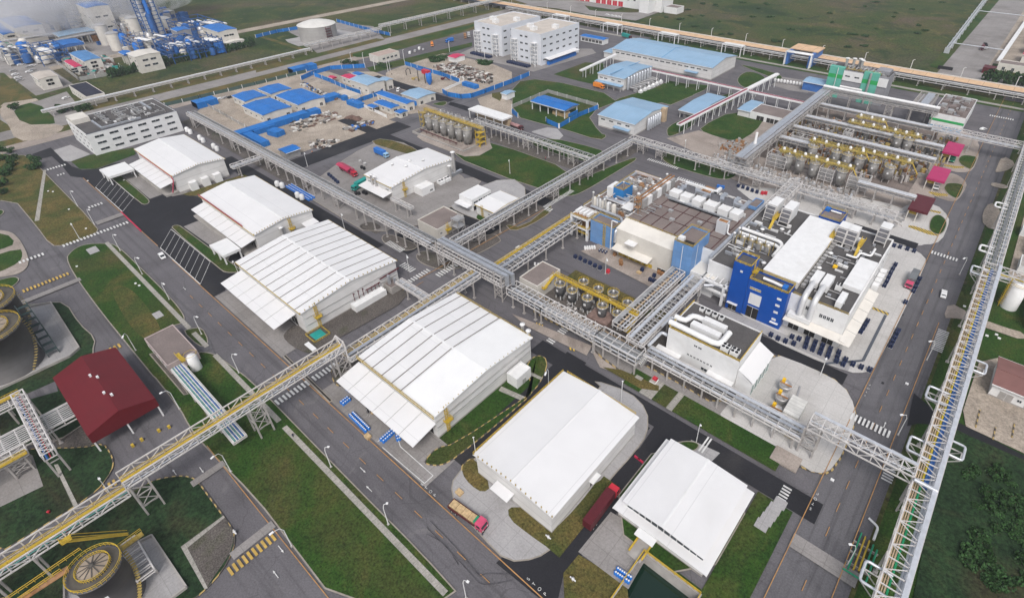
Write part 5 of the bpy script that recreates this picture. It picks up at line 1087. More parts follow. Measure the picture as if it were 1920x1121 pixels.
duct(r,[(-127,213.5,11.6),(-106,213.5,11.6)],1.1,1.1,M('pinkish_duct',(.5,.44,.42),.6,var=.1));duct(r,[(-126.5,190,11.4),(-126.5,214,11.4)],1.0,1.0)
for i in range(5):
	x=-124.5+i*2.6;b=MB();b.lathe(x,175.5,[(1.1,9.5),(1.1,14.5),(.7,15.2),(0,15.4)],14);b.build('vessel',plain_white if i%2 else cream,r)
for i in range(4):stack(r,-124+i*3.0,174,10,8-i*.7,.3)
for k in range(3):
	pts=[(-124+k,182+k*.4,12.2),(-113,182+k*1.1,12.2),(-113,185.4+k*.9,12.2),(-124+k,187.8+k*.3,12.2)]
	pipe(r,pts,.55,galv,'coiled_duct')
b=MB()
for x,y in((-121,180),(-112,180),(-121,189),(-112,189)):b.beam((x,y,10.5),(x,y,13.4),.3)
b.beam((-121,180,13.4),(-112,180,13.4),.3);b.beam((-121,189,13.4),(-112,189,13.4),.3);b.beam((-121,180,13.4),(-121,189,13.4),.3);b.beam((-112,180,13.4),(-112,189,13.4),.3);b.build('duct_frame',steel_white,r)
MB().box(-112,-107,178,184,13,13.4).build('flat_canopy',plain_white,r)
for i in range(5):ahu(r,-112.5+(i%2)*3,-110.3+(i%2)*3,187+(i//2)*4,190+(i//2)*4,10.5,2.2,'air_handler',galv_plain)
pipe(r,[(-124,172.6,12.2),(-108,172.6,12.2),(-104.8,168.5,11.6),(-104.8,163.5,11.6),(-104.8,163.3,6)],.6,galv,'coiled_duct')
for i in range(8):
	y=192+i*2.6;pipe(r,[(-124,y,11.3),(-119-(i%3),y,11.3),(-119-(i%3),y+1.6,11.3)],.22,galv_plain)
a=tower('stair_tower','small bright blue and white box with roof aerials on the lower cluttered roof',-122,-116.6,186.5,194,15.5,M('strong_blue_cladding',(.03,.2,.5),.5,var=.08));stack(a,-119,190,15.5,2.5,.25)
MB().box(-125.8,-122,187,194,10.6,15).build('white_annexe',plain_white,a)
r=thing('skid_structure','open white concrete frame holding skids and yellow railings, front left of the vessel hall','steel frame',(-123.5,167,0))
b=MB()
for x in(-128,-119.5):
	for y in(164,171):b.box(x-.45,x+.45,y-.45,y+.45,0,11)
for z in(5.4,10.2):b.beam((-128,164,z),(-119.5,164,z),.8);b.beam((-128,171,z),(-119.5,171,z),.8);b.beam((-128,164,z),(-128,171,z),.8);b.beam((-119.5,164,z),(-119.5,171,z),.8)
b.build('frame',plain_white,r);MB().box(-128,-119.5,164,171,4.6,4.8).build('deck',rust,r);MB().rail([(-128.3,163.6),(-119,163.6),(-119,171)],5.8,1,1,.15).rail([(-128.3,163.6),(-119,163.6)],3,1,1,.15).build('handrail',yellow,r)
MB().box(-127.6,-119.9,164.4,170.6,10.5,10.7).build('deck',rust,r);MB().rail([(-128.3,163.6),(-119.2,163.6),(-119.2,171)],10.6,1,1.5,.14).build('handrail',yellow_old,r)
for i in range(4):ahu(r,-127.3+i*2,-126+i*2,165.5,169.5,10.7,1.4,'skid',plain_white)
for i in range(5):MB().lathe(-127+i*1.7,166,[(.6,.2),(.6,3.2),(0,3.6)],10).build('vessel',black if i%2 else galv_plain,r)
a=tower('stair_tower','low pale blue tower with yellow ladder between the open frame and the white block',-118.5,-106.5,165,171.8,10.2,tower_blue);ladder(a,-111,164.9,10.5,'-Y')
pipe(a,[(-107.4,164.4,.5),(-107.4,164.4,15),(-104.6,164.4,15)],.28,plain_white)
a=tower('lift_tower','tall weathered pale blue tower with brown roof beside the white process block',-77.6,-69.8,162,175.5,18.2,tower_blue)
wins(a,'-Y',162,[-74],[.1],3,2.4,dark_open,'door');MB().box(-77,-74.8,163.5,165.5,18.7,20).build('roof_cabin',plain_white,a);b=MB();b.box(-73.9,-73.7,161.9,162,0,18);b.box(-69.9,-69.72,166,166.2,0,18);b.build('downpipe',plain_white,a)
MB().box(-74.6,-70.4,162.6,166,18.22,18.3).build('roof_grating',dark_open,a)
a=flatb('annexe','low white roofed annexe between the pale blue tower and the deep blue tower','annexe',-69.7,-60,162.5,170.8,8,roof=M('creamy_roof',(.6,.6,.6)),par=.2)
a=flatb('annexe','second white roofed annexe set higher behind the first, beside the pale blue tower','annexe',-64.8,-58.5,171,178.8,9.6,roof=M('creamy_roof',(.6,.6,.6)),par=.2)
r=flatb('process_block','big white block with long white roof box, beside the deep blue towers','process building',-64,-15,164.6,221.6,14,roof=dark_roof,par=.45,t=.5)
MB().rail([(-33,164.8),(-15.2,164.8)],14.4,.9,2,.12).build('handrail',yellow_old,r)
canopy(r,-14.9,-11.4,161.2,196,6.2,5.6,'+X',mat=M('creamy_roof',(.6,.6,.6)));canopy(r,-33.2,-11.6,160.6,164.4,6.2,5.6,'-Y',mat=M('creamy_roof',(.6,.6,.6)),sky=False)
wins(r,'-Y',164.6,[-22.8,-21.6,-20.4,-19.2],[9.6],.9,1.5);wins(r,'-Y',164.6,[-27.5,-26.3],[10.4],.9,1.5);wins(r,'-Y',164.6,[-30,-24.5,-18.5],[.1],3.5,3.4,dark_open,'dock_door')
wins(r,'+X',-15,rng(170,192,4),[.1],3.5,3.4,dark_open,'dock_door');wins(r,'+X',-15,rng(200,218,4),[9],2,1.4)
MB().box(-45.2,-33.0,168,215,14.3,17).build('roof_box',M('creamy_roof',(.6,.6,.6)),r)
b=MB();b.box(-45.4,-32.8,167.8,215.2,17,17.15);b.build('roof_box_lid',plain_white,r)
MB().box(-21.4,-15.4,178.6,199,14.3,16).build('roof_box',plain_white,r)
for x,y in((-58.5,206.5),(-52.4,207),(-31,206.5),(-27.5,206.5),(-18.7,216)):
	b=MB();b.box(x-1.8,x+1.8,y,y+(9 if x<-40 else 6),15,20.6);b.build('cooling_cell',plain_white,r)
	b=MB()
	for s in(-1.9,1.9):b.beam((x+s,y-1.8,14),(x+s,y-.1,21),.25)
	for z in(15.5,17.3,19.1,21):b.beam((x-1.9,y-1.6+(z-14.5)*.24,z),(x+1.9,y-1.6+(z-14.5)*.24,z),.25)
	b.build('cell_frame',steel_white,r);b=MB();b.add([(x-1.6,y-1.3,15.2),(x+1.6,y-1.3,15.2),(x+1.6,y-.05,20.4),(x-1.6,y-.05,20.4)],[(0,1,2,3)]);b.build('louvre',M('louvre_grey',(.2,.2,.22)),r)
for x,y in((-55.4,204.5),(-33.4,205),(-23.5,206)):b=MB();b.box(x-.7,x+.7,y-2,y+4,17,17.2);b.rail([(x-.7,y-2),(x-.7,y+4)],17.2,1,1,.12).rail([(x+.7,y-2),(x+.7,y+4)],17.2,1,1,.12);b.beam((x,y-2,17),(x,y-5,14.2),1.0,.15);b.build('stair_platform',yellow,r)
for i,(x,y)in enumerate(((-31,184),(-30.8,196),(-57,196),(-47.5,174.5),(-51,201))):stack(r,x,y,14,1.0,.55)
b=MB()
for i in range(17):b.box(-32.6,-31.2,170.5+i*2.5,172.0+i*2.5,14,15.1)
b.build('plinth_blocks',galv_plain,r)
for k,y in enumerate((187.5,190.5)):pipe(r,[(-63,y,15.6+.3*k),(-48,y,15.6+.3*k),(-46.4,y-1.5,15.6),(-46.4,y-7,15.4)],.75,plain_white,'twin_duct')
for i in range(4):MB().lathe(-59.5+i*3.2,183.5,[(1.1,14.2),(1.1,17),(.6,17.8),(0,18)],14).build('vessel',galv_plain,r)
b=MB();
for x in rng(-61.5,-48.5,5):b.beam((x,181.5,14),(x,181.5,17.6),.22);b.beam((x,185.8,14),(x,185.8,17.6),.22)
b.rail([(-61.5,181.4),(-48.5,181.4)],17.2,1,1.6,.12);b.build('vessel_gantry',yellow_old,r)
for x,y in((-62.6,186),(-62.6,181.5)):stack(r,x,y,14,4.2,.35)
for x0 in(-30.6,-27.2):
	ahu(r,x0,x0+2.8,172,179.5,14.2,3.0,'air_handler',plain_white)
	pipe(r,[(x0+1.4,172.4,16.4),(x0+1.4,168,16.4),(x0+1.4,163.8,15.6),(x0+1.4,163.4,7)],1.0,M('duct_white',(.62,.62,.63),.45,.2,var=.06),'drop_duct')
b=MB();b.box(-32.5,-25,162.2,164.4,6.4,8.0);b.build('duct_trunk',plain_white,r)
ahu(r,-20.2,-18.2,166.5,173.5,14.2,2.4,'air_handler',plain_white);ahu(r,-23,-21,175.6,177.6,14.2,2.4,'chiller',plain_white,(2,2));pipe(r,[(-26,198.5,15.2),(-22.5,198.5,15.2),(-22.5,203,15.2),(-18.8,203,15.2),(-18.8,209,15.2)],.45,plain_white)
b=MB();b.box(-27.6,-26.2,188.5,190,14.2,15);b.build('yellow_pump',M('safety_yellow',(.75,.45,.02),.5),r);ahu(r,-27.6,-25.8,192,194.2,14.2,1.2,mat=galv_plain)
for k in range(4):MB().box(-14.7,-12.6,198+k*3.6,200.6+k*3.6,5,7).build('wall_unit',plain_white,r)
duct(r,[(-64.2,166,15),(-64.2,214,15)],1.2,1.0,galv,'edge_duct')
a=tower('lift_tower','tallest deep royal blue tower with grey roof and yellow ladder cage',-53.6,-47.4,161,168,20.2,navy_clad,dark_roof,yellow);ladder(a,-47.3,163.5,20.6,'+X',14)
wins(a,'-Y',161,[-51],[.1],3,3,dark_open,'door');wins(a,'-Y',161,[-50.4],[17.4],.9,.7,plain_white,'sign_plate');MB().box(-53,-49.2,159.8,160.9,3.3,3.5).build('door_canopy',plain_white,a)
a=tower('stair_tower','lower deep royal blue block with silver roof duct, right of the tallest blue tower',-47.3,-33.6,161,167.6,15.4,navy_clad,dark_roof,yellow)
wins(a,'-Y',161,[-44.4],[12.4],4,.8,yellow_old,'louvre');wins(a,'-Y',161,[-43.8],[6.2],4.2,4.6,plain_white,'recess_panel');wins(a,'-Y',161,[-43.8],[.1],4.2,5,dark_open,'archway')
for z in(3.4,6.6,9.6,12.4):wins(a,'-Y',161,[-36],[z],1.5,.8,plain_white)
MB().box(-37,-34.2,160,160.9,2.6,2.8).build('door_canopy',plain_white,a)
pipe(a,[(-43.5,164,16.4),(-40,164,16.4),(-38,164,16.2),(-36.5,164,16)],.55,plain_white,'roof_duct');MB().box(-36.6,-35,163,165,15.5,16.8).build('blue_fan_box',drum_blue,a)
a=tower('stair_tower','deep blue walled box with brown roof at the far edge of the dark roofed block',-42.6,-34.2,217.4,227,16.2,navy_clad,brown_roof,yellow_old);pipe(a,[(-40,224.5,16.9),(-36,224.5,16.9)],.4,plain_white);MB().box(-42.4,-40.5,224,226,16.25,17.6).build('blue_fan_box',drum_blue,a)
r=thing('portal_frame','open white concrete frame with ducts, left of the tallest deep blue tower','steel frame',(-59.5,163,0));b=MB()
for x in(-64,-55.2):
	for y in(160.6,164.2):b.box(x-.45,x+.45,y-.45,y+.45,0,9)
for z in(5.2,8.6):b.beam((-64,160.6,z),(-54,160.6,z),.8);b.beam((-64,160.6,z),(-64,164.2,z),.8)
for i in range(5):b.beam((-64+i*2.2,160.6,8.8),(-64+i*2.2,168,8.8),.4)
b.build('frame',plain_white,r);pipe(r,[(-63,162.5,6.4),(-54,162.5,6.4)],.7,galv,'duct');pipe(r,[(-62,158.5,7.4),(-58,162,7.4),(-54,163.8,7.4)],.5,lag,'duct')
def vessel(label,x,y,rr,h,mat,group,legs=4,lh=2.2,ringm=yellow,railh=1.1,top=galv_plain):
	t=thing('vessel',label,'vessel',(x,y,0),group)
	MB().lathe(x,y,[(.3,lh-.8),(rr,lh),(rr,h),(rr*.6,h+.5),(0,h+.7)],20).build('shell',mat,t)
	MB().lathe(x,y,[(rr+.02,h-.05),(rr+.45,h-.05),(rr+.45,h+.1),(rr+.02,h+.1)],20).build('top_walkway',top,t)
	b=MB()
	for hh in(railh,railh*.5):b.ring(x,y,h+hh,rr+.42,.06,18)
	for k in range(12):a=k*math.pi/6;b.beam((x+(rr+.42)*math.cos(a),y+(rr+.42)*math.sin(a),h),(x+(rr+.42)*math.cos(a),y+(rr+.42)*math.sin(a),h+railh),.1)
	b.build('handrail',ringm,t)
	for k in range(legs):a=math.pi/4+k*2*math.pi/legs;MB().beam((x+rr*.85*math.cos(a),y+rr*.85*math.sin(a),0),(x+rr*.85*math.cos(a),y+rr*.85*math.sin(a),lh+.6),.3).build('leg',plain_white if mat is not tank_steel else steel_warm,t)
	MB().lathe(x,y,[(.5,h+.6),(.5,h+1.5),(0,h+1.7)],10).build('agitator',galv_plain,t)
	b=MB();b.box(x-.45,x+.45,y-rr-.08,y-rr+.05,h*.62,h*.62+.9);b.build('name_plate',plain_white,t);return t
vt=[(-104,126.6,1.75,6.6),(-98.1,126.3,1.5,6.6),(-91.1,126.3,1.6,6.8),(-84.4,126.2,1.6,6.8),(-78,126.2,1.55,6.8),(-97.9,133,1.6,6.8),(-91,132.9,1.6,6.8),(-85.4,134.4,1.75,6.8),(-78.3,133,1.6,6.8)]
nm=['first (left) near row','second near row','middle near row','fourth near row','last (right) near row','first far row','second far row','third and widest far row','last far row']
for(x,y,rr,h),n in zip(vt,nm):vessel('dark vessel with yellow ring rail, %s, in the pit yard'%n,x,y,rr,h,tank_dark,'dark vessels along the yellow walkway')
r=thing('walkway','yellow raised walkway running between the two rows of dark vessels','walkway',(-90,129.5,0));b=MB();b.box(-109,-72,128.8,130.2,7.0,7.15);b.build('deck',yellow,r)
MB().rail([(-109,128.8),(-72,128.8)],7.1,1.1,1.2,.12).rail([(-109,130.2),(-72,130.2)],7.1,1.1,1.2,.12).build('handrail',yellow,r)
for x in(-109,-72):b=MB();b.beam((x,129.5,7),(x,124,4.4),1.2,.15);b.box(x-1,x+1,122.4,124,4.3,4.45);b.rail([(x-1,122.4),(x+1,122.4),(x+1,124)],4.4,1,1,.12);b.beam((x-.6,129.5,8.1),(x-.6,124,5.5),.1);b.beam((x+.6,129.5,8.1),(x+.6,124,5.5),.1);b.build('stair',yellow,r)
for x in rng(-108,-73,8):MB().box(x-.15,x+.15,129.3,129.6,0,7).build('post',plain_white,r)
b=MB();b.box(-88.5,-80,122.6,129,.03,2.6);tag(b.build('pump_pit',M('brick_plinth',(.22,.15,.13),.9,var=.2,scale=1)),'brown brick plinth under the fourth near vessel of the pit yard','plinth')
for i,x in enumerate(rng(-101,-76,7)):tag(MB().tube([(x,122.2,.1),(x,122.2,2.4)],.16,8).build('standpipe',plain_white),'thin white standpipe on the gravel before the dark vessels','standpipe','standpipes before the dark vessels')
for i,x in enumerate(rng(-270,-235.7,6)):
	vessel('tall steel silo, number %d from the left in the near row'%(i+1),x,202.2,2.6,9.5,tank_steel,'near row of tall silos',4,1.6,yellow_old)
for i,x in enumerate(rng(-269,-233.5,6)):
	vessel('tall steel silo, number %d from the left in the far row'%(i+1),x,211,2.5,9.5,tank_steel,'far row of tall silos',4,1.6,steel_warm)
r=thing('walkway','yellow raised walkway between the two rows of tall silos','walkway',(-252,206.5,0));MB().box(-279,-227,205.6,207.4,10.2,10.4).build('deck',yellow_old,r);MB().rail([(-279,205.6),(-227,205.6)],10.4,1.1,1.5,.16).rail([(-279,207.4),(-227,207.4)],10.4,1.1,1.5,.16).build('handrail',yellow,r)
for x in(-279,-228):
	b=MB()
	for s in(0,3.4):
		for q in(0,4.5):b.beam((x-1.7+s,203+q,0),(x-1.7+s,203+q,10.3),.3)
	for k in range(3):b.box(x-1.7,x+1.7,203,207.5,3*k+2.6,3*k+2.75);b.beam((x,203,3*k),(x,207,3*k+2.7),1.0,.15);b.rail([(x-1.7,203),(x+1.7,203)],3*k+2.7,1,1.5,.14)
	b.build('stair_frame',yellow_old if x<-250 else yellow,r)
b=MB();
for x in rng(-272,-240,7):b.beam((x,196.4,.1),(x,196.4,2.4),.18)
b.tube([(-273,196.4,2.2),(-246,196.4,2.0),(-239,197,1.6)],.16,6);b.tube([(-273,197.2,1.2),(-240,197.2,1.2)],.14,6);tag(b.build('pipeline',maroon),'low dark red pipe along the front of the tall silos','pipeline')
b=MB();b.box(-230,-229.4,193,214,0,1.2);b.box(-276,-229.4,192.5,193.1,0,1.2);b.box(-276,-275.5,193,214,0,1.2);tag(b.build('bund_wall',conc),'low concrete bund wall around the tall silos','wall')
r=thing('truck_canopy','white roofed open canopy behind the tall silos','canopy',(-251,235.5,0));MB().box(-266.2,-235.2,231,240,5.4,6.4).build('roof',plain_white,r);MB().box(-265.5,-236,236.5,239.5,0,4.5).build('inner_wall',M('tan_wall',(.5,.38,.25),.8,var=.15),r)
for x in rng(-265.6,-236,5):MB().box(x-.2,x+.2,231.3,231.7,0,5.4).build('post',plain_white,r)
pt=[(-77.9,283.8),(-71.6,283.8),(-64.4,283.4),(-50.9,282.8)]
for i,(x,y)in enumerate(pt):vessel('tall grey process tank, %s from the left in the front row'%['first','second','third','fourth'][i],x,y,2.3,9.0,tank_steel,'front row of grey process tanks',4,2.0,yellow_old)
for i,(x,y)in enumerate([(-71.9,303.5),(-60.3,305),(-54.7,305),(-48.5,305),(-41.4,304.4),(-33.8,303)]):vessel('grey process tank, %s from the left in the middle row'%['first','second','third','fourth','fifth','last'][i],x,y,2.4,8.6,tank_steel,'middle row of grey process tanks',4,2.4,yellow)
for i,(x,y)in enumerate([(-39.7,346.3),(-34.6,346.5)]):vessel('grey process tank under the yellow decks, %s of the back pair'%['left','right'][i],x,y,2.3,8.4,tank_steel,'back pair of grey process tanks',4,2.4,yellow)
for i,(x0,x1,y,z)in enumerate(((-84,-47,286.6,9.6),(-76,-47,309,9.6),(-52,-26,313,9.0),(-68,-30,351,9.2),(-66,-50,359,10.4))):
	r=thing('gantry_deck','yellow railed gantry deck with stair, %s from the front in the process tank yard'%['first','second','third','fourth','fifth'][i],'gantry',((x0+x1)/2,y,0));b=MB();b.box(x0,x1,y-1.6,y+1.6,z,z+.15);b.build('deck',yellow_old,r)
	b=MB();b.rail([(x0,y-1.6),(x1,y-1.6)],z+.1,1.1,1.3,.18);b.rail([(x0,y+1.6),(x1,y+1.6)],z+.1,1.1,1.3,.18)
	for x in rng(x0+3,x1-3,max(2,int((x1-x0)/7))):b.rail([(x-1.4,y-1.6),(x-1.4,y-4.2),(x+1.4,y-4.2),(x+1.4,y-1.6)],z,1.1,1.2,.16)
	b.build('handrail',M('gantry_yellow',(.4,.31,.07),.6,var=.3,scale=.8),r)
	for x in rng(x0+1,x1-1,5):MB().box(x-.15,x+.15,y-.15,y+.15,0,z).build('post',steel_warm,r)
	for x in rng(x0+2,x1-2,max(3,int((x1-x0)/5))):MB().lathe(x,y+.6,[(.7,z),(.8,z+1.2),(.3,z+1.9),(0,z+2)],8).build('agitator_head',plain_white,r)
	b=MB();b.beam((x1,y,z),(x1+3.6,y,z*.45),1.1,.15);b.beam((x1+3.6,y,z*.45),(x1,y+1.3,.1),1.1,.15);b.build('stair',yellow,r)
for i,(x,y)in enumerate(((-44,271),(-35,268),(-36,277),(-27,273))):
	tag(MB().lathe(x,y,[(3.0,.02),(3.0,.35),(2.7,.35),(2.7,.1)],28).build('tank_ring',conc),'empty circular tank base on the pale pad, %s of four'%['leftmost','nearest','farthest','rightmost'][i],'tank base','empty tank bases')
for i in range(9):
	x=-86+i*6;b=MB();b.box(x,x+3.2,265.5,268,.1,1.6);b.beam((x,265,1.8),(x+3.4,268.4,2.4),.25);b.tube([(x+.6,266.5,1.5),(x+.6,266.5,3),(x+2.8,266.5,3)],.2,6)
	tag(b.build('pump_skid',galv_plain if i%2 else steel_warm),'small pump skid in the row below the front grey tanks','pump','row of pump skids below the grey tanks')
for i,(y0,m_,n)in enumerate(((268.9,maroon,'nearest, dull maroon'),(306.8,magenta,'middle, bright magenta'),(346,magenta,'farthest, bright magenta'))):
	r=thing('tanker_canopy','%s of the three square tanker canopies by the right hand road'%n,'canopy',(-13.8,y0+8.5,0),'tanker canopies by the right hand road')
	MB().box(-17.7,-9.8,y0,y0+17,5.2,6.3).build('roof',m_,r)
	for x in(-17.2,-13.6):
		for y in(y0+.6,y0+16.4):MB().box(x-.2,x+.2,y-.2,y+.2,0,5.2).build('post',cream,r)
	MB().rail([(-17,y0+1),(-14.2,y0+1)],3.6,1,1,.2).build('loading_platform',yellow,r);MB().box(-17.1,-14,y0+1,y0+9,3.4,3.6).build('deck',yellow_old,r)
tag(MB().lathe(-96.5,283,[(.9,0),(.9,12),(.65,12.4),(.65,17),(.5,17.2)],14).build('flue_stack',plain_white),'slim white flue stack beside the low cluttered skid near the grass square','chimney')
for i in range(7):
	b=MB();x=-104+(i%4)*4;y=262+(i//4)*9;b.box(x,x+2.6,y,y+2.2,.1,2.0);b.lathe(x+1.2,y+3.4,[(.8,.1),(.8,3),(0,3.5)],10);b.tube([(x,y,2.2),(x+3,y+3,2.2)],.2,6);tag(b.build('equipment_skid',galv_plain),'grey equipment skid on the slab round the slim white flue','machinery','equipment skids round the slim flue')
r=flatb('boiler_house','tall grey building with teal and green banded bays and roof pipes','boiler house',-101.5,-64.6,417,433,19,wall=grey_clad,roof=dark_roof,par=.4)
for x0,x1 in((-101.8,-92.6),(-79.9,-70.4)):
	MB().box(x0,x1,416.2,417,0,13.2).build('teal_bay',teal_clad,r);MB().box(x0,x1,416.2,417,13.2,15.8).build('green_band',green_clad,r);MB().box(x0,x1,416.2,420,15.8,20.6).build('teal_top',teal_clad,r)
MB().box(-92.4,-80.1,416.4,417,12.6,18.8).build('white_panel',plain_white,r);MB().box(-70.3,-64.6,416.4,417,12.6,18).build('white_panel',plain_white,r);wins(r,'-Y',416.4,[-89.5,-83.5],[15.2],3,1)
pipe(r,[(-92,414.5,8.8),(-78,414.5,8.8)],.8,plain_white,'horizontal_flue');pipe(r,[(-75.4,415.4,0),(-75.4,415.4,20.4)],.7,galv_plain,'vertical_flue');pipe(r,[(-96.2,415.6,0),(-96.2,415.6,20.4)],.2,plain_white,'vertical_flue')
for x,y in((-94,424),(-90,426),(-86.5,427.5),(-84.5,425)):stack(r,x,y,19,6,.9)
for i in range(10):duct(r,[(-91+i*2.4,419,20),(-91+i*2.4,429,20)],.7,.7,galv_plain)
b=MB()
for i in range(6):b.beam((-91+i*4,418.2,19),(-91+i*4,418.2,22),.3)
b.rail([(-92,418),(-70,418)],19.4,1.2,2,.2);b.build('roof_frame',yellow_old,r);MB().box(-74,-66,421,431,19.2,21.4).build('roof_house',grey_clad,r)
r=shed('lean_to','pale blue roofed open bay on the left side of the banded boiler house','shed',-117,-102,417,430,6.5,1.0,'X',wall=bluepipe,roof=pale_blue,guard=False)
for i in range(14):
	o=MB().lathe(-139+i*2.2,423+i*.3,[(.2,.4),(.9,.5),(.9,2.6),(.3,3.1),(0,3.2)],10).build('white_tank',plain_white);tag(o,'small white tank in the diagonal row near the pale blue roofed open bay','tank','row of small white tanks')
r=flatb('turbine_hall','white block with green stripe and cluttered roof beyond the tank yard','building',-33,-15.4,396,438,9.2,wall=plain_white,roof=brown_roof,par=.5)
b=MB();b.box(-33.05,-15.35,395.85,396,5.2,6.6);b.build('green_stripe',green_clad,r);b=MB();b.box(-33.05,-15.35,395.85,396,.2,2.6);b.build('blue_band',pale_blue,r)
for i in range(12):ahu(r,-31+(i%3)*5,-28.2+(i%3)*5,400+(i//3)*9,404+(i//3)*9,9.2,2.2,'roof_unit',galv_plain if i%2 else brown_roof)
r=flatb('control_room','low white building with dark openings and pale blue side roof, left of the grey gallery','building',-124,-103,343,360,4.6,roof=brown_roof,par=.3);wins(r,'-Y',343,[-117,-110.5,-105.5],[.1],4.6,3,dark_open,'garage_door')
shed('lean_to','pale blue lean-to on the left end of the low white building beside the grey gallery','shed',-132,-124.3,343,364,4.2,.5,'X',roof=pale_blue,guard=False,plinth=False)
r=shed('blue_roof_shed','largest pale blue roofed shed, near the tan conveyor','warehouse',-269,-178.5,398,439.5,9.2,3.2,'X',roof=pale_blue,guard=False);wins(r,'-Y',398,rng(-264,-184,16),[6.2],3.4,1.0);MB().beam((-222,397.4,9.5),(-222,440,9.5),.3);canopy(r,-200,-189,394.6,397.9,4.2,3.8,'-Y',mat=pale_blue,sky=False)
b=MB();pr=profile()
for(q,k),(q2,k2)in zip(pr,pr[1:]):b.beam((-222,397.5+42.5*q,9.5+3.2*k),(-222,397.5+42.5*q2,9.5+3.2*k2),.9,.25)
b.build('expansion_joint',M('joint_blue',(.16,.32,.5),.6),r)
shed('lean_to','pale blue lean-to on the left end of the largest pale blue shed','shed',-279,-269.5,400,420,4.5,.4,'X',roof=pale_blue,guard=False,plinth=False)
r=shed('blue_roof_shed','pale blue roofed shed with a bank of silver ducts, in front of the largest one','warehouse',-240,-217,337.5,375.5,8.6,1.8,'X',roof=pale_blue,guard=False);wins(r,'-Y',337.5,[-237,-233,-226.5,-221],[5.6],2.6,.9);canopy(r,-240.5,-217,333.6,337.3,4.0,3.6,'-Y',mat=pale_blue,sky=False,posts=5)
b=MB();b.beam((-228.5,337,10.3),(-228.5,376,10.3),.8,.2);b.build('expansion_joint',M('joint_blue',(.16,.32,.5),.6),r)
for i in range(9):
	y=341+i*3.7;MB().lathe(-215.4,y,[(1.15,.4),(1.15,8.8),(.6,9.6),(0,9.8)],10).build('filter_column',galv,r)
for i in range(9):
	y=341+i*3.7;pipe(r,[(-214,y,2.4),(-208,y,2.4)],.7,galv_plain,'duct')
for i in range(12):
	b=MB();x=-210+(i%2)*4;y=340+(i//2)*5.5;b.box(x,x+2.4,y,y+3,.1,1.8);b.lathe(x+1.2,y+1.5,[(.9,1.8),(.9,2.8),(0,3)],8);tag(b.build('fan_skid',plain_white if i%2 else galv_plain),'white and grey fan skid on the pad beside the silver ducts','machinery','fan skids beside the silver duct bank')
r=shed('blue_roof_shed','nearest pale blue roofed shed, beside the far crossroads','warehouse',-192.4,-166,272.8,311.2,7.4,2.4,'X',roof=pale_blue,guard=False);wins(r,'-Y',272.8,[-189,-183,-177,-171],[4.8],2.8,1.0);canopy(r,-180,-168.5,269.8,272.6,3.4,3.1,'-Y',mat=pale_blue,sky=False)
for i in range(6):MB().lathe(-164.2,286+i*2.6,[(1.0,.3),(1.0,7.6),(0,8.2)],10).build('filter_column',galv,r)
MB().box(-166,-163,303,306,.1,9).build('tan_shaft',tanpipe,r)
r=shed('open_shed','pale blue roofed open sided shed beside the magenta striped conveyor','shed',-160,-147.5,316,356,5.2,1.0,'X',roof=pale_blue,guard=False,wall=galv_plain,z0=3.4,plinth=False)
for y in rng(317,355,5):
	for x in(-159.6,-148):MB().box(x-.2,x+.2,y-.2,y+.2,0,3.5).build('post',plain_white,r)
for i in range(3):b=MB();b.box(-158+i*3.5,-155.6+i*3.5,318,324,.1,2.0);tag(b.build('machine',galv_plain),'grey machine under the pale blue open shed','machinery','machines under the pale blue open shed')
for n,(x0,x1)in(('nearer',(-337.5,-304.5)),('farther',(-381.5,-348.5))):
	r=flatb('storage_tower','%s of the two tall white windowed blocks with outside stairs'%n,'building',x0,x1,347.8,398,24,wall=M('bluish_white_cladding',(.62,.64,.68),.6,var=.03,scale=.2,dirt=.1),roof=M('sandy_roof',(.5,.45,.4),.8,var=.08,scale=.15,dirt=.2),par=1.0)
	for i in range(4):wins(r,'-Y',347.8,[x0+11.5,x0+17],[3.2+i*5.6],2.8,1.5)
	for i in range(4):wins(r,'+X',x1,rng(352,394,6),[3.6+i*5.4],3.4,1.4)
	for i,(sx,sy)in enumerate(((5,12),(14,6),(24,22))):
		MB().box(x0+sx,x0+sx+5,350+sy,354+sy,24,27).build('roof_hut',plain_white,r)
	for sx in(2,24):
		b=MB();X=x0+sx
		for dx in(0,5):
			for yy in(344.6,347.4):b.beam((X+dx,yy,0),(X+dx,yy,17.5),.45)
		for k in range(6):
			z=3*k+2.4;b.box(X,X+5,344.4,347.7,z,z+.2);b.beam((X+(0 if k%2 else 5),345.2,z-2.6),(X+(5 if k%2 else 0),345.2,z),.9,.2);b.rail([(X,344.5),(X+5,344.5)],z,1,2.5,.12)
		b.build('outside_stair',plain_white,r)
canopy(r:=bpy.data.objects['storage_tower'],-304.4,-299,352,392,5.2,4.6,'+X',sky=False);
b=MB()
for i in range(16):b.box(-303,-300.6,353+i*2.3,354.8+i*2.3,.1,2.8)
tag(b.build('stacked_pallets',drum_blue),'long row of blue stacked crates under the canopy of the tall white block','crates')
for nme,x0 in(('nearer',-333),('farther',-377)):
	b=MB()
	for i in range(10):
		for j in range(3):b.box(x0+i*2.4,x0+1.9+i*2.4,339-j*1.5,340.2-j*1.5,.1,1.8)
	tag(b.build('crate_stack',navy),'block of dark crates before the %s tall white block'%nme,'crates',kind=None)
def place(rear,front):
	a=G(*rear);b=G(*front);return((a[0]+b[0])/2,(a[1]+b[1])/2,math.atan2(b[1]-a[1],b[0]-a[0]),math.dist(a,b))
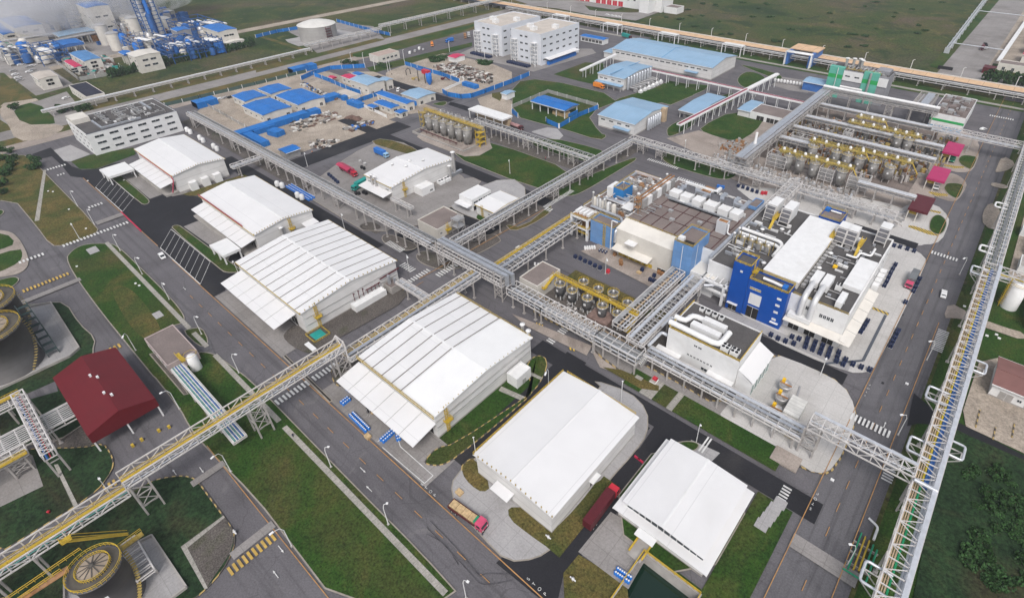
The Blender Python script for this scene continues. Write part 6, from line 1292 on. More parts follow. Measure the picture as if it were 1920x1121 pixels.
def wheels(t,xs,tw,r=.5):
	for x in xs:
		for s in(-1,1):
			o=MB().tube([(x,s*(tw/2-.25),r),(x,s*(tw/2+.02),r)],r,12).build('wheel',black,t);MB().tube([(x,s*(tw/2-.05),r),(x,s*(tw/2+.04),r)],r*.5,8).build('hub',galv_plain,o)
def cab(t,x0,x1,w,h,mat,roofm=None):
	b=MB();z0=.6;b.add([(x0,-w/2,z0),(x1,-w/2,z0),(x1,w/2,z0),(x0,w/2,z0),(x0,-w/2,h),(x1-.35,-w/2+.05,h),(x1-.35,w/2-.05,h),(x0,w/2,h),(x1,-w/2,h*.58),(x1,w/2,h*.58)],[(3,2,1,0),(4,5,6,7),(0,1,8,5,4),(1,2,9,8),(8,9,6,5),(2,3,7,6,9),(3,0,4,7)])
	o=b.build('cab',mat,t);g=MB();g.add([(x1+.01,-w/2+.15,h*.6),(x1+.01,w/2-.15,h*.6),(x1-.33,w/2-.2,h*.96),(x1-.33,-w/2+.2,h*.96)],[(0,1,2,3)]);g.build('windscreen',glass,o)
	for s in(-1,1):MB().box(x0+.5,x1-.6,s*w/2-.02,s*w/2+.02,h*.6,h*.9).build('side_window',glass,o)
	for s in(-1,1):MB().box(x1-.05,x1+.05,s*(w/2-.4)-.2,s*(w/2-.4)+.2,.9,1.15).build('headlight',plain_white,o)
	MB().box(x1-.1,x1+.12,-w/2,w/2,.45,.8).build('bumper',black,t)
def lorry(label,rear,front,body,bodym,cabm,w=2.5,group=None,L=None,cat='lorry'):
	x,y,rz,LL=place(rear,front);L=L or LL;t=thing('lorry',label,cat,(0,0,0),group);h=L/2
	MB().box(-h,h-.3,-.45,.45,.7,1.0).build('chassis',black,t);wheels(t,[h-1.4,-h+1.2,-h+2.5],w);cl=2.2
	cab(t,h-cl,h,w,2.9,cabm);bx=h-cl-.3
	if body=='box':MB().box(-h,bx,-w/2,w/2,1.05,3.8).build('cargo_box',bodym,t)
	if body=='tank':o=MB().tube([(-h,0,2.2),(-h+.3,0,2.2),(bx-.3,0,2.2),(bx,0,2.2)],[.7,1.15,1.15,.7],16).build('tank',bodym,t);MB().lathe((bx-h)/2,0,[(.3,3.3),(.3,3.6)],10).build('hatch',black,o)
	if body=='timber':
		b=MB();b.box(-h,bx,-w/2,w/2,1.05,1.25)
		for s in(-1,1):b.box(-h,bx,s*w/2-.05,s*w/2+.05,1.2,1.9)
		b.box(-h,-h+.1,-w/2,w/2,1.2,2.1);b.build('flatbed',maroon,t);n=4;st=(bx+h-.4)/n
		for i in range(n):
			o=MB().box(-h+.2+i*st,-h+.1+(i+1)*st,-w/2+.25,w/2-.25,1.26,2.1).build('timber_stack',wood,t)
		MB().box(bx-.5,bx+.1,-.9,.9,1.3,2.6).build('green_sheet',greenp,t)
	if body=='gull':
		b=MB();b.box(-h,bx,-w/2,w/2,1.05,1.3);b.box(-h,-h+.1,-w/2,w/2,1.3,3.8);b.box(bx-.1,bx,-w/2,w/2,1.3,3.8);b.box(-h,bx,w/2-.1,w/2,1.3,2.4);b.build('cargo_bed',bodym,t)
		b=MB();b.add([(-h,w/2,3.8),(bx,w/2,3.8),(bx,-w/2+.3,4.6),(-h,-w/2+.3,4.6),(bx,-w/2-1.6,3.9),(-h,-w/2-1.6,3.9)],[(0,1,2,3),(3,2,4,5)]);b.add([(-h,w/2,3.7),(bx,w/2,3.7),(bx,-w/2+.3,4.5),(-h,-w/2+.3,4.5),(bx,-w/2-1.6,3.8),(-h,-w/2-1.6,3.8)],[(3,2,1,0),(5,4,2,3)]);b.build('wing_roof',bodym,t)
	t.location=(x,y,.05+lift([(x,y)]));t.rotation_euler=(0,0,rz);return t
def car(label,rear,front,mat,van=False,group=None,L=None,cat=None):
	x,y,rz,LL=place(rear,front);L=L or LL;t=thing('parked_car' if not van else 'van',label,cat or('van' if van else 'car'),(0,0,0),group);h=L/2;w=1.8
	b=MB();hh=1.9 if van else 1.4
	P=[(-h,.35),(h,.35),(h,.8),(h-.9,.95),(h-1.5,hh),(-h+(.1 if van else .9),hh),(-h,.95)]
	n=len(P);b.add([(px,-w/2,z)for px,z in P]+[(px,w/2,z)for px,z in P],[tuple(range(n)),tuple(range(2*n-1,n-1,-1))]+[(i+n,(i+1)%n+n,(i+1)%n,i)for i in range(n)]);b.build('body',mat,t)
	b=MB();b.add([(h-.86,-w/2+.15,.99),(h-.86,w/2-.15,.99),(h-1.46,w/2-.2,hh-.08),(h-1.46,-w/2+.2,hh-.08)],[(0,1,2,3)]);b.build('windscreen',glass,t)
	for s in(-1,1):MB().box(-h+.8,h-1.5,s*w/2-.02,s*w/2+.02,.95,hh-.12).build('side_window',glass,t)
	wheels(t,(-h+.8,h-.8),w,.34);t.location=(x,y,.06+lift([(x,y)]));t.rotation_euler=(0,0,rz);return t
T4=lambda ox,oy,*ps:[(ox+a/4,oy+b/4)for a,b in ps]
lorry('maroon container lorry driving between the two nearest white sheds',*T4(960,840,(580,590),(760,345)),'box',maroon,redp,L=13.4)
lorry('lorry with pink cab and open bed of timber stacks on the curved apron',*T4(480,840,(1470,440),(1720,620)),'timber',wood,M('pink_cab',(.55,.08,.16),.4),L=11.2)
lorry('red lorry with its wing roof raised, behind the laboratory shed',(630,312),(680,340),'gull',M('rose_red',(.4,.04,.09),.45),redp,L=14.5)
lorry('bright blue box lorry alone on the pale yard',(705,288),(728,298),'box',drum_blue,M('pale_blue_cab',(.3,.5,.7),.4),L=11)
lorry('green tarpaulin covered lorry at the canopy of the laboratory shed',(686,347),(666,358),'box',tealp,tealp,L=10)
lorry('lorry with grey tarpaulin and pink roofed cab on the pale apron by the road',*T4(1440,280,(1105,940),(1030,1070)),'box',M('grey_tarpaulin',(.16,.17,.18),.7),M('pink_cab',(.5,.1,.15),.4),L=10.5)
lorry('dark red tanker lorry leaving the white roofed canopy',(958,238),(980,246),'tank',M('pink_tank',(.35,.2,.2),.5),maroon,L=10)
lorry('orange box lorry on the road beside the ribbed pale blue shed',(1115,164),(1131,168),'box',orange,orange,L=9)
lorry('green lorry under the farthest magenta canopy',*[(1680+a/8,250+b/8)for a,b in((855,360),(820,460))],'box',greenp,greenp,L=8)
lorry('white lorry under the middle magenta canopy',*[(1680+a/8,250+b/8)for a,b in((625,760),(580,870))],'box',plain_white,plain_white,L=8)
lorry('dark red lorry far off on the pale road at the top right',(1845,88),(1838,99),'box',maroon,maroon,L=12)
lorry('grey lorry beside the dark red one on the pale road at the top right',(1843,86),(1848,98),'box',black,galv_plain,L=12)
lorry('orange concrete mixer in the car park before the cream block',(810,82),(811,91),'tank',orange,orange,L=9)
lorry('blue lorry in the car park before the cream block',(848,79),(838,81),'box',drum_blue,drum_blue,L=8)
lorry('brown tipper parked against the farther tall white block',(872,68),(873,76),'box',rust,rust,L=9);lorry('grey tipper parked against the farther tall white block',(879,66),(880,74),'box',galv_plain,galv_plain,L=9)
lorry('green covered lorry on the road near the left end of the largest pale blue shed',(1168,70),(1182,74),'box',tealp,maroon,L=12)
car('white pickup driving down the right hand road',*[(1680+a/8,500+b/8)for a,b in((715,370),(695,490))],plain_white,L=5,cat='pickup')
car('small white topped cart on the left hand road beside the parking bays',*T4(0,280,(1205,795),(1240,835)),plain_white,True,L=3.6,cat='cart')
for i,(p,q,mt_,v,d)in enumerate((((767,105),(771,97),plain_white,True,'first white van'),((777,103),(780,93),galv_plain,True,'silver blue van'),((785,97),(788,89),plain_white,True,'second white van'),((793,98),(794,91),galv_plain,False,'small grey car'))):
	car('%s in the row left of the orange mixer'%d,p,q,mt_,v,L=5.5 if v else 4.5)
for i,(p,q,mt_)in enumerate((((410,188),(418,186),plain_white),((420,186),(427,184),galv_plain),((430,185),(436,183),black))):car('%s car parked left of the blue roofed huts'%('white','grey','black')[i],p,q,mt_,L=4.6)
car('white van in the courtyard beside the pale blue two storey hut',(749,168),(745,174),plain_white,True,L=5)
for i,(px,py)in enumerate(((22,136),(26,142),(31,148),(35,153),(28,122),(36,124),(52,128),(58,126),(52,137),(58,134))):car('distant car, one of many parked in the yard at the upper left edge',(px,py),(px+7,py-1.5),plain_white if i%3 else galv_plain,group='distant cars parked at the upper left edge',L=5)
car('white car parked by the dark roofed office at the upper left',(120,187),(129,184),plain_white,L=5);car('dark car parked by the dark roofed office at the upper left',(135,199),(144,197),galv_plain,L=5)
car('white car on the pad by the green striped block',(1839,245),(1846,243),plain_white,L=4.6)
for i,(px,py)in enumerate(((1136,29),(1145,31),(1152,32),(1158,33))):car('distant car before the red doored fire station',(px,py),(px+5,py+.6),plain_white,group='distant cars before the fire station',L=5)
x,y=G(872,381);r=thing('loader','small orange loader in front of the garage block','loader',(0,0,0));MB().box(-1.6,1.0,-.9,.9,.6,1.7).build('body',orange,r);MB().box(-.6,.8,-.7,.7,1.7,2.6).build('cab',glass,r);b=MB();b.beam((.8,-.6,1.4),(2.6,-.6,3.4),.2);b.beam((.8,.6,1.4),(2.6,.6,3.4),.2);b.box(2.4,3.2,-1,1,3.0,3.8);b.build('boom',maroon,r);wheels(r,(-1,.9),1.9,.5);r.location=(x,y,.2);r.rotation_euler=(0,0,.9)
x,y=G(694,772);r=thing('forklift','dark forklift among the blue drums under the canopy edge','forklift',(0,0,0));MB().box(-1.2,.8,-.6,.6,.5,1.3).build('body',black,r);b=MB()
for sx in(-1,.5):
	for sy in(-.55,.55):b.beam((sx,sy,1.2),(sx,sy,2.2),.08)
b.box(-1.1,.6,-.65,.65,2.2,2.3);b.build('cage',black,r);b=MB();b.beam((.9,-.35,.2),(.9,-.35,2.4),.1);b.beam((.9,.35,.2),(.9,.35,2.4),.1);b.beam((.9,-.35,.2),(2,-.35,.2),.1);b.beam((.9,.35,.2),(2,.35,.2),.1);b.build('mast',galv_plain,r);wheels(r,(-.8,.5),1.2,.32);r.location=(x,y,.05);r.rotation_euler=(0,0,-.9)
DR={}
def drum(px,label,group,mat=None,z=0,xy=None):
	mat=mat or drum_blue
	if mat.name not in DR:
		o=MB().lathe(0,0,[(.42,0),(.45,.3),(.42,.32),(.42,.6),(.45,.62),(.42,.65),(.42,1.15),(.36,1.2),(0,1.2)],10).build('drum',mat);MB().lathe(.05,.05,[(.24,1.2),(.24,1.25),(0,1.25)],8).build('lid',plain_white,o);DR[mat.name]=o;o2=o
		o.location=(0,0,0)
	else:o2=copy_tree(DR[mat.name])
	x,y=xy or G(*px);o2.location=(x,y,z+.05+lift([(x,y)]));o2['label']=label;o2['category']='drum';o2['group']=group;return o2
def lineup(p,q,n,rows,label,group,mat=None,sp=1.05):
	a=G(*p);b=G(*q);dx,dy=(b[0]-a[0])/max(1,n-1),(b[1]-a[1])/max(1,n-1);L=math.hypot(dx,dy)or 1;nx,ny=-dy/L*sp,dx/L*sp
	for i in range(n):
		for j in range(rows):drum(None,label,group,mat,xy=(a[0]+dx*i+nx*j,a[1]+dy*i+ny*j))
lineup(*T4(480,560,(710,885),(825,1000)),13,2,'blue drum in the long double row beside the left hand road','long double row of blue drums')
lineup(*T4(480,560,(660,800),(705,765)),4,2,'blue drum in the short row left of the dark forklift','short row left of the forklift')
lineup(*T4(480,560,(685,685),(760,745)),5,2,'blue drum partly under the far end of the front canopy','drums under the far end of the front canopy')
lineup(*T4(480,560,(960,1080),(1050,1000)),7,2,'blue drum in the slanting row inside the white painted box','slanting row in the painted box')
lineup(*T4(480,560,(1065,1065),(1080,1060)),2,2,'blue drum in the small cluster at the near end of the canopy','small cluster at the near canopy end')
lineup(*T4(960,840,(775,945),(870,1010)),7,2,'blue drum beside the sunken water basin','drums beside the water basin')
lineup((538,352),(580,377),24,3,'blue drum in the long bed behind the plain white shed','long bed of blue drums behind the white shed',sp=1.4)
lineup(*T4(960,280,(550,755),(620,750)),5,2,'white drum at the foot of the low pale blue tower','white drums at the low pale blue tower',plain_white)
lineup(*T4(960,280,(655,770),(700,785)),3,2,'dark blue drum beside the white ones at the low pale blue tower','dark drums at the low pale blue tower',navy)
lineup((1003,497),(1016,500),3,1,'white drum behind the small cream block','white drums behind the small cream block',plain_white)
for i,(px,py)in enumerate([(521,349),(530,352),(559,370),(567,374)]+[(352,247),(358,251),(376,262),(382,267),(402,278),(408,283)]):
	x,y=G(px,py);tag(MB().lathe(x,y,[(1.2,.1),(1.2,2.4),(.6,3),(0,3.1)],12).build('white_tank',plain_white),'white dome topped tank standing behind the %s'%('plain white shed, by the blue drums' if i<4 else 'farthest white shed'),'tank','white dome tanks behind the sheds '+('near' if i<4 else 'far'))
def crate_proto(mat,name='crate_pallet',s=1.5,h=1.7):
	b=MB();b.box(-s/2,s/2,-s/2,s/2,0,.15)
	o=None
	t=thing(name,None,None,(0,0,0));b.build('pallet',M('pallet_grey',(.3,.3,.3),.8),t);b=MB()
	for i in(-1,1):
		for j in(-1,1):b.lathe(i*s*.24,j*s*.24,[(s*.22,.16),(s*.22,h*.5),(s*.2,h*.52),(s*.22,h*.54),(s*.22,h),(0,h)],8)
	b.build('drums',mat,t);return t
CP={}
def crate(px,label,group,mat=None,cat='drum pallet',rz=0):
	mat=mat or navy
	if mat.name not in CP:CP[mat.name]=crate_proto(mat);t=CP[mat.name]
	else:t=copy_tree(CP[mat.name])
	x,y=G(*px);t.location=(x,y,.06+lift([(x,y)]));t.rotation_euler=(0,0,rz);t['label']=label;t['category']=cat;t['group']=group;return t
def crates(o,s,pts,label,group,mat=None):
	for x,y in pts:crate((o[0]+x/s,o[1]+y/s),label,group,mat)
g_='navy drum pallets below the big white block'
crates((1440,560),4,[(18,285),(70,312),(127,332),(175,300)],'navy drum pallet, one of four strung left of the slanting rows','four pallets left of the slanting rows')
cols=[(188,350,228,315,2),(275,375,292,315,3),(330,395,350,340,3),(385,420,405,365,3),(443,445,462,390,3),(507,480,525,415,3),(558,505,575,470,2)]
for x0,y0,x1,y1,n in cols:
	crates((1440,560),4,[(x0+(x1-x0)*i/(n-1),y0+(y1-y0)*i/(n-1))for i in range(n)],'navy drum pallet in the slanting rows before the big white block',g_)
crates((1440,560),4,[(630,505),(692,527),(755,545)],'navy drum pallet, one of three trailing toward the road corner','three pallets toward the road corner')
crates((1440,560),4,[(915,365),(930,335),(945,305),(960,275),(970,255)],'navy drum pallet in the row on the kerb of the right hand road','kerbside row of navy pallets')
crates((1440,560),4,[(690,260),(708,235),(724,208),(740,182)],'navy drum pallet close to the side canopy of the big white block','navy pallets by the side canopy')
crates((1440,280),4,[(868,1035),(885,1005),(900,972),(915,940),(932,908),(950,878)],'navy drum pallet in the straight row left of the grey tarpaulin lorry','row left of the grey tarpaulin lorry')
crates((1440,280),4,[(1085,1075),(1100,1045),(1115,1015),(1130,985)],'navy drum pallet in the row right of the grey tarpaulin lorry','row right of the grey tarpaulin lorry')
crates((1440,280),4,[(940,735),(985,745),(1040,760),(1090,775)],'navy drum pallet at the far corner of the big white block','pallets at the far corner of the white block')
crate((1696,570),'single navy drum pallet standing alone near the road','lone pallet')
crates((960,280),4,[(475,818),(512,832),(548,852),(585,866),(622,886),(660,902)],'dark drum pallet in the row along the pale blue tower side road','row along the side road of the blue tower');crates((960,280),4,[(720,928)],'red pallet of drums beside the lamp post on the side road','red pallet',redp)
crates((960,280),4,[(770,800),(815,850),(818,872)],'brown pallet load before the yellow dock doors','brown loads at the yellow doors',rust);crates((960,280),4,[(975,915),(1065,960),(1035,990),(1060,1000),(1085,1010)],'blue and white drum pallet on the stained drum yard','pallets on the stained yard',navy);crates((960,280),4,[(1100,935),(1125,950)],'rusty pallet load on the stained drum yard','rusty loads on the stained yard',rust)
crates((520,280),8,[(780,405),(812,432),(845,462),(878,492),(912,520)],'navy drum pallet in the row left of the red wing roofed lorry','row left of the red lorry');crates((520,280),8,[(1250,210),(1320,250)],'grey crate pile between the red and blue lorries','grey piles between the lorries',galv_plain);crates((520,280),8,[(1272,298),(1308,315),(1190,690),(1230,690),(1300,675),(1335,690)],'small dark pallet on the pale yard of the laboratory shed','small dark pallets on the lab yard',black)
crates((1240,330),8,[(850,180),(880,190),(920,195)],'blue drum pallet on the road side behind the brown roofed plant','blue pallets behind the brown roofed plant',drum_blue);crates((1240,330),8,[(1150,170),(1220,190),(1290,215),(1360,240),(1430,262)],'dark pallet in the row beyond the brown roofed plant','row beyond the brown roofed plant',navy);crates((1240,330),8,[(1510,280),(1560,280)],'red pallet at the end of the row beyond the brown roofed plant','red end of the row beyond the plant',redp)
for i,(px,py)in enumerate(((863,1046),(903,947-20),(757,1042))):pass
for px,py,l in((862,926,'small pale wooden box on the curved apron behind the timber lorry'),(699,773,'stack of pale wooden pallets beside the dark forklift'),(690,820,'flat pink pallet stack near the long double row of drums'),(1198,513,'orange pallet on the stained drum yard')):
	x,y=G(px,py);b=MB();b.box(x-.9,x+.9,y-.7,y+.7,.1+lift([(x,y)]),.8+lift([(x,y)]));b.box(x-.95,x+.95,y-.75,y+.75,.8+lift([(x,y)]),.9+lift([(x,y)]));tag(b.build('wooden_box',wood),l,'box')
def barrier(p,q,label):
	a=G(*p);b_=G(*q);n=max(2,int(math.dist(a,b_)/2));t=thing('barrier',label,'barrier',((a[0]+b_[0])/2,(a[1]+b_[1])/2,0));z=lift([a])
	for i in range(n):
		x=a[0]+(b_[0]-a[0])*(i+.5)/n;y=a[1]+(b_[1]-a[1])*(i+.5)/n;ang=math.atan2(b_[1]-a[1],b_[0]-a[0]);dx,dy=math.cos(ang)*.9,math.sin(ang)*.9
		b=MB();b.beam((x-dx,y-dy,z+.45),(x+dx,y+dy,z+.45),.4,.8);b.build('segment',M('barrier_red',(.5,.03,.08),.5),t)
barrier(*T4(0,280,(910,475),(1062,620)),'red plastic barrier along the road beside the first parking bays');barrier(*T4(960,840,(925,72),(975,112)),'short red barrier across the dark lane between the nearest sheds')
def lamp(head,base,label,h=9.0,single=True):
	x,y=G(*base);z=lift([(x,y)]);
	hx,hy=G(head[0],head[1],h);dx,dy=hx-x,hy-y;L=math.hypot(dx,dy)
	if L>3.2:dx,dy=dx/L*3.2,dy/L*3.2
	t=thing('street_lamp',label,'street lamp',(x,y,z),'street lamps along the works roads')
	MB().tube([(x,y,z),(x,y,z+h*.8),(x+dx*.25,y+dy*.25,z+h*.96),(x+dx*.85,y+dy*.85,z+h)],[.13,.1,.08,.07],8).build('pole',plain_white,t)
	MB().beam((x+dx*.75,y+dy*.75,z+h+.02),(x+dx*1.15+.01,y+dy*1.15,z+h-.05),.5,.18).build('lamp_head',plain_white,t);MB().box(x-.3,x+.3,y-.3,y+.3,z,z+.25).build('base',conc,t)
L_=[(0,280,865,645,905,765,'street lamp at the top corner of the big left lawn'),(0,280,1040,820,1070,940,'street lamp across the road from the white topped cart'),(0,280,1245,1025,1272,1130,'street lamp on the left verge opposite the striped shed canopy'),(0,280,545,320,585,430,'street lamp beside the first road with worn crossings'),(0,280,700,470,712,570,'street lamp at the corner of the brown patched lawn'),(0,280,560,610,600,675,'short lamp on the brown patched lawn by the crossing'),(0,560,1480,140,1515,270,'street lamp beside the little oval lawn at the pink block'),(0,560,1770,420,1795,560,'street lamp behind the white cylinder by the pink block'),(0,560,910,325,1022,392,'long armed lamp over the left road, left of the pink block'),(0,560,1205,710,1350,830,'long armed lamp over the road right of the red roofed shed'),(480,840,545,-8,565,145,'street lamp on the verge opposite the drum yard'),(480,840,985,415,995,575,'street lamp on the verge opposite the timber lorry'),(480,840,1590,1000,1577,1125,'street lamp at the bottom edge of the left hand road'),(480,840,110,640,270,735,'long armed lamp beside the lower yellow crossing'),(0,840,1590,75,1735,180,'long armed lamp on the lawn under the truss bridge'),(0,840,745,230,845,360,'round headed lamp by the yellow crossing under the truss bridge'),(960,560,830,620,815,790,'street lamp at the far corner of the nearest plain shed'),(960,560,1415,950,1380,1080,'street lamp by the black and white crossing of the dark road'),(960,560,250,565,275,660,'street lamp on the lawn strip beside the half striped shed'),(1440,560,1215,320,1190,460,'street lamp on the lawn left of the tall right hand rack'),(1440,560,1000,870,975,1020,'street lamp at the lower crossing of the right hand road'),(1440,560,435,455,390,580,'street lamp among the navy drum pallets'),(1440,840,615,720,590,880,'lowest street lamp on the right hand lawn'),(1440,280,1460,825,1435,940,'street lamp at the side road below the big red canopy'),(960,280,715,835,700,935,'street lamp beside the red pallet of drums'),(480,280,1895,120,1905,185,'street lamp on the square lawn between the racks'),(480,280,375,50,388,130,'tall lamp at the corner of the fresh dark road'),(480,280,672,540,665,598,'street lamp behind the striped shed'),(480,280,1140,820,1150,915,'street lamp at the right corner of the striped shed'),(480,840,1630,-80,1655,90,'street lamp on the dark lane left of the nearest plain shed'),(0,280,1745,845,1800,960,'street lamp at the tip of the second lawn island'),(960,280,1290,-20,1292,30,'street lamp near the far crossroads lawn'),(480,840,930-50,-70,905-50,0,'x')]
for ox,oy,hx,hy,bx,by,l in L_[:-1]:lamp((ox+hx/4,oy+hy/4),(ox+bx/4,oy+by/4),l)
for i,(px,py)in enumerate(((683,121),(703,131),(732,134),(758,115),(660,120),(728,136),(843,98),(909,110),(1003,127))):
	x,y=G(px,py);tag(MB().tube([(x,y,0),(x,y,9),(x+.8,y+.4,9.6)],.2,6).build('street_lamp',plain_white),'distant thin lamp post among the sandy plots and car park','street lamp','distant thin lamp posts')
for i,x in enumerate(rng(-430,0,14)):tag(MB().tube([(x,503,0),(x,503,11),(x+1.2,503,11.6)],.25,6).build('street_lamp',plain_white),'thin lamp post along the outer side of the tan conveyor','street lamp','lamp posts along the tan conveyor')
def bigtank(label,x,y,rr,h,inner=.62,mat=None,roofm=None,railm=None):
	t=thing('storage_tank',label,'storage tank',(x,y,0));mat=mat or M('tank_shell',(.11,.105,.105),.55,.2,var=.15,scale=.15,dirt=.35,dirtcol=(.09,.085,.08),lin=[(2,2.6,.1,.7)])
	MB().lathe(x,y,[(rr+.35,0),(rr+.35,.9),(rr,.95),(rr,h),(rr+.5,h),(rr+.5,h+.25),(rr*.98,h+.25)],56).build('shell',mat,t)
	MB().lathe(x,y,[(rr*.98,h+.25),(rr*inner+.2,h+.5),(rr*inner,h+.5),(rr*inner,h+1.0),(0,h+1.5)],56).build('roof',M('tank_roof_dark',(.10,.09,.075),.7,var=.2,scale=.3),t)
	MB().lathe(x,y,[(rr*inner,h+1.03),(rr*inner*.5,h+1.32),(0,h+1.56)],40).build('dome',M('tank_dome',(.33,.27,.21),.8,var=.12,scale=.2,dirt=.5),t)
	for k in range(2):
		b=MB();R_=(rr+.35,rr*inner+.25)[k]
		for hh in(1.1,.55):b.ring(x,y,h+.25+hh+k*.25,R_,.07,48)
		for j in range(36):a=j*math.pi/18;b.beam((x+R_*math.cos(a),y+R_*math.sin(a),h+.2),(x+R_*math.cos(a),y+R_*math.sin(a),h+1.4+k*.2),.09)
		b.build('handrail',yellow,t)
	b=MB()
	for j in range(12):a=j*math.pi/6+.2;b.beam((x+.5*math.cos(a),y+.5*math.sin(a),h+1.62),(x+rr*inner*.93*math.cos(a),y+rr*inner*.93*math.sin(a),h+1.15),.2,.08)
	b.lathe(x,y,[(.5,h+1.4),(.5,h+1.9),(0,h+2)],10);b.build('roof_beams',M('beam_dark',(.1,.09,.08),.7),t)
	b=MB()
	for a in rng(-1.15,-.55,9):
		pass
	A=[-.5+i*.045 for i in range(9)];b.add([(x+(rr+.02)*math.cos(a),y+(rr+.02)*math.sin(a),z)for a in A for z in(h*.55,h*.55+1.5)],[(2*i,2*i+2,2*i+3,2*i+1)for i in range(8)]);b.build('name_plate',plain_white,t)
	b=MB()
	for i in range(22):
		a0=.5+i*.07;z=.8+i*(h-.8)/22;b.beam((x+(rr+.1)*math.cos(a0),y+(rr+.1)*math.sin(a0),z),(x+(rr+1)*math.cos(a0),y+(rr+1)*math.sin(a0),z),.5,.08)
	b.build('spiral_stair',yellow_old,t);return t
bigtank('round grey tank with yellow railed roof at the bottom left corner',*G(176,1064,13.1),4.6,12.6);bigtank('nearer of the two big grey tanks cut by the left edge',-222.4,-15.8,8.8,15.4,.68);bigtank('farther of the two big grey tanks cut by the left edge',-241,-13.4,8.8,15.4,.68)
for nme,pts,hh in(('bund wall round the bottom left tank',GP(T(0,840,[(500,1000),(1150,665),(1410,1052),(1150,1250),(500,1250)])),1.1),('bund wall round the two left edge tanks',GP(T(0,560,[(190,80),(390,40),(605,380),(530,445),(-100,740)])),1.1)):
	b=MB();n=len(pts)
	for i in range(n-(0 if 'bottom' in nme else 1)):
		a,q=pts[i],pts[(i+1)%n];b.beam((a[0],a[1],hh/2+.15),(q[0],q[1],hh/2+.15),.35,hh)
	tag(b.build('bund_wall',conc),'low concrete '+nme,'wall')
r=thing('walkway','yellow railed walkway from the bottom left tank roof to the open white frame','walkway',(-120,-14,0));b=MB();b.beam((-121,-18,5.3),(-121.5,-8.5,5.3),1.4,.2);b.build('deck',yellow_old,r);MB().rail([(-121.7,-18),(-122.2,-8.5)],5.4,1.1,1,.1).rail([(-120.3,-18),(-120.8,-8.5)],5.4,1.1,1,.1).build('handrail',yellow,r)
r=thing('walkway','brown and yellow gangway reaching the far side of the bottom left tank','walkway',(-119,-30,0));b=MB();b.beam((-119,-40,12.8),(-118.3,-21,12.8),1.6,.2);b.build('deck',rust,r);MB().rail([(-120,-40),(-120.5,-18)],12.9,1.1,1.3,.12).rail([(-118,-40),(-118.5,-22)],12.9,1.1,1.3,.12).build('handrail',yellow,r)
r=thing('access_tower','dark steel stair frame between the left edge tank and its pale pad','stair',(-225,-3,0));b=MB()
for k in range(8):b.beam((-232+k*2,-6.5,13.5-k*1.6),(-232+k*2,-3.5,13.5-k*1.6),1.5,.1)
for y in(-6.5,-3.5):b.beam((-233,y,14.5),(-217,y,1.6),.25);b.beam((-233,y,13.5),(-217,y,.6),.25)
for k in range(5):
	for y in(-6.5,-3.5):b.beam((-232+k*3.4,y,0),(-232+k*3.4,y,13.5-k*2.7),.22)
b.build('stair',M('dark_green_steel',(.03,.05,.05),.6),r)
r=thing('domed_tank','big pale concrete tank with domed roof at the top, beyond the public road','storage tank',(-532,283,0));MB().lathe(-532,283,[(17.3,0),(17.3,14)],48).build('shell',M('tank_concrete',(.36,.35,.34),.8,var=.1,scale=.15,dirt=.35,lin=[(2,2.8,.15,.8)]),r);MB().lathe(-532,283,[(17.6,14),(14,15.4),(9,16.8),(4,17.6),(0,17.8)],48).build('dome',M('dome_white',(.62,.61,.58),.6,var=.05,scale=.2,dirt=.2),r)
b=MB();
for k in range(6):b.box(-514.6,-512.5,281,286,.5+k*2.3,.7+k*2.3)
for y in(281,286):b.beam((-512.8,y,0),(-512.8,y,14.5),.25)
b.build('stair',maroon,r)
r=thing('storage_cylinder','white vertical cylinder with yellow gangway beside the pink block','tank',(-174,24.5,0));x,y=-173.2,23.2;MB().lathe(x,y,[(1.6,.3),(1.6,5.6),(1.1,6.2),(0,6.4)],20).build('shell',plain_white,r);b=MB();b.ring(x,y,6.9,1.9,.07,16);b.box(x-5,x+.5,y-3,y-1.8,5.6,5.75);b.rail([(x-5,y-3),(x+.5,y-3),(x+.5,y-1.8)],5.7,1,1.2,.1);b.build('gangway',yellow,r)
r=thing('water_basin','sunken concrete basin of dark green water with yellow railing','basin',(-21.3,59,-3));b=MB();X0,X1,Y0,Y1=PX0,PX1,PY0,PY1
b.add([(X0,Y0,.15),(X1,Y0,.15),(X1,Y1,.15),(X0,Y1,.15),(X0+.8,Y0+.8,-4),(X1-.8,Y0+.8,-4),(X1-.8,Y1-.8,-4),(X0+.8,Y1-.8,-4)],[(0,4,5,1),(1,5,6,2),(2,6,7,3),(3,7,4,0)])
for rr in((X0-.5,X0,Y0-.5,Y1+.5),(X1,X1+.5,Y0-.5,Y1+.5),(X0,X1,Y0-.5,Y0),(X0,X1,Y1,Y1+.5)):b.box(*rr,0,.45)
b.build('basin_wall',conc,r)
wm,nt,bs=nodes('basin_water');bs.inputs['Base Color'].default_value=(.006,.022,.014,1);bs.inputs['Roughness'].default_value=.08;bump(nt,bs,noise(nt,.6,4),.12,.1)
MB().flat(RECT(X0+.5,X1-.5,Y0+.5,Y1-.5),-2.6).build('water_surface',wm,r);MB().rail([(X0-.2,Y0),(X0-.2,Y1+.25),(X1+.25,Y1+.25),(X1+.25,Y0)],.45,1.1,1.6,.14).build('handrail',yellow,r)
r=thing('pipe_manifold','green and yellow pipe manifold on the lawn below the truss junction','pipework',(11,100,0));bx,by=G(1650,945)
for i in range(4):pipe(r,[(9.5+i*1.0,92+i*.6,1.0),(9.5+i*1.0,103-i*.4,1.0),(9.5+i*1.0,103-i*.4,.1)],.2,(greenp,yellow,yellow,greenp)[i])
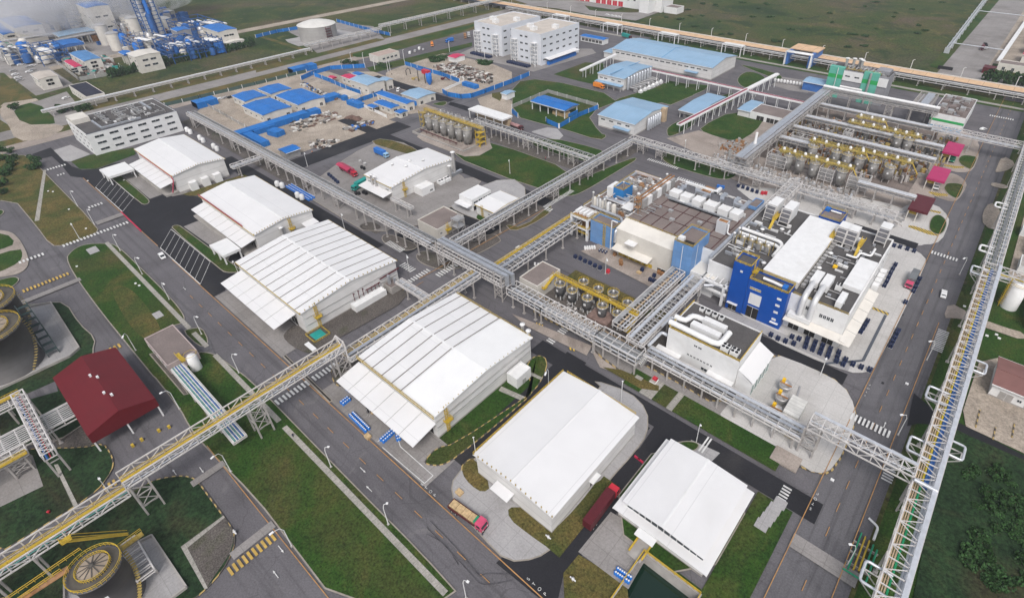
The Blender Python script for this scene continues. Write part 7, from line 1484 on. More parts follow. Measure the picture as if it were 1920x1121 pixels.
pipe(r,[(8.6,91.5,.9),(13.5,91.5,.9),(13.5,101,.9)],.22,greenp);pipe(r,[(9.8,108,.9),(12.2,107,.9),(12.2,103,.9)],.3,plain_white)
for y in(94,97,100):MB().box(8.6,14,y-.15,y+.15,.1,.8).build('sleeper',conc,r)
r=thing('caged_tank','white horizontal looking tank with yellow ladder cage at the right edge','tank',(27,230,0));x,y=26.4,226;MB().lathe(x,y,[(2.6,0),(2.6,9.6),(1.4,10.4),(0,10.6)],24).build('shell',plain_white,r);b=MB()
for hh in(.5,1.1):b.ring(x,y,10+hh,2.9,.09,20)
for k in range(9):b.ring(x-2.8,y-1,1.5+k,.8,.08,8)
for s in(-.6,.6):b.beam((x-3,y-1+s,0),(x-3,y-1+s,10.8),.16)
b.build('ladder_cage',yellow,r)
r=shed('small_shed','red roofed white shed cut by the right edge beside the caged tank','shed',33,50,214,236,7,1.5,'Y',roof=red_roof,guard=False,over=.4)
r=shed('gate_house','white house with brown roof at the right edge above the sandy yard','house',26.6,58,173,186.5,5,.9,'X',wall=plain_white,roof=M('brown_sheet_roof',(.2,.1,.09),.7,var=.08,scale=.3),guard=False);wins(r,'-Y',173,[30.5,37,43],[.1],3.4,3.4,galv_plain,'roller_door');wins(r,'-Y',173,[33.8,40],[2],1,1)
for i,(x,y,ln)in enumerate(((25.6,168.5,6),(30,160,5),(34,165,6))):
	b=MB();b.box(x,x+.3,y-ln,y,.2,.6)if i else b.box(x,x+.3,y-12,y-4,.2,.6);tag(b.build('kerb_rail',kerb_yb),('long','short','middle')[i]+' yellow and black kerb rail in the sandy yard at the right','rail')
for i,(x0,x1,y0,y1,m_)in enumerate(((26,36,252,262,conc),(28,44,268,282,plain_white),(24,30,285,292,galv_plain),(30,50,300,318,M('pink_roof',(.4,.22,.2),.7)),(26,38,330,345,conc))):flatb('outbuilding','flat outbuilding behind the right hand rack, number %s from the caged tank'%('one','two','three','four','five')[i],'shed',x0,x1,y0,y1,3.5+i%2,roof=m_,par=.2)
for i,(x0,x1,y0,y1,h,c_,l)in enumerate(((-4,60,588,606,7,0,'first'),(-4,60,622,640,7,0,'second'),(-4,60,655,690,9,0,'third'),(0,60,730,760,9,0,'fourth'),(10,60,800,830,9,0,'fifth'))):
	r=shed('works_shed','cream shed with dull pink roof in the top right estate, %s from the red gate'%l,'shed',x0,x1,y0,y1,h,1.5,'X',wall=cream,roof=M('dull_pink_roof',(.4,.09,.12),.6,var=.1,scale=.1,lin=[(0,9,.4,1.3)]),guard=False);wins(r,'-Y',y0,rng(4,50,6),[h*.5],4,1.2)
r=flatb('gate_block','cream gate block with brown roof beside the row of round trees','building',-16,4,556,568,5.5,wall=cream,roof=brown_roof);wins(r,'-Y',556,[-12,-6],[1],1.8,2.4)
r=flatb('gate_canopy','small dark red gate canopy at the start of the pale road','gate',-24,-16,541,549,4.5,wall=maroon,roof=maroon,par=.2);tag(MB().box(-52,-42,533,534,.1,2.6).build('gate_wall',black),'dark folding gate lying across the mouth of the pale road','gate')
tag(MB().beam((-17,566,5),(-14,760,5),3,1).build('covered_way',plain_white),'long white covered walkway beside the pink roofed sheds','walkway')
b=MB();b.tube([(-54,585,5),(-62,900,5)],.5,6);b.tube([(-56,585,5),(-64,900,5)],.4,6)
for i in range(16):b.box(-57-i*.5,-53-i*.5,585+i*20,585.8+i*20,0,5)
for y in(600,760):b.tube([(-56,y,6),(-18,y,6)],.4,6)
tag(b.build('pipeline',lag),'pale double pipeline on supports along the far pale road','pipeline')
r=flatb('fire_station','white windowed fire station with red doors at the top','fire station',-455,-330,580,605,17,wall=plain_white,par=1);wins(r,'-Y',580,[-448,-440,-432,-416,-408,-400,-392,-384],[.2],6.2,5.5,redp,'red_door');wins(r,'-Y',580,rng(-450,-340,14),[8,12.5],2.6,2.2);r=flatb('tower','slim white stair tower at the right end of the fire station','tower',-350,-338,566,579.5,19);
flatb('outbuilding','small white outbuilding right of the fire station','building',-328,-312,583,598,6)
flatb('outbuilding','grey flat roofed building left of the fire station at the top','building',-600,-540,590,612,9,wall=galv_plain)
def ext(o,s,L,N,Rr,z):
	q=lambda p:G(o[0]+p[0]/s,o[1]+p[1]/s,z);l,n,r_=q(L),q(N),q(Rr);return l[0],n[0],(n[1]+l[1])/2,r_[1]
def hut(o,s,L,N,Rr,z,label,roof=blue_roof,rise=1.2,w=None,ridge='X',wall=cream,cat='hut'):
	rise*=.5;x0,x1,y0,y1=ext(o,s,L,N,Rr,z);r=shed('site_hut',label,cat,x0,x1,y0,y1,z,rise,ridge,wall=wall,roof=roof,guard=False,over=.4,plinth=False)
	n=max(2,int((x1-x0)/6));wins(r,'-Y',y0,rng(x0+3,x1-3,n),[z*.4],1.8,1.2);wins(r,'+X',x1,rng(y0+3,y1-3,max(2,int((y1-y0)/8))),[.6],2.0,2.2,dark_open,'door');return r
o=(400,130);hut(o,8,(290,400),(470,490),(770,390),5,'bright blue roofed hut, left one of the four in the sandy yard');hut(o,8,(670,300),(870,375),(1160,290),5,'bright blue roofed hut, farthest of the four in the sandy yard');hut(o,8,(440,550),(740,695),(1170,570),5.5,'bright blue roofed hut, nearest of the four in the sandy yard',rise=1.6);hut(o,8,(940,400),(1270,540),(1650,420),5.5,'bright blue roofed hut, right one of the four in the sandy yard',rise=1.6)
o=(620,100);hut(o,8,(300,390),(540,490),(790,410),8,'two storey hut with pale blue roof among the blue huts',pale_blue,1.6);hut(o,8,(1070,605),(1300,690),(1570,600),5,'pale blue roofed hut beside the fresh dark road',pale_blue,1.4);hut(o,8,(690,610),(1140,765),(1230,720),5.5,'long narrow bright blue roofed hut with a window row',rise=1.0);hut(o,8,(650,745),(910,830),(1010,785),4,'short bright blue roofed hut in front of the long narrow one',rise=.8);hut(o,8,(960,880),(1045,905),(1140,865),3.4,'small square blue roofed hut at the near corner of the hut yard',rise=.6);hut(o,8,(550,790),(640,825),(710,800),3,'tiny blue roofed hut at the yard fence',rise=.5);hut(o,8,(170,345),(290,395),(390,350),5,'crimson roofed hut beside the pale blue two storey hut',M('crimson_roof',(.5,.03,.1),.5),.8);hut(o,8,(340,300),(400,340),(480,305),4,'little blue hut behind the crimson roofed one',rise=.6);hut(o,8,(740,385),(830,420),(940,395),7,'pale blue annexe at the right of the two storey hut',pale_blue,1.0)
x0,x1,y0,y1=ext(o,8,(100,575),(300,655),(410,605),3.2);r=flatb('barracks','low flat roofed barrack between the blue hoardings','hut',x0,x1,y0,y1,3.2,wall=cream,roof=M('sandy_roof',(.5,.45,.4)),par=.15);wins(r,'-Y',y0,rng(x0+1.5,x1-1.5,7),[.6],1.2,1.8)
x0,x1,y0,y1=ext(o,8,(575,12),(712,55),(1095,-10),5.8);r=flatb('car_park_block','long cream block with pinkish flat roof beside the upper car park','building',x0,x1,y0,y1,5.6,wall=cream,roof=M('pinkish_roof',(.4,.31,.27),.8,var=.08,scale=.2),par=.3);wins(r,'+X',x1,rng(y0+5,y1-4,4),[2.2],2.4,1.6)
x0,x1,y0,y1=ext((960,0),4,(145,762),(395,835),(495,790),5.6);r=shed('timber_store','bright blue roofed open store with timber inside a hoarding on the lawn','shed',x0,x1,y0,y1,5.8,.8,'X',wall=galv_plain,roof=blue_roof,z0=4.8,guard=False,plinth=False)
for x in rng(x0+.5,x1-.5,5):
	for y in(y0+.5,y1-.5):MB().box(x-.25,x+.25,y-.25,y+.25,0,4.9).build('post',plain_white,r)
MB().box(x1-.3,x1,y0+4,y1,.1,2.4).build('side_sheet',hoard,r);b=MB();[b.box(x1-12+i*3,x1-9.4+i*3,y0+2,y0+6,.1,2.4+(i%2))for i in range(4)];tag(b.build('timber_pile',wood),'orange timber piles under the bright blue open store','timber')
x0,x1,y0,y1=ext((480,280),4,(175,15),(230,85),(350,40),3.6)if False else ext((520,280),8,(30,10),(130,70),(380,20),3.6);r=shed('site_hut','grey walled hut with bright blue roof beside the long rack','hut',x0,x1,y0,y1,3.8,.5,'Y',wall=galv_plain,roof=blue_roof,guard=False,plinth=False)
x0,x1,y0,y1=ext((960,0),4,(1720,800),(1740,812),(1845,740),4)if False else(0,0,0,0)
def fence(name,label,pts,h,mat,s=None,o=(0,0),post=None,cat='fence',th=.25):
	P=GP([(o[0]+x/(s or 1),o[1]+y/(s or 1))for x,y in pts]);r=thing(name,label,cat,(*P[0],0));b=MB();pb=MB()
	for a,q in zip(P,P[1:]):
		b.beam((a[0],a[1],h/2+.1),(q[0],q[1],h/2+.1),th,h);n=max(1,int(math.dist(a,q)/8))
		for i in range(n+1):pb.box(a[0]+(q[0]-a[0])*i/n-.2,a[0]+(q[0]-a[0])*i/n+.2,a[1]+(q[1]-a[1])*i/n-.2,a[1]+(q[1]-a[1])*i/n+.2,0,h+.3)
	b.build('panel',mat,r);pb.build('post',post or plain_white,r);return r
fence('hoarding','long curved blue hoarding in front of the two tall white blocks',[(1400,700),(1440,725),(1540,742),(1620,735),(1720,700),(1920,625),(2050,570)],3.2,hoard,4,(480,0));fence('hoarding','blue hoarding running diagonally across the sandy rubble plot',[(1120,492),(1260,535),(1400,575),(1530,625)],3.2,hoard,4,(480,0));fence('hoarding','blue hoarding along the far side of the hut yard',[(340,605),(440,560),(560,525),(820,510)],3.2,hoard,4,(480,0));fence('hoarding','blue hoarding slanting down behind the barrack',[(440,575),(560,620),(720,690),(790,710)],3,hoard,4,(480,0));fence('hoarding','blue hoarding before the two storey hut',[(735,790),(800,760),(960,705)],3,hoard,4,(480,0));fence('hoarding','blue hoarding around the timber store lawn, right side',[(350,965),(260,925),(255,915)],3,hoard,4,(960,0));fence('hoarding','blue hoarding running up beside the timber store',[(355,965),(500,880),(645,820)],3,hoard,4,(960,0));fence('hoarding','short blue hoarding left of the timber store',[(0,850),(45,885)],3,hoard,4,(960,0));fence('fence','pale metal fence behind the timber store',[(0,815),(270,700),(640,805)],2.6,galv_plain,4,(960,0));fence('fence','white railing fence beside the rubble plot',[(1400,690),(1560,620)],2,plain_white,4,(480,0))
fence('fence','pale wall along the yard below the short blue hut',[(800,800),(980,885)],2,plain_white,4,(480,0));fence('fence','grey wire fence along the long rack beside the hut yard',[(1560,800),(1700,880),(1840,960)],2.2,galv_plain,4,(0,0),th=.08);fence('fence','dark wire fence along the verge of the public road',[(1240,800),(1500,740),(1920,640),(2300,545)],2.4,M('fence_green',(.06,.1,.09),.7),4,(0,0),th=.1)
fence('hoarding','low blue fence around the field side of the domed tank',[(480,72),(520,62),(565,55)],3,hoard);fence('hoarding','blue fence right of the domed tank',[(632,42),(690,58),(732,68)],3,hoard)
for i,(x0,x1,y0,y1,z)in enumerate(((665,1150,880,760,3),)):pass
def boxpx(o,s,p,L,W,h,rz,mat,name,label,cat,group=None):
	x,y=G(o[0]+p[0]/s,o[1]+p[1]/s);r=thing(name,label,cat,(0,0,0),group);MB().box(-L/2,L/2,-W/2,W/2,0,h).build('body',mat,r);b=MB()
	for k in range(int(L/1.2)):b.box(-L/2+k*1.2,-L/2+k*1.2+.2,-W/2-.08,W/2+.08,.1,h+.05)
	b.build('ribs',mat,r);r.location=(x,y,.08+lift([(x,y)]));r.rotation_euler=(0,0,rz)
o=(400,130);boxpx(o,8,(910,860),46,7,3.4,math.pi/2,hoard,'storage_row','long blue storage row before the nearest blue roofed hut','container');boxpx(o,8,(760,930),14,6,3,math.pi/2,hoard,'container','blue container at the near end of the long storage row','container');boxpx(o,8,(950,985),9,6,3.2,.2,hoard,'container','lone blue container on the rubble ground','container');boxpx(o,8,(1330,725),10,6,3.2,math.pi/2,hoard,'container','blue container with green sheet behind it','container');boxpx(o,8,(1465,690),12,6,3.2,math.pi/2,hoard,'container','blue container nearest the green tarpaulin heap','container');boxpx(o,8,(1740,460),14,8,3,math.pi/2,hoard,'container','blue container right of the four blue roofed huts','container');boxpx(o,8,(650,1085),24,5,3,0,hoard,'container','blue container half hidden behind the long rack','container');boxpx(o,8,(1410,600),4,3,3.2,0,hoard,'kiosk','tiny blue kiosk by the right blue roofed hut','kiosk');boxpx((620,100),8,(380,790),14,5,3,0,hoard,'container','blue container at the end of the blue hoarding','container');boxpx((620,100),8,(218,700),4,4,3,0,hoard,'kiosk','small blue cabin before the barrack','kiosk');boxpx((620,100),8,(1270,775),8,4,3,math.pi/2,hoard,'container','blue container beside the pale blue hut','container');boxpx((480,0),4,(325,540),14,8,4,math.pi/2,hoard,'container','blue cabin at the far corner of the hut yard','container');boxpx((480,0),4,(410,520),8,8,4,0,hoard,'container','smaller blue cabin at the far corner of the hut yard','container');boxpx((480,0),4,(1610,655),14,4,2.6,0,hoard,'container','blue container in the rubble plot','container');boxpx((0,0),4,(1545,790),14,9,4,math.pi/2,hoard,'guard_hut','small blue roofed guard hut beside the office block','hut')
x0,x1,y0,y1=ext((480,0),4,(1445,425),(1490,440),(1555,415),4);r=shed('red_hut','small crimson roofed white hut in the rubble plot','hut',x0,x1,y0,y1,4,.6,'X',wall=plain_white,roof=M('crimson_roof',(.5,.03,.1)),guard=False,plinth=False);x0,x1,y0,y1=ext((480,0),4,(545,580),(575,590),(600,580),3.5);shed('red_hut','small open red roofed shelter on the sandy hut yard','shelter',x0,x1,y0,y1,3.5,.5,'X',wall=redp,roof=M('crimson_roof',(.5,.03,.1)),guard=False,z0=2.8,plinth=False)
x0,x1,y0,y1=ext((480,0),4,(1842,700),(1880,712),(1960,695),4);shed('pump_hut','small white hut with pale blue roof near the timber store','hut',x0,x1,y0,y1,4,.5,'X',wall=plain_white,roof=pale_blue,guard=False,plinth=False)
x0,x1,y0,y1=ext((960,0),4,(520,270),(680,305),(725,290),4.4);r=shed('cycle_shed','blue roofed lean-to beside the nearer tall white block','shed',x0,x1,y0,y1,4.4,.5,'X',wall=plain_white,roof=blue_roof,guard=False,plinth=False);wins(r,'-Y',y0,rng(x0+3,x1-3,6),[.8],3,2.4,dark_open)
r=thing('mixing_plant','blue and red concrete mixing plant on the sandy plot','machinery',(*G(803,158),0));x,y=G(806,160)
MB().lathe(x,y,[(.5,0),(2.2,3),(2.2,9),(0,10)],14).build('silo',drum_blue,r);MB().box(x-6,x+1,y-1.5,y+1.5,8,11).build('mixer_house',redp,r);MB().beam((x-14,y,10),(x-4,y,10),1.2).build('belt',bluepipe,r)
for dx in(-13,-5):MB().box(x+dx-.2,x+dx+.2,y-.2,y+.2,0,10).build('post',black,r)
r=thing('arch_frame','small dark steel arch standing on the sandy plot','frame',(*G(766,141),0));x,y=G(766,141);MB().tube([(x,y-2,0),(x,y-2,4),(x,y,5.4),(x,y+2,4),(x,y+2,0)],.3,6).build('arch',black,r)
for p_,l_ in(((830,150),'rusty'),((775,150),'sandy')):
	x,y=G(*p_);b=MB();b.beam((x,y,0),(x+4,y,3),.5);b.beam((x+4,y,3),(x+6,y+2,.3),.5);b.box(x-1,x+1,y-1,y+1,0,1.6);tag(b.build('excavator_arm',maroon if l_=='rusty' else yellow_old),l_+' machine part lying on the sandy plot','machinery')
def scatter(name,label,poly,n,smin,smax,hs,mats,cat='rubble',seed=1,kind='stuff',lng=1.0):
	rd=random.Random(seed);P=GP(poly);xs=[p[0]for p in P];ys=[p[1]for p in P];b=MB();k=0
	while k<n:
		x,y=rd.uniform(min(xs),max(xs)),rd.uniform(min(ys),max(ys))
		if not inside((x,y),P):continue
		k+=1;a=rd.uniform(0,3.14)if rd.random()<.5 else rd.choice((0,1.57));L=rd.uniform(smin,smax)*lng;W=rd.uniform(smin,smax)*.5;h=rd.uniform(.3,hs);b.cur=rd.randrange(len(mats));z=lift([(x,y)])+.02
		b.beam((x-math.cos(a)*L/2,y-math.sin(a)*L/2,z+h/2),(x+math.cos(a)*L/2,y+math.sin(a)*L/2,z+h/2),W,h)
	return tag(b.build(name,mats),label,cat,kind=kind)
RM=[M('rubble_grey',(.3,.28,.26),.9,var=.3),M('rubble_brown',(.16,.1,.08),.9,var=.3),M('rubble_white',(.6,.58,.55),.8,var=.1),M('rubble_dark',(.07,.065,.06),.9,var=.3)]
scatter('rubble','dense scatter of stacked scaffold and rubble behind the diagonal hoarding',T(480,0,[(1330,500),(1500,480),(1780,570),(1760,640),(1560,600),(1380,545)]),420,1,4,1.6,RM,seed=2)
scatter('rubble','scattered timber and rubbish on the hut yard beyond the blue storage row',T(480,0,[(250,900),(600,830),(640,880),(420,960),(260,1000)]),90,1,4,1.2,RM,seed=3);scatter('rubble','pale sheets and pipes piled at the right of the sandy yard',T(480,0,[(650,970),(870,900),(880,930),(700,990)]),70,1,4,1.2,RM+[drum_blue],seed=4);scatter('rubble','small piles on the sandy yard near the dark road',T(480,0,[(400,1060),(640,1050),(560,1110),(400,1120)]),60,1,3,1.2,RM,seed=5);scatter('rubble','steel bars piled on the sandy yard',T(480,0,[(690,870),(780,890),(770,910),(690,890)]),30,2,5,.8,RM[1:2],seed=6);scatter('rubble','clutter outside the barrack',T(480,0,[(350,620),(480,690),(620,740),(600,760),(420,680),(340,640)]),120,1,3,1.8,RM+[hoard],seed=7);scatter('rubble','clutter in the small walled works at the upper left',T(0,0,[(480,470),(800,440),(920,540),(640,590)]),200,2,6,3.5,RM+[galv_plain,tealp],seed=8)
scatter('process_clutter','dense pipework and small plant on the slab left of the grey gallery',[(1345,275),(1385,262),(1410,285),(1370,300)],120,.6,2.4,2.2,[galv_plain,steel_warm,rust],'machinery',9);scatter('process_clutter','small pipes, pumps and valves among the process tanks',[(1440,300),(1470,215),(1800,265),(1760,320),(1700,345),(1600,330),(1480,300)],1500,.4,2.6,4.2,[galv_plain,steel_warm,rust,yellow_old,tank_steel,brown_roof],'machinery',10);scatter('process_clutter','valves and pipework round the front grey tanks',[(1340,292),(1500,335),(1600,365),(1590,380),(1330,310)],420,.4,2.0,2.4,[galv_plain,steel_warm,steel_white,lag],'machinery',11);scatter('roof_clutter','x',[(0,0),(1,0),(1,1)],0,1,1,1,[galv])if False else None
scatter('process_clutter','pipework at the foot of the right hand process tanks',[(1655,395),(1700,400),(1690,425),(1660,430)],70,.5,3,1.4,[galv_plain,steel_white],'machinery',12);scatter('pipe_clutter','valves and low pipes on the gravel under the dark vessels',[(1040,545),(1090,545),(1190,590),(1170,625),(1060,580)],150,.3,1.4,1.2,[galv_plain,black,steel_white],'machinery',13)
def roofstuff(root,x0,x1,y0,y1,z,n,seed,mats,hs=1.8):
	rd=random.Random(seed);b=MB()
	for _ in range(n):
		x,y=rd.uniform(x0,x1),rd.uniform(y0,y1);b.cur=rd.randrange(len(mats));L=rd.uniform(.5,3.2);W=rd.uniform(.3,1.4);h=rd.uniform(.3,hs)
		if rd.random()<.5:b.box(x-L/2,x+L/2,y-W/2,y+W/2,z,z+h)
		elif rd.random()<.5:b.box(x-W/2,x+W/2,y-L/2,y+L/2,z,z+h)
		else:b.tube([(x-L,y,z+h),(x+L,y,z+h)],.16,6)
	o=b.build('roof_clutter',mats,root);o['kind']='stuff'
O=bpy.data.objects
roofstuff(O['vessel_hall'],-126,-107,173,213,10.5,190,21,[galv_plain,plain_white,rust,galv,steel_warm]);roofstuff(O['process_block'],-101,-68,196,214,14,130,22,[galv_plain,plain_white,galv]);roofstuff(O['process_block'],-104,-98,173,198,14,14,23,[galv_plain,galv],1);roofstuff(O['process_block.001'],-62,-47,172,206,14,60,24,[galv_plain,plain_white,galv],1.2);roofstuff(O['process_block.001'],-31,-17,168,215,14,60,25,[galv_plain,plain_white,galv],1.1);roofstuff(O['turbine_hall'],-31,-17,399,435,9.2,60,26,[galv_plain,brown_roof,galv]);roofstuff(O['boiler_house'],-92,-68,419,431,19,50,27,[galv_plain,brown_roof,plain_white]);roofstuff(O['office_block'],-427,-396,68,103,12.4,60,28,[galv_plain,dark_roof,plain_white])
for i,(px,py)in enumerate(((1473,722),(1466,744),(1455,768))):
	x,y=G(px,py,3);r=thing('fan_cooler','%s of the three grey cone coolers with yellow motors on the pale apron'%('farthest','middle','nearest')[i],'machinery',(x,y,0),'cone coolers on the pale apron');MB().lathe(x,y,[(.9,.2),(1.9,2.6),(1.9,3.4),(1.6,3.4),(.5,2.4)],18).build('cone',galv_plain,r);MB().box(x-1.4,x-.5,y+.2,y+1.2,3.4,4.6).build('motor',M('safety_yellow',(.75,.45,.02)),r);MB().beam((x-1.8,y,3.5),(x+1.8,y,3.5),.3).build('beam',rust,r)
r=thing('thermal_oxidiser','white ribbed box unit with duct beside the cone coolers','machinery',(-19,127,0));x,y=G(1492,762,4);MB().box(x-2.2,x+2.2,y-4.5,y+3.5,.3,4.6).build('casing',M('ribbed_white',(.6,.59,.56),.6,lin=[(1,1.3,.12,.6)]),r);pipe(r,[(x-1,y-4.5,3),(x-1,y-7,3),(x-2.4,y-8.5,2.4),(x-2.4,y-9,.2)],.7,plain_white,'duct');MB().tube([(x+.5,y-8.5,2),(x+.5,y-5,2)],1.1,14).build('drum_vessel',plain_white,r);b=MB();b.box(x+2.3,x+4.5,y-8,y+1,.2,.4);b.rail([(x+1,y-9),(x+3.4,y-9),(x+3.4,y-4)],.5,1,1,.14);b.build('platform',yellow,r)
tag(MB().beam((x-1,y+4,.5),(x-2.2,y+12,.5),.5,.5).build('cable_trunk',galv_plain),'grey trunking on the pale apron beyond the white ribbed unit','trunking')
def small(px,py,label,w=.8,l=.8,h=.12,mat=None,name='manhole_cover',group=None,rnd=False):
	x,y=G(px,py);z=lift([(x,y)])+.06
	o=(MB().lathe(x,y,[(w,z),(w,z+h),(0,z+h)],16)if rnd else MB().box(x-l,x+l,y-w,y+w,z,z+h)).build(name,mat or conc);return tag(o,label,'manhole',group)
for i,(px,py)in enumerate(((562,886),(576,898),(118,944),(168,920),(375,970),(1332,770))):small(px,py,('round concrete manhole on the big left lawn, upper of a pair','round concrete manhole on the big left lawn, lower of a pair','round manhole on the dark lawn near the left edge','round manhole on the dark lawn by the slab path','round manhole on the dark lawn above the gravel patch','round manhole on the lawn below the silver duct rack')[i],1.0,rnd=True)
for i,(px,py,s)in enumerate(((297,592,2.2),(175,471,3.0),(1198,710,1.2),(1310,787,1.2))):small(px,py,('pale square slab with hatch on the big left lawn','large pale slab at the top of the big left lawn','white box hatch on the dry grass by the lower rack','pale square hatch on the kerb path by the lower rack')[i],s*.6,s,.3,path_m if i>1 else pale_m,'slab')
for px,py in((1393,705),(1397,698),(1432,724),(1436,718),(1494,720),(1497,715),(1445,740),(1540,725),(1207,835),(1210,830),(1196,828),(1215,803),(1164,880),(1166,876),(1152,872),(1168,1034),(1600,585),(1655,718),(1586,790),(1692,590),(1250,985),(1675,458),(1350,645),(1375,1000)):small(px,py,'small dark grating set in the paving',.5,.35,.03,black,'drain_grating','dark gratings in the paving')
for px,py in((250,322),(233,339),(130,394),(162,430),(165,340),(100,361),(91,360),(145,501),(255,533),(262,537),(1808,575),(1700,720),(1850,630),(1400,930),(1560,900),(1830,660),(1868,628),(1873,635)):small(px,py,'small white marker box on the grass',.35,.45,.35,plain_white,'marker_box','white marker boxes on the grass')
for px,py,l in((128,997,'nearest'),(94,962,'farther')):x,y=G(px,py);tag(MB().lathe(x,y,[(.3,.1),(.3,.9),(.45,1),(0,1.2)],8).build('hydrant',redp),'red fire hydrant on the dark lawn, %s the bottom left rack'%l,'hydrant')
for px,py in((1028,1010),(1074,1088),(442,1000)):
	x,y=G(px,py);z=lift([(x,y)]);b=MB();b.lathe(x,y,[(.25,z),(.25,z+1),(.4,z+1.1),(0,z+1.3)],8);b.beam((x-.8,y,z+.8),(x+.8,y,z+.8),.25);tag(b.build('hydrant',plain_white if px<1100 else redp),'white hydrant on the grass %s'%('at the tip of the nearest plain shed lawn' if px==1028 else 'beside the curved kerb at the bottom' if px==1074 else 'on the gravel patch at the bottom left'),'hydrant')
for i,(px,py)in enumerate(((299,809),(267,826),(250,837),(318,802))):x,y=G(px,py);tag(MB().box(x-.35,x+.35,y-.35,y+.35,.05,1.0).build('bollard',yellow),'yellow bollard before the red roofed shed','bollard','yellow bollards before the red roofed shed')
r=thing('stone_path','stepped white stone walkway on the lawn right of the low monitor roofed shed','walkway',(-8,95,0));
for k,(px,py)in enumerate(((1462,945),(1452,955),(1445,965),(1437,975),(1428,985))):x,y=G(px,py);MB().box(x-1.5,x+1.5,y-1.4,y+1.4,.2,.5+.1*(k%2)).build('slab',pale_m,r)
small(1473,862,'raised rectangular concrete slab with black and yellow edge by the lower kerb',2.6,3.6,.5,warm_m,'slab')
r=thing('roller_unit','water hydrant skid with white frame on the pink slab by the lower rack','machinery',(*G(1224,715),0));x,y=G(1226,716);MB().tube([(x-1,y-1,.5),(x+1,y-1,.5),(x+1,y+1,1)],.14,6).build('pipe',plain_white,r);MB().box(x-.8,x+.6,y+.2,y+1.4,.2,1.2).build('unit',redp,r)
r=thing('pit_cage','yellow railed dark tank pit at the corner of the striped shed','pit',(*G(596,630),0));x,y=G(597,629);MB().rail([(x-3,y-3),(x+3,y-3),(x+3,y+3),(x-3,y+3),(x-3,y-3)],.1,1.1,1.5,.1).build('handrail',yellow,r);MB().box(x-2.2,x+2.2,y-2,y+2,.1,.5).build('cover',tealp,r)
small(583,652,'white concrete chute on the gravel beside the yellow railed pit',.8,2.6,.7,plain_white,'chute')
o=(0,0)
def far(L,N,Rr,z,label,roof=blue_roof,rise=.8,name='works_building',rows=(.35,.68),z0=0.0,wall=cream):
	x0,x1,y0,y1=ext(o,4,L,N,Rr,z);r=shed(name,label,'building',x0,x1,y0,y1,z,rise,'X',wall=wall,roof=roof,guard=False,over=.2,plinth=False,z0=z0)
	if z0:
		for x in rng(x0+1,x1-1,3):
			for y in rng(y0+1,y1-1,4):MB().box(x-.4,x+.4,y-.4,y+.4,0,z0).build('post',cream,r)
	else:
		for k in rows:wins(r,'+X',x1,rng(y0+6,y1-6,max(2,int((y1-y0)/14))),[z*k],4,1.6);wins(r,'-Y',y0,rng(x0+4,x1-4,max(2,int((x1-x0)/9))),[z*k],2.6,1.4)
	return r
far((5,145),(105,215),(305,180),16,'wide cream works with blue roof cut by the left edge, steam behind');far((-120,190),(45,262),(110,240),9,'lower blue roofed cream works at the left edge');far((570,30),(640,65),(815,40),30,'tallest cream block with blue roof under the steam');far((560,125),(585,150),(650,145),12,'small cream block left of the tallest one',cream);far((1505,205),(1645,243),(1765,215),15,'cream block with blue roof at the right end of the far works');far((1675,320),(1700,330),(1845,305),6,'low white block in front of the right end block',cream);far((960,400),(1005,435),(1195,395),13,'cream hall with outside stair beside the hedge of the far works',cream);far((225,560),(295,600),(430,570),8,'cream hall with sandy roof at the lower left of the far works',M('sandy_roof',(.5,.45,.4)))
far((395,250),(440,280),(720,220),9,'long pale blue canopy roof of the far works',pale_blue,z0=7.5,wall=galv_plain,name='open_canopy');far((365,325),(405,360),(625,320),9,'long strong blue canopy roof of the far works',z0=7.5,wall=bluepipe,name='open_canopy');far((210,350),(250,385),(325,375),8,'short blue canopy roof of the far works',z0=6.6,wall=bluepipe,name='open_canopy');far((530,400),(620,465),(750,435),9,'shed with mid blue roof over the walled works',M('mid_blue_roof',(.08,.22,.45),.5,ribs=('X',2)),.6);far((485,460),(555,510),(605,490),6,'crimson roofed shed in the walled works',M('crimson_roof',(.5,.03,.1)),.4);far((890,395),(930,415),(980,390),9,'small blue canopy on black legs',z0=8.2,wall=bluepipe,name='open_canopy');far((935,65),(1000,95),(1130,60),14,'blue roofed hall behind the blue steel frames');far((1280,220),(1325,240),(1410,215),16,'grey block with blue roof among the blue frames',wall=grey_clad);far((0,335),(40,365),(95,345),9,'green roofed shed at the left edge',greenp);far((0,110),(60,118),(240,95),12,'cream hall with pale roof behind the wide works',cream)
x0,x1,y0,y1=ext(o,4,(512,645),(650,730),(785,700),6);r=flatb('dark_roof_office','low cream office with very dark flat roof by the public road','office',x0,x1,y0,y1,6,wall=cream,roof=M('navy_roof',(.025,.027,.045),.8,var=.2,scale=.2),par=.3);wins(r,'-Y',y0,rng(x0+3,x1-3,8),[2.2],1.6,1.2);wins(r,'+X',x1,rng(y0+2,y1-2,3),[2.2],1.6,1.2)
bz=M('blue_steel',(.02,.09,.27),.6,var=.2)
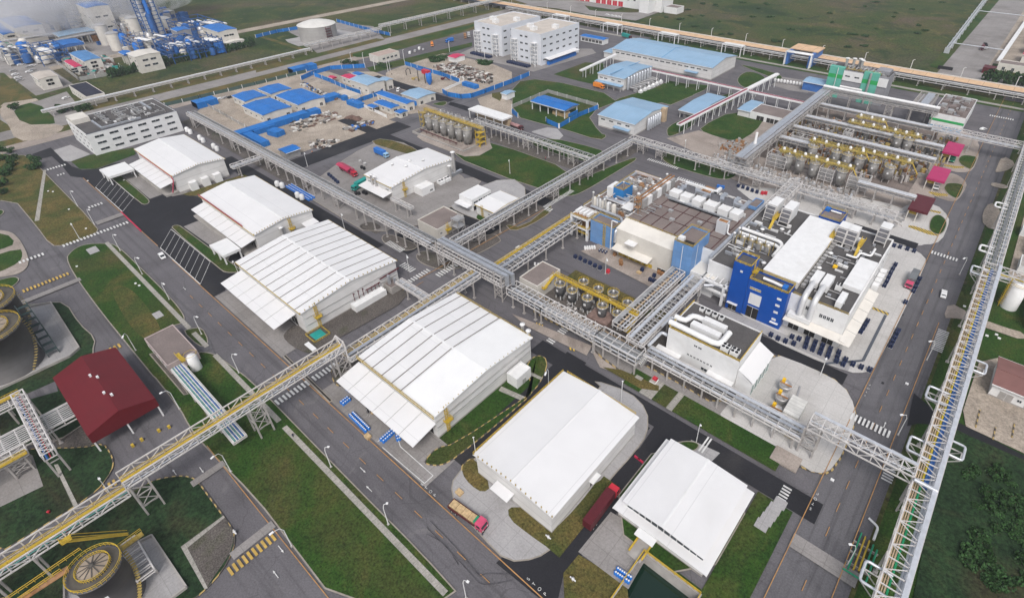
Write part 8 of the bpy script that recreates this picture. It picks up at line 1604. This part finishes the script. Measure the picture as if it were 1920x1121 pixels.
def frame(px,py,w_,d_,h,n,label,mat=None):
	x,y=G(px,py);mat=mat or bz;r=thing('steel_structure',label,'process structure',(x,y,0));b=MB()
	for i in range(n+1):
		for q in(0,.5,1):b.beam((x+w_*i/n,y+d_*q,0),(x+w_*i/n,y+d_*q,h),.6)
	k=0;z=5
	while z<=h:
		for q in(0,.5,1):b.beam((x,y+d_*q,z),(x+w_,y+d_*q,z),.5)
		for i in range(n+1):b.beam((x+w_*i/n,y,z),(x+w_*i/n,y+d_,z),.45)
		z+=3.5;k+=1
	b.build('frame',mat,r);rd=random.Random(int(px));
	for i in range(12):
		rx,ry,rr,hh=x+rd.random()*w_,y+rd.random()*d_,rd.uniform(1.6,4),rd.uniform(.4,.95)*h;MB().lathe(rx,ry,[(rr,1),(rr,hh),(rr*.5,hh+1.5),(0,hh+1.7)],12).build('vessel',(drum_blue,cream,bz,galv_plain)[i%4],r)
	for i in range(3):ry=y+rd.random()*d_;pipe(r,[(x-2,ry,h*.5),(x+w_*.5,ry,h*.5),(x+w_*.5,ry,h*.85),(x+w_,ry+4,h*.85)],.9,plain_white)
	return r
frame(300,108,34,26,16,3,'blue steel structure with white looping ducts near the hedge');frame(350,100,30,22,14,3,'blue steel structure with a big white pipe arch, right hand one');frame(278,84,12,14,52,1,'tall slender blue lattice tower with cream flank');frame(200,62,60,34,18,4,'grey vessel structure right of the tallest cream block',grey_clad);frame(235,92,44,24,14,3,'lower grey and tan vessel structure of the far works',grey_clad);frame(100,48,50,30,26,3,'blue steel structure between the wide works and the tallest block');frame(60,110,40,20,12,2,'pipe structure beside the short blue canopy');frame(5,115,30,20,16,2,'steel structure cut by the left edge',galv_plain);frame(320,60,60,30,12,3,'distant blue steel structure behind the grey block');frame(150,30,80,30,30,4,'misty blue structure under the steam')
for i,(px,py,rr,h)in enumerate(((203,84,5,18),(222,94,5,15),(235,52,6,16),(262,74,6,20),(248,66,5,18),(312,58,7,12),(200,60,4,14),(108,58,1.6,24),(115,60,1.4,22),(95,44,3,30))):
	x,y=G(px,py);t=thing('storage_tank','cream storage tank of the far works, %s'%('before the lattice tower, left','before the lattice tower, right','behind the vessel structure','left of the grey block','right of the vessel structure','domed one by the grey block','small one by the tallest block','thin white stack','thin grey stack','blue column under the steam')[i],'storage tank',(x,y,0));MB().lathe(x,y,[(rr,0),(rr,h)],18).build('shell',drum_blue if i==9 else cream,t);MB().lathe(x,y,[(rr+.3,h),(rr*.5,h+rr*.25),(0,h+rr*.3)],18).build('roof',galv_plain,t)
b=MB();a_=G(0,79,8);c_=G(180,52,8);b.tube([(*a_,8),(*c_,8)],1.3,8);a_=G(0,96,8);c_=G(180,62,8);b.tube([(*a_,8),(*c_,8)],1.1,8)
for i in range(12):b.box(a_[0]+(c_[0]-a_[0])*i/11-.5,a_[0]+(c_[0]-a_[0])*i/11+.5,a_[1]+(c_[1]-a_[1])*i/11,a_[1]+(c_[1]-a_[1])*i/11+1,0,8)
tag(b.build('pipeline',galv_plain),'pair of big raised pipes crossing the far works','pipeline')
fence('fence','low wall round the small walled works',[(410,465),(600,610),(950,545),(900,505)],3,galv_plain,4)
scatter('process_clutter','small plant and pipework among the vessel structures of the far works',T(0,0,[(560,260),(720,200),(1120,230),(1480,380),(1300,450),(1180,400),(940,380),(760,330)]),420,3,9,9,[bz,galv_plain,drum_blue,bz,cream,rust,grey_clad],'machinery',31);scatter('process_clutter','misty pipework under the steam of the far works',T(0,0,[(300,130),(560,60),(1100,60),(1400,160),(1100,240),(800,120),(400,240)]),320,4,12,10,[bz,drum_blue,galv_plain,grey_clad],'machinery',32)
TR={}
def tree(x,y,h,rr,label,group,seed=0,cat='tree',bush=False):
	key=(seed%3,bush)
	if key not in TR:
		rd=random.Random(40+key[0]);t=thing('bush' if bush else 'tree',None,None,(0,0,0));b=MB()
		for c in range(9):
			a=rd.uniform(0,6.28);q=rd.uniform(0,.62);cx,cy,cz=q*math.cos(a),q*math.sin(a),rd.uniform(.25,.8)if not bush else rd.uniform(.15,.5);s=rd.uniform(.25,.42)
			for k in range(46):
				u,v=rd.uniform(0,6.28),rd.uniform(-1,1);w_=math.sqrt(1-v*v);p=Vector((cx+s*w_*math.cos(u),cy+s*w_*math.sin(u),cz+s*v*.8));n=Vector((rd.uniform(-1,1),rd.uniform(-1,1),rd.uniform(.1,1))).normalized();e=n.cross(Vector((.3,.7,.2))).normalized()*rd.uniform(.05,.1);g2=n.cross(e).normalized()*e.length
				b.add([p-e-g2,p+e-g2,p+e+g2,p-e+g2],[(0,1,2,3)])
		b.build('crown',leafm,t);b=MB();b.tube([(0,0,0),(0,0,.5)],[.06,.03],6);b.beam((0,0,.3),(.3,.1,.6),.03);b.beam((0,0,.35),(-.25,.2,.65),.03);b.build('trunk' if not bush else 'stem',bark,t);TR[key]=t
	else:t=copy_tree(TR[key])
	t.location=(x,y,0);t.scale=(rr,rr,h);t.rotation_euler=(0,0,seed*1.3);t['label']=label;t['category']=cat;t['group']=group;return t
rd=random.Random(5)
for i,(px,py)in enumerate(((1850,153),(1866,156),(1884,158),(1901,160),(1917,163))):x,y=G(px,py);tree(x,y,9,5,'round dark tree in the row before the cream gate block','round trees before the gate block',i)
for i in range(34):
	px=210+i*8;py=146-i*1.78+rd.uniform(-.6,.6);x,y=G(px,py);tree(x,y,rd.uniform(5,8),rd.uniform(3,4.5),'small dark tree in the hedge line of the far works','hedge line of the far works',i)
for i,(px,py)in enumerate(((110,205),(122,208),(140,206),(150,205),(118,212),(150,211),(165,206),(28,205),(60,300),(8,300),(12,330),(5,350),(25,312),(18,322),(8,365),(30,300),(65,318),(72,312),(5,285),(20,286))):x,y=G(px,py);tree(x,y,rd.uniform(2.5,5),rd.uniform(2.5,4.2),'dark bushy tree at the left of the picture near the office block','dark bushes near the office block',i)
for i,(px,py)in enumerate(((810,112),(820,110),(828,114),(815,117),(835,108),(900,117),(908,119),(915,121),(905,122),(1122,49),(1128,52),(1118,47),(715,124),(725,126),(650,118),(664,120))):x,y=G(px,py);tree(x,y,rd.uniform(2.5,4),rd.uniform(3,6),'low green bush on the sandy plots','low bushes on the sandy plots',i,'bush',True)
for i in range(70):
	px,py=rd.uniform(1810,1990),rd.uniform(850,1115)
	if py<835+(px-1775)*.45:continue
	x,y=G(px,py);tree(x,y,rd.uniform(1.5,3),rd.uniform(1.5,3.4),'dark thicket bush in the overgrown corner at the lower right','thicket bushes at the lower right',i,'bush',True)
for i in range(46):
	px,py=rd.uniform(1200,1780),rd.uniform(5,95);x,y=G(px,py)
	if y<520 or x>-64:continue
	tree(x,y,rd.uniform(1.2,2.6),rd.uniform(3,6),'scrubby bush in the far rough field','scrub bushes in the far field',i,'bush',True)
def person(px,py,shirt,legs,label,rz=0):
	x,y=G(px,py);z=lift([(x,y)])+.05;b=bpy.data.meshes.new('person');J=[(0,0,.95),(0,0,1.2),(0,0,1.45),(0,0,1.58),(0,.02,1.72),(0,-.1,.9),(.12,-.1,.5),(-.05,-.1,.07),(0,.1,.9),(-.1,.1,.5),(-.22,.1,.07),(0,-.2,1.42),(.05,-.25,1.15),(.15,-.24,.92),(0,.2,1.42),(-.05,.25,1.15),(.02,.25,.9),(.1,-.1,.05),(-.06,.1,.05)]
	E=[(0,1),(1,2),(2,3),(3,4),(0,5),(5,6),(6,7),(0,8),(8,9),(9,10),(2,11),(11,12),(12,13),(2,14),(14,15),(15,16),(7,17),(10,18)];rr=[.15,.15,.16,.07,.12,.11,.08,.06,.11,.08,.06,.07,.055,.045,.07,.055,.045,.05,.05]
	b.from_pydata(J,E,[]);o_=bpy.data.objects.new('person',b);COL.objects.link(o_);s=o_.modifiers.new('skin','SKIN');o_.modifiers.new('sub','SUBSURF').levels=1
	for v,q in zip(b.skin_vertices[0].data if b.skin_vertices else[],rr):v.radius=(q,q)
	if not b.skin_vertices:
		pass
	else:b.skin_vertices[0].data[0].use_root=True
	dg=bpy.context.evaluated_depsgraph_get();me=bpy.data.meshes.new_from_object(o_.evaluated_get(dg));o_.modifiers.clear();o_.data=me
	me.materials.clear();[me.materials.append(q)for q in(legs,shirt,M('skin_tone',(.4,.25,.18),.6))]
	for p in me.polygons:p.material_index=2 if p.center.z>1.53 else(1 if p.center.z>.95 else 0);p.use_smooth=True
	o_.location=(x,y,z);o_.rotation_euler=(0,0,rz);return tag(o_,label,'person')
person(551,820,navy,black,'person in dark clothes walking along the narrow slab path');person(905,1000+4,M('dark_shirt',(.05,.05,.06),.8),navy,'person in dark clothes standing beside the pink lorry cab',1);person(965,940,navy,navy,'person in dark blue by the wall of the nearest plain shed',2);person(574,355,M('pink_shirt',(.5,.2,.25),.8),navy,'person in pink beneath the long pipe rack',.5);person(586,288,M('orange_vest',(.7,.2,.03),.8),navy,'person in orange vest on the yard beside the dark fresh road');person(735,142,black,black,'person walking on the sandy plot near the kerb');person(1003+620-600,300,redp,navy,'person in red beside the fresh road past the small sheds',1)
def vol(name,bm,dens,col,label,cat,nz=None):
	o_=bm;m=bpy.data.materials.new(name+'_volume');m.use_nodes=True;nt=m.node_tree;nt.nodes.clear();out=nt.nodes.new('ShaderNodeOutputMaterial');pv=nt.nodes.new('ShaderNodeVolumePrincipled');pv.inputs['Color'].default_value=(*col,1);pv.inputs['Density'].default_value=dens;pv.inputs['Anisotropy'].default_value=.1;nt.links.new(pv.outputs[0],out.inputs['Volume'])
	if nz:
		n=noise(nt,nz,5,.6,dist=.8);nt.links.new(mth(nt,'MULTIPLY',ramp(nt,n,[(.46,(0,0,0)),(.68,(1,1,1))]),dens),pv.inputs['Density'])
	ob=o_.build(name,m);return tag(ob,label,cat,kind='stuff')
b=MB();rd=random.Random(9)
def puff(b,x,y,z,rx,ry,rz_):b.lathe(0,0,[(0,0)],3)if False else b.add([(x+rx*math.sin(p*math.pi/8)*math.cos(a*math.pi/6),y+ry*math.sin(p*math.pi/8)*math.sin(a*math.pi/6),z+rz_*math.cos(p*math.pi/8))for p in range(1,8)for a in range(12)]+[(x,y,z+rz_),(x,y,z-rz_)],[(i*12+a,(i+1)*12+a,(i+1)*12+(a+1)%12,i*12+(a+1)%12)for i in range(6)for a in range(12)]+[(84,a,(a+1)%12)for a in range(12)]+[(85,72+(a+1)%12,72+a)for a in range(12)],True)
x,y=G(40,12,25);puff(b,x,y,30,90,70,26);x1_,y1_=G(215,-8,30);b2=MB();puff(b2,x1_,y1_,34,80,90,26);b3=MB();x,y=G(100,22,30);puff(b3,x,y,32,60,46,22)
vol('steam',b,.045,(.95,.95,.97),'white steam drifting over the wide works at the top left corner','steam',.02);vol('steam',b2,.11,(.95,.95,.97),'white steam cloud rising behind the tallest cream block','steam',.02);vol('steam',b3,.04,(.9,.9,.94),'thin grey steam between the two bigger clouds','steam',.025)
hz=MB().box(-3000,400,-400,3600,-5,140);vol('haze',hz,.00012,(.86,.9,.98),'thin pale haze over the works','haze')
sc.cycles.volume_bounces=1;sc.cycles.volume_step_rate=4.0;sc.cycles.volume_max_steps=128
for k,t in list(CP.items())+list(TR.items())+list(DR.items()):pass
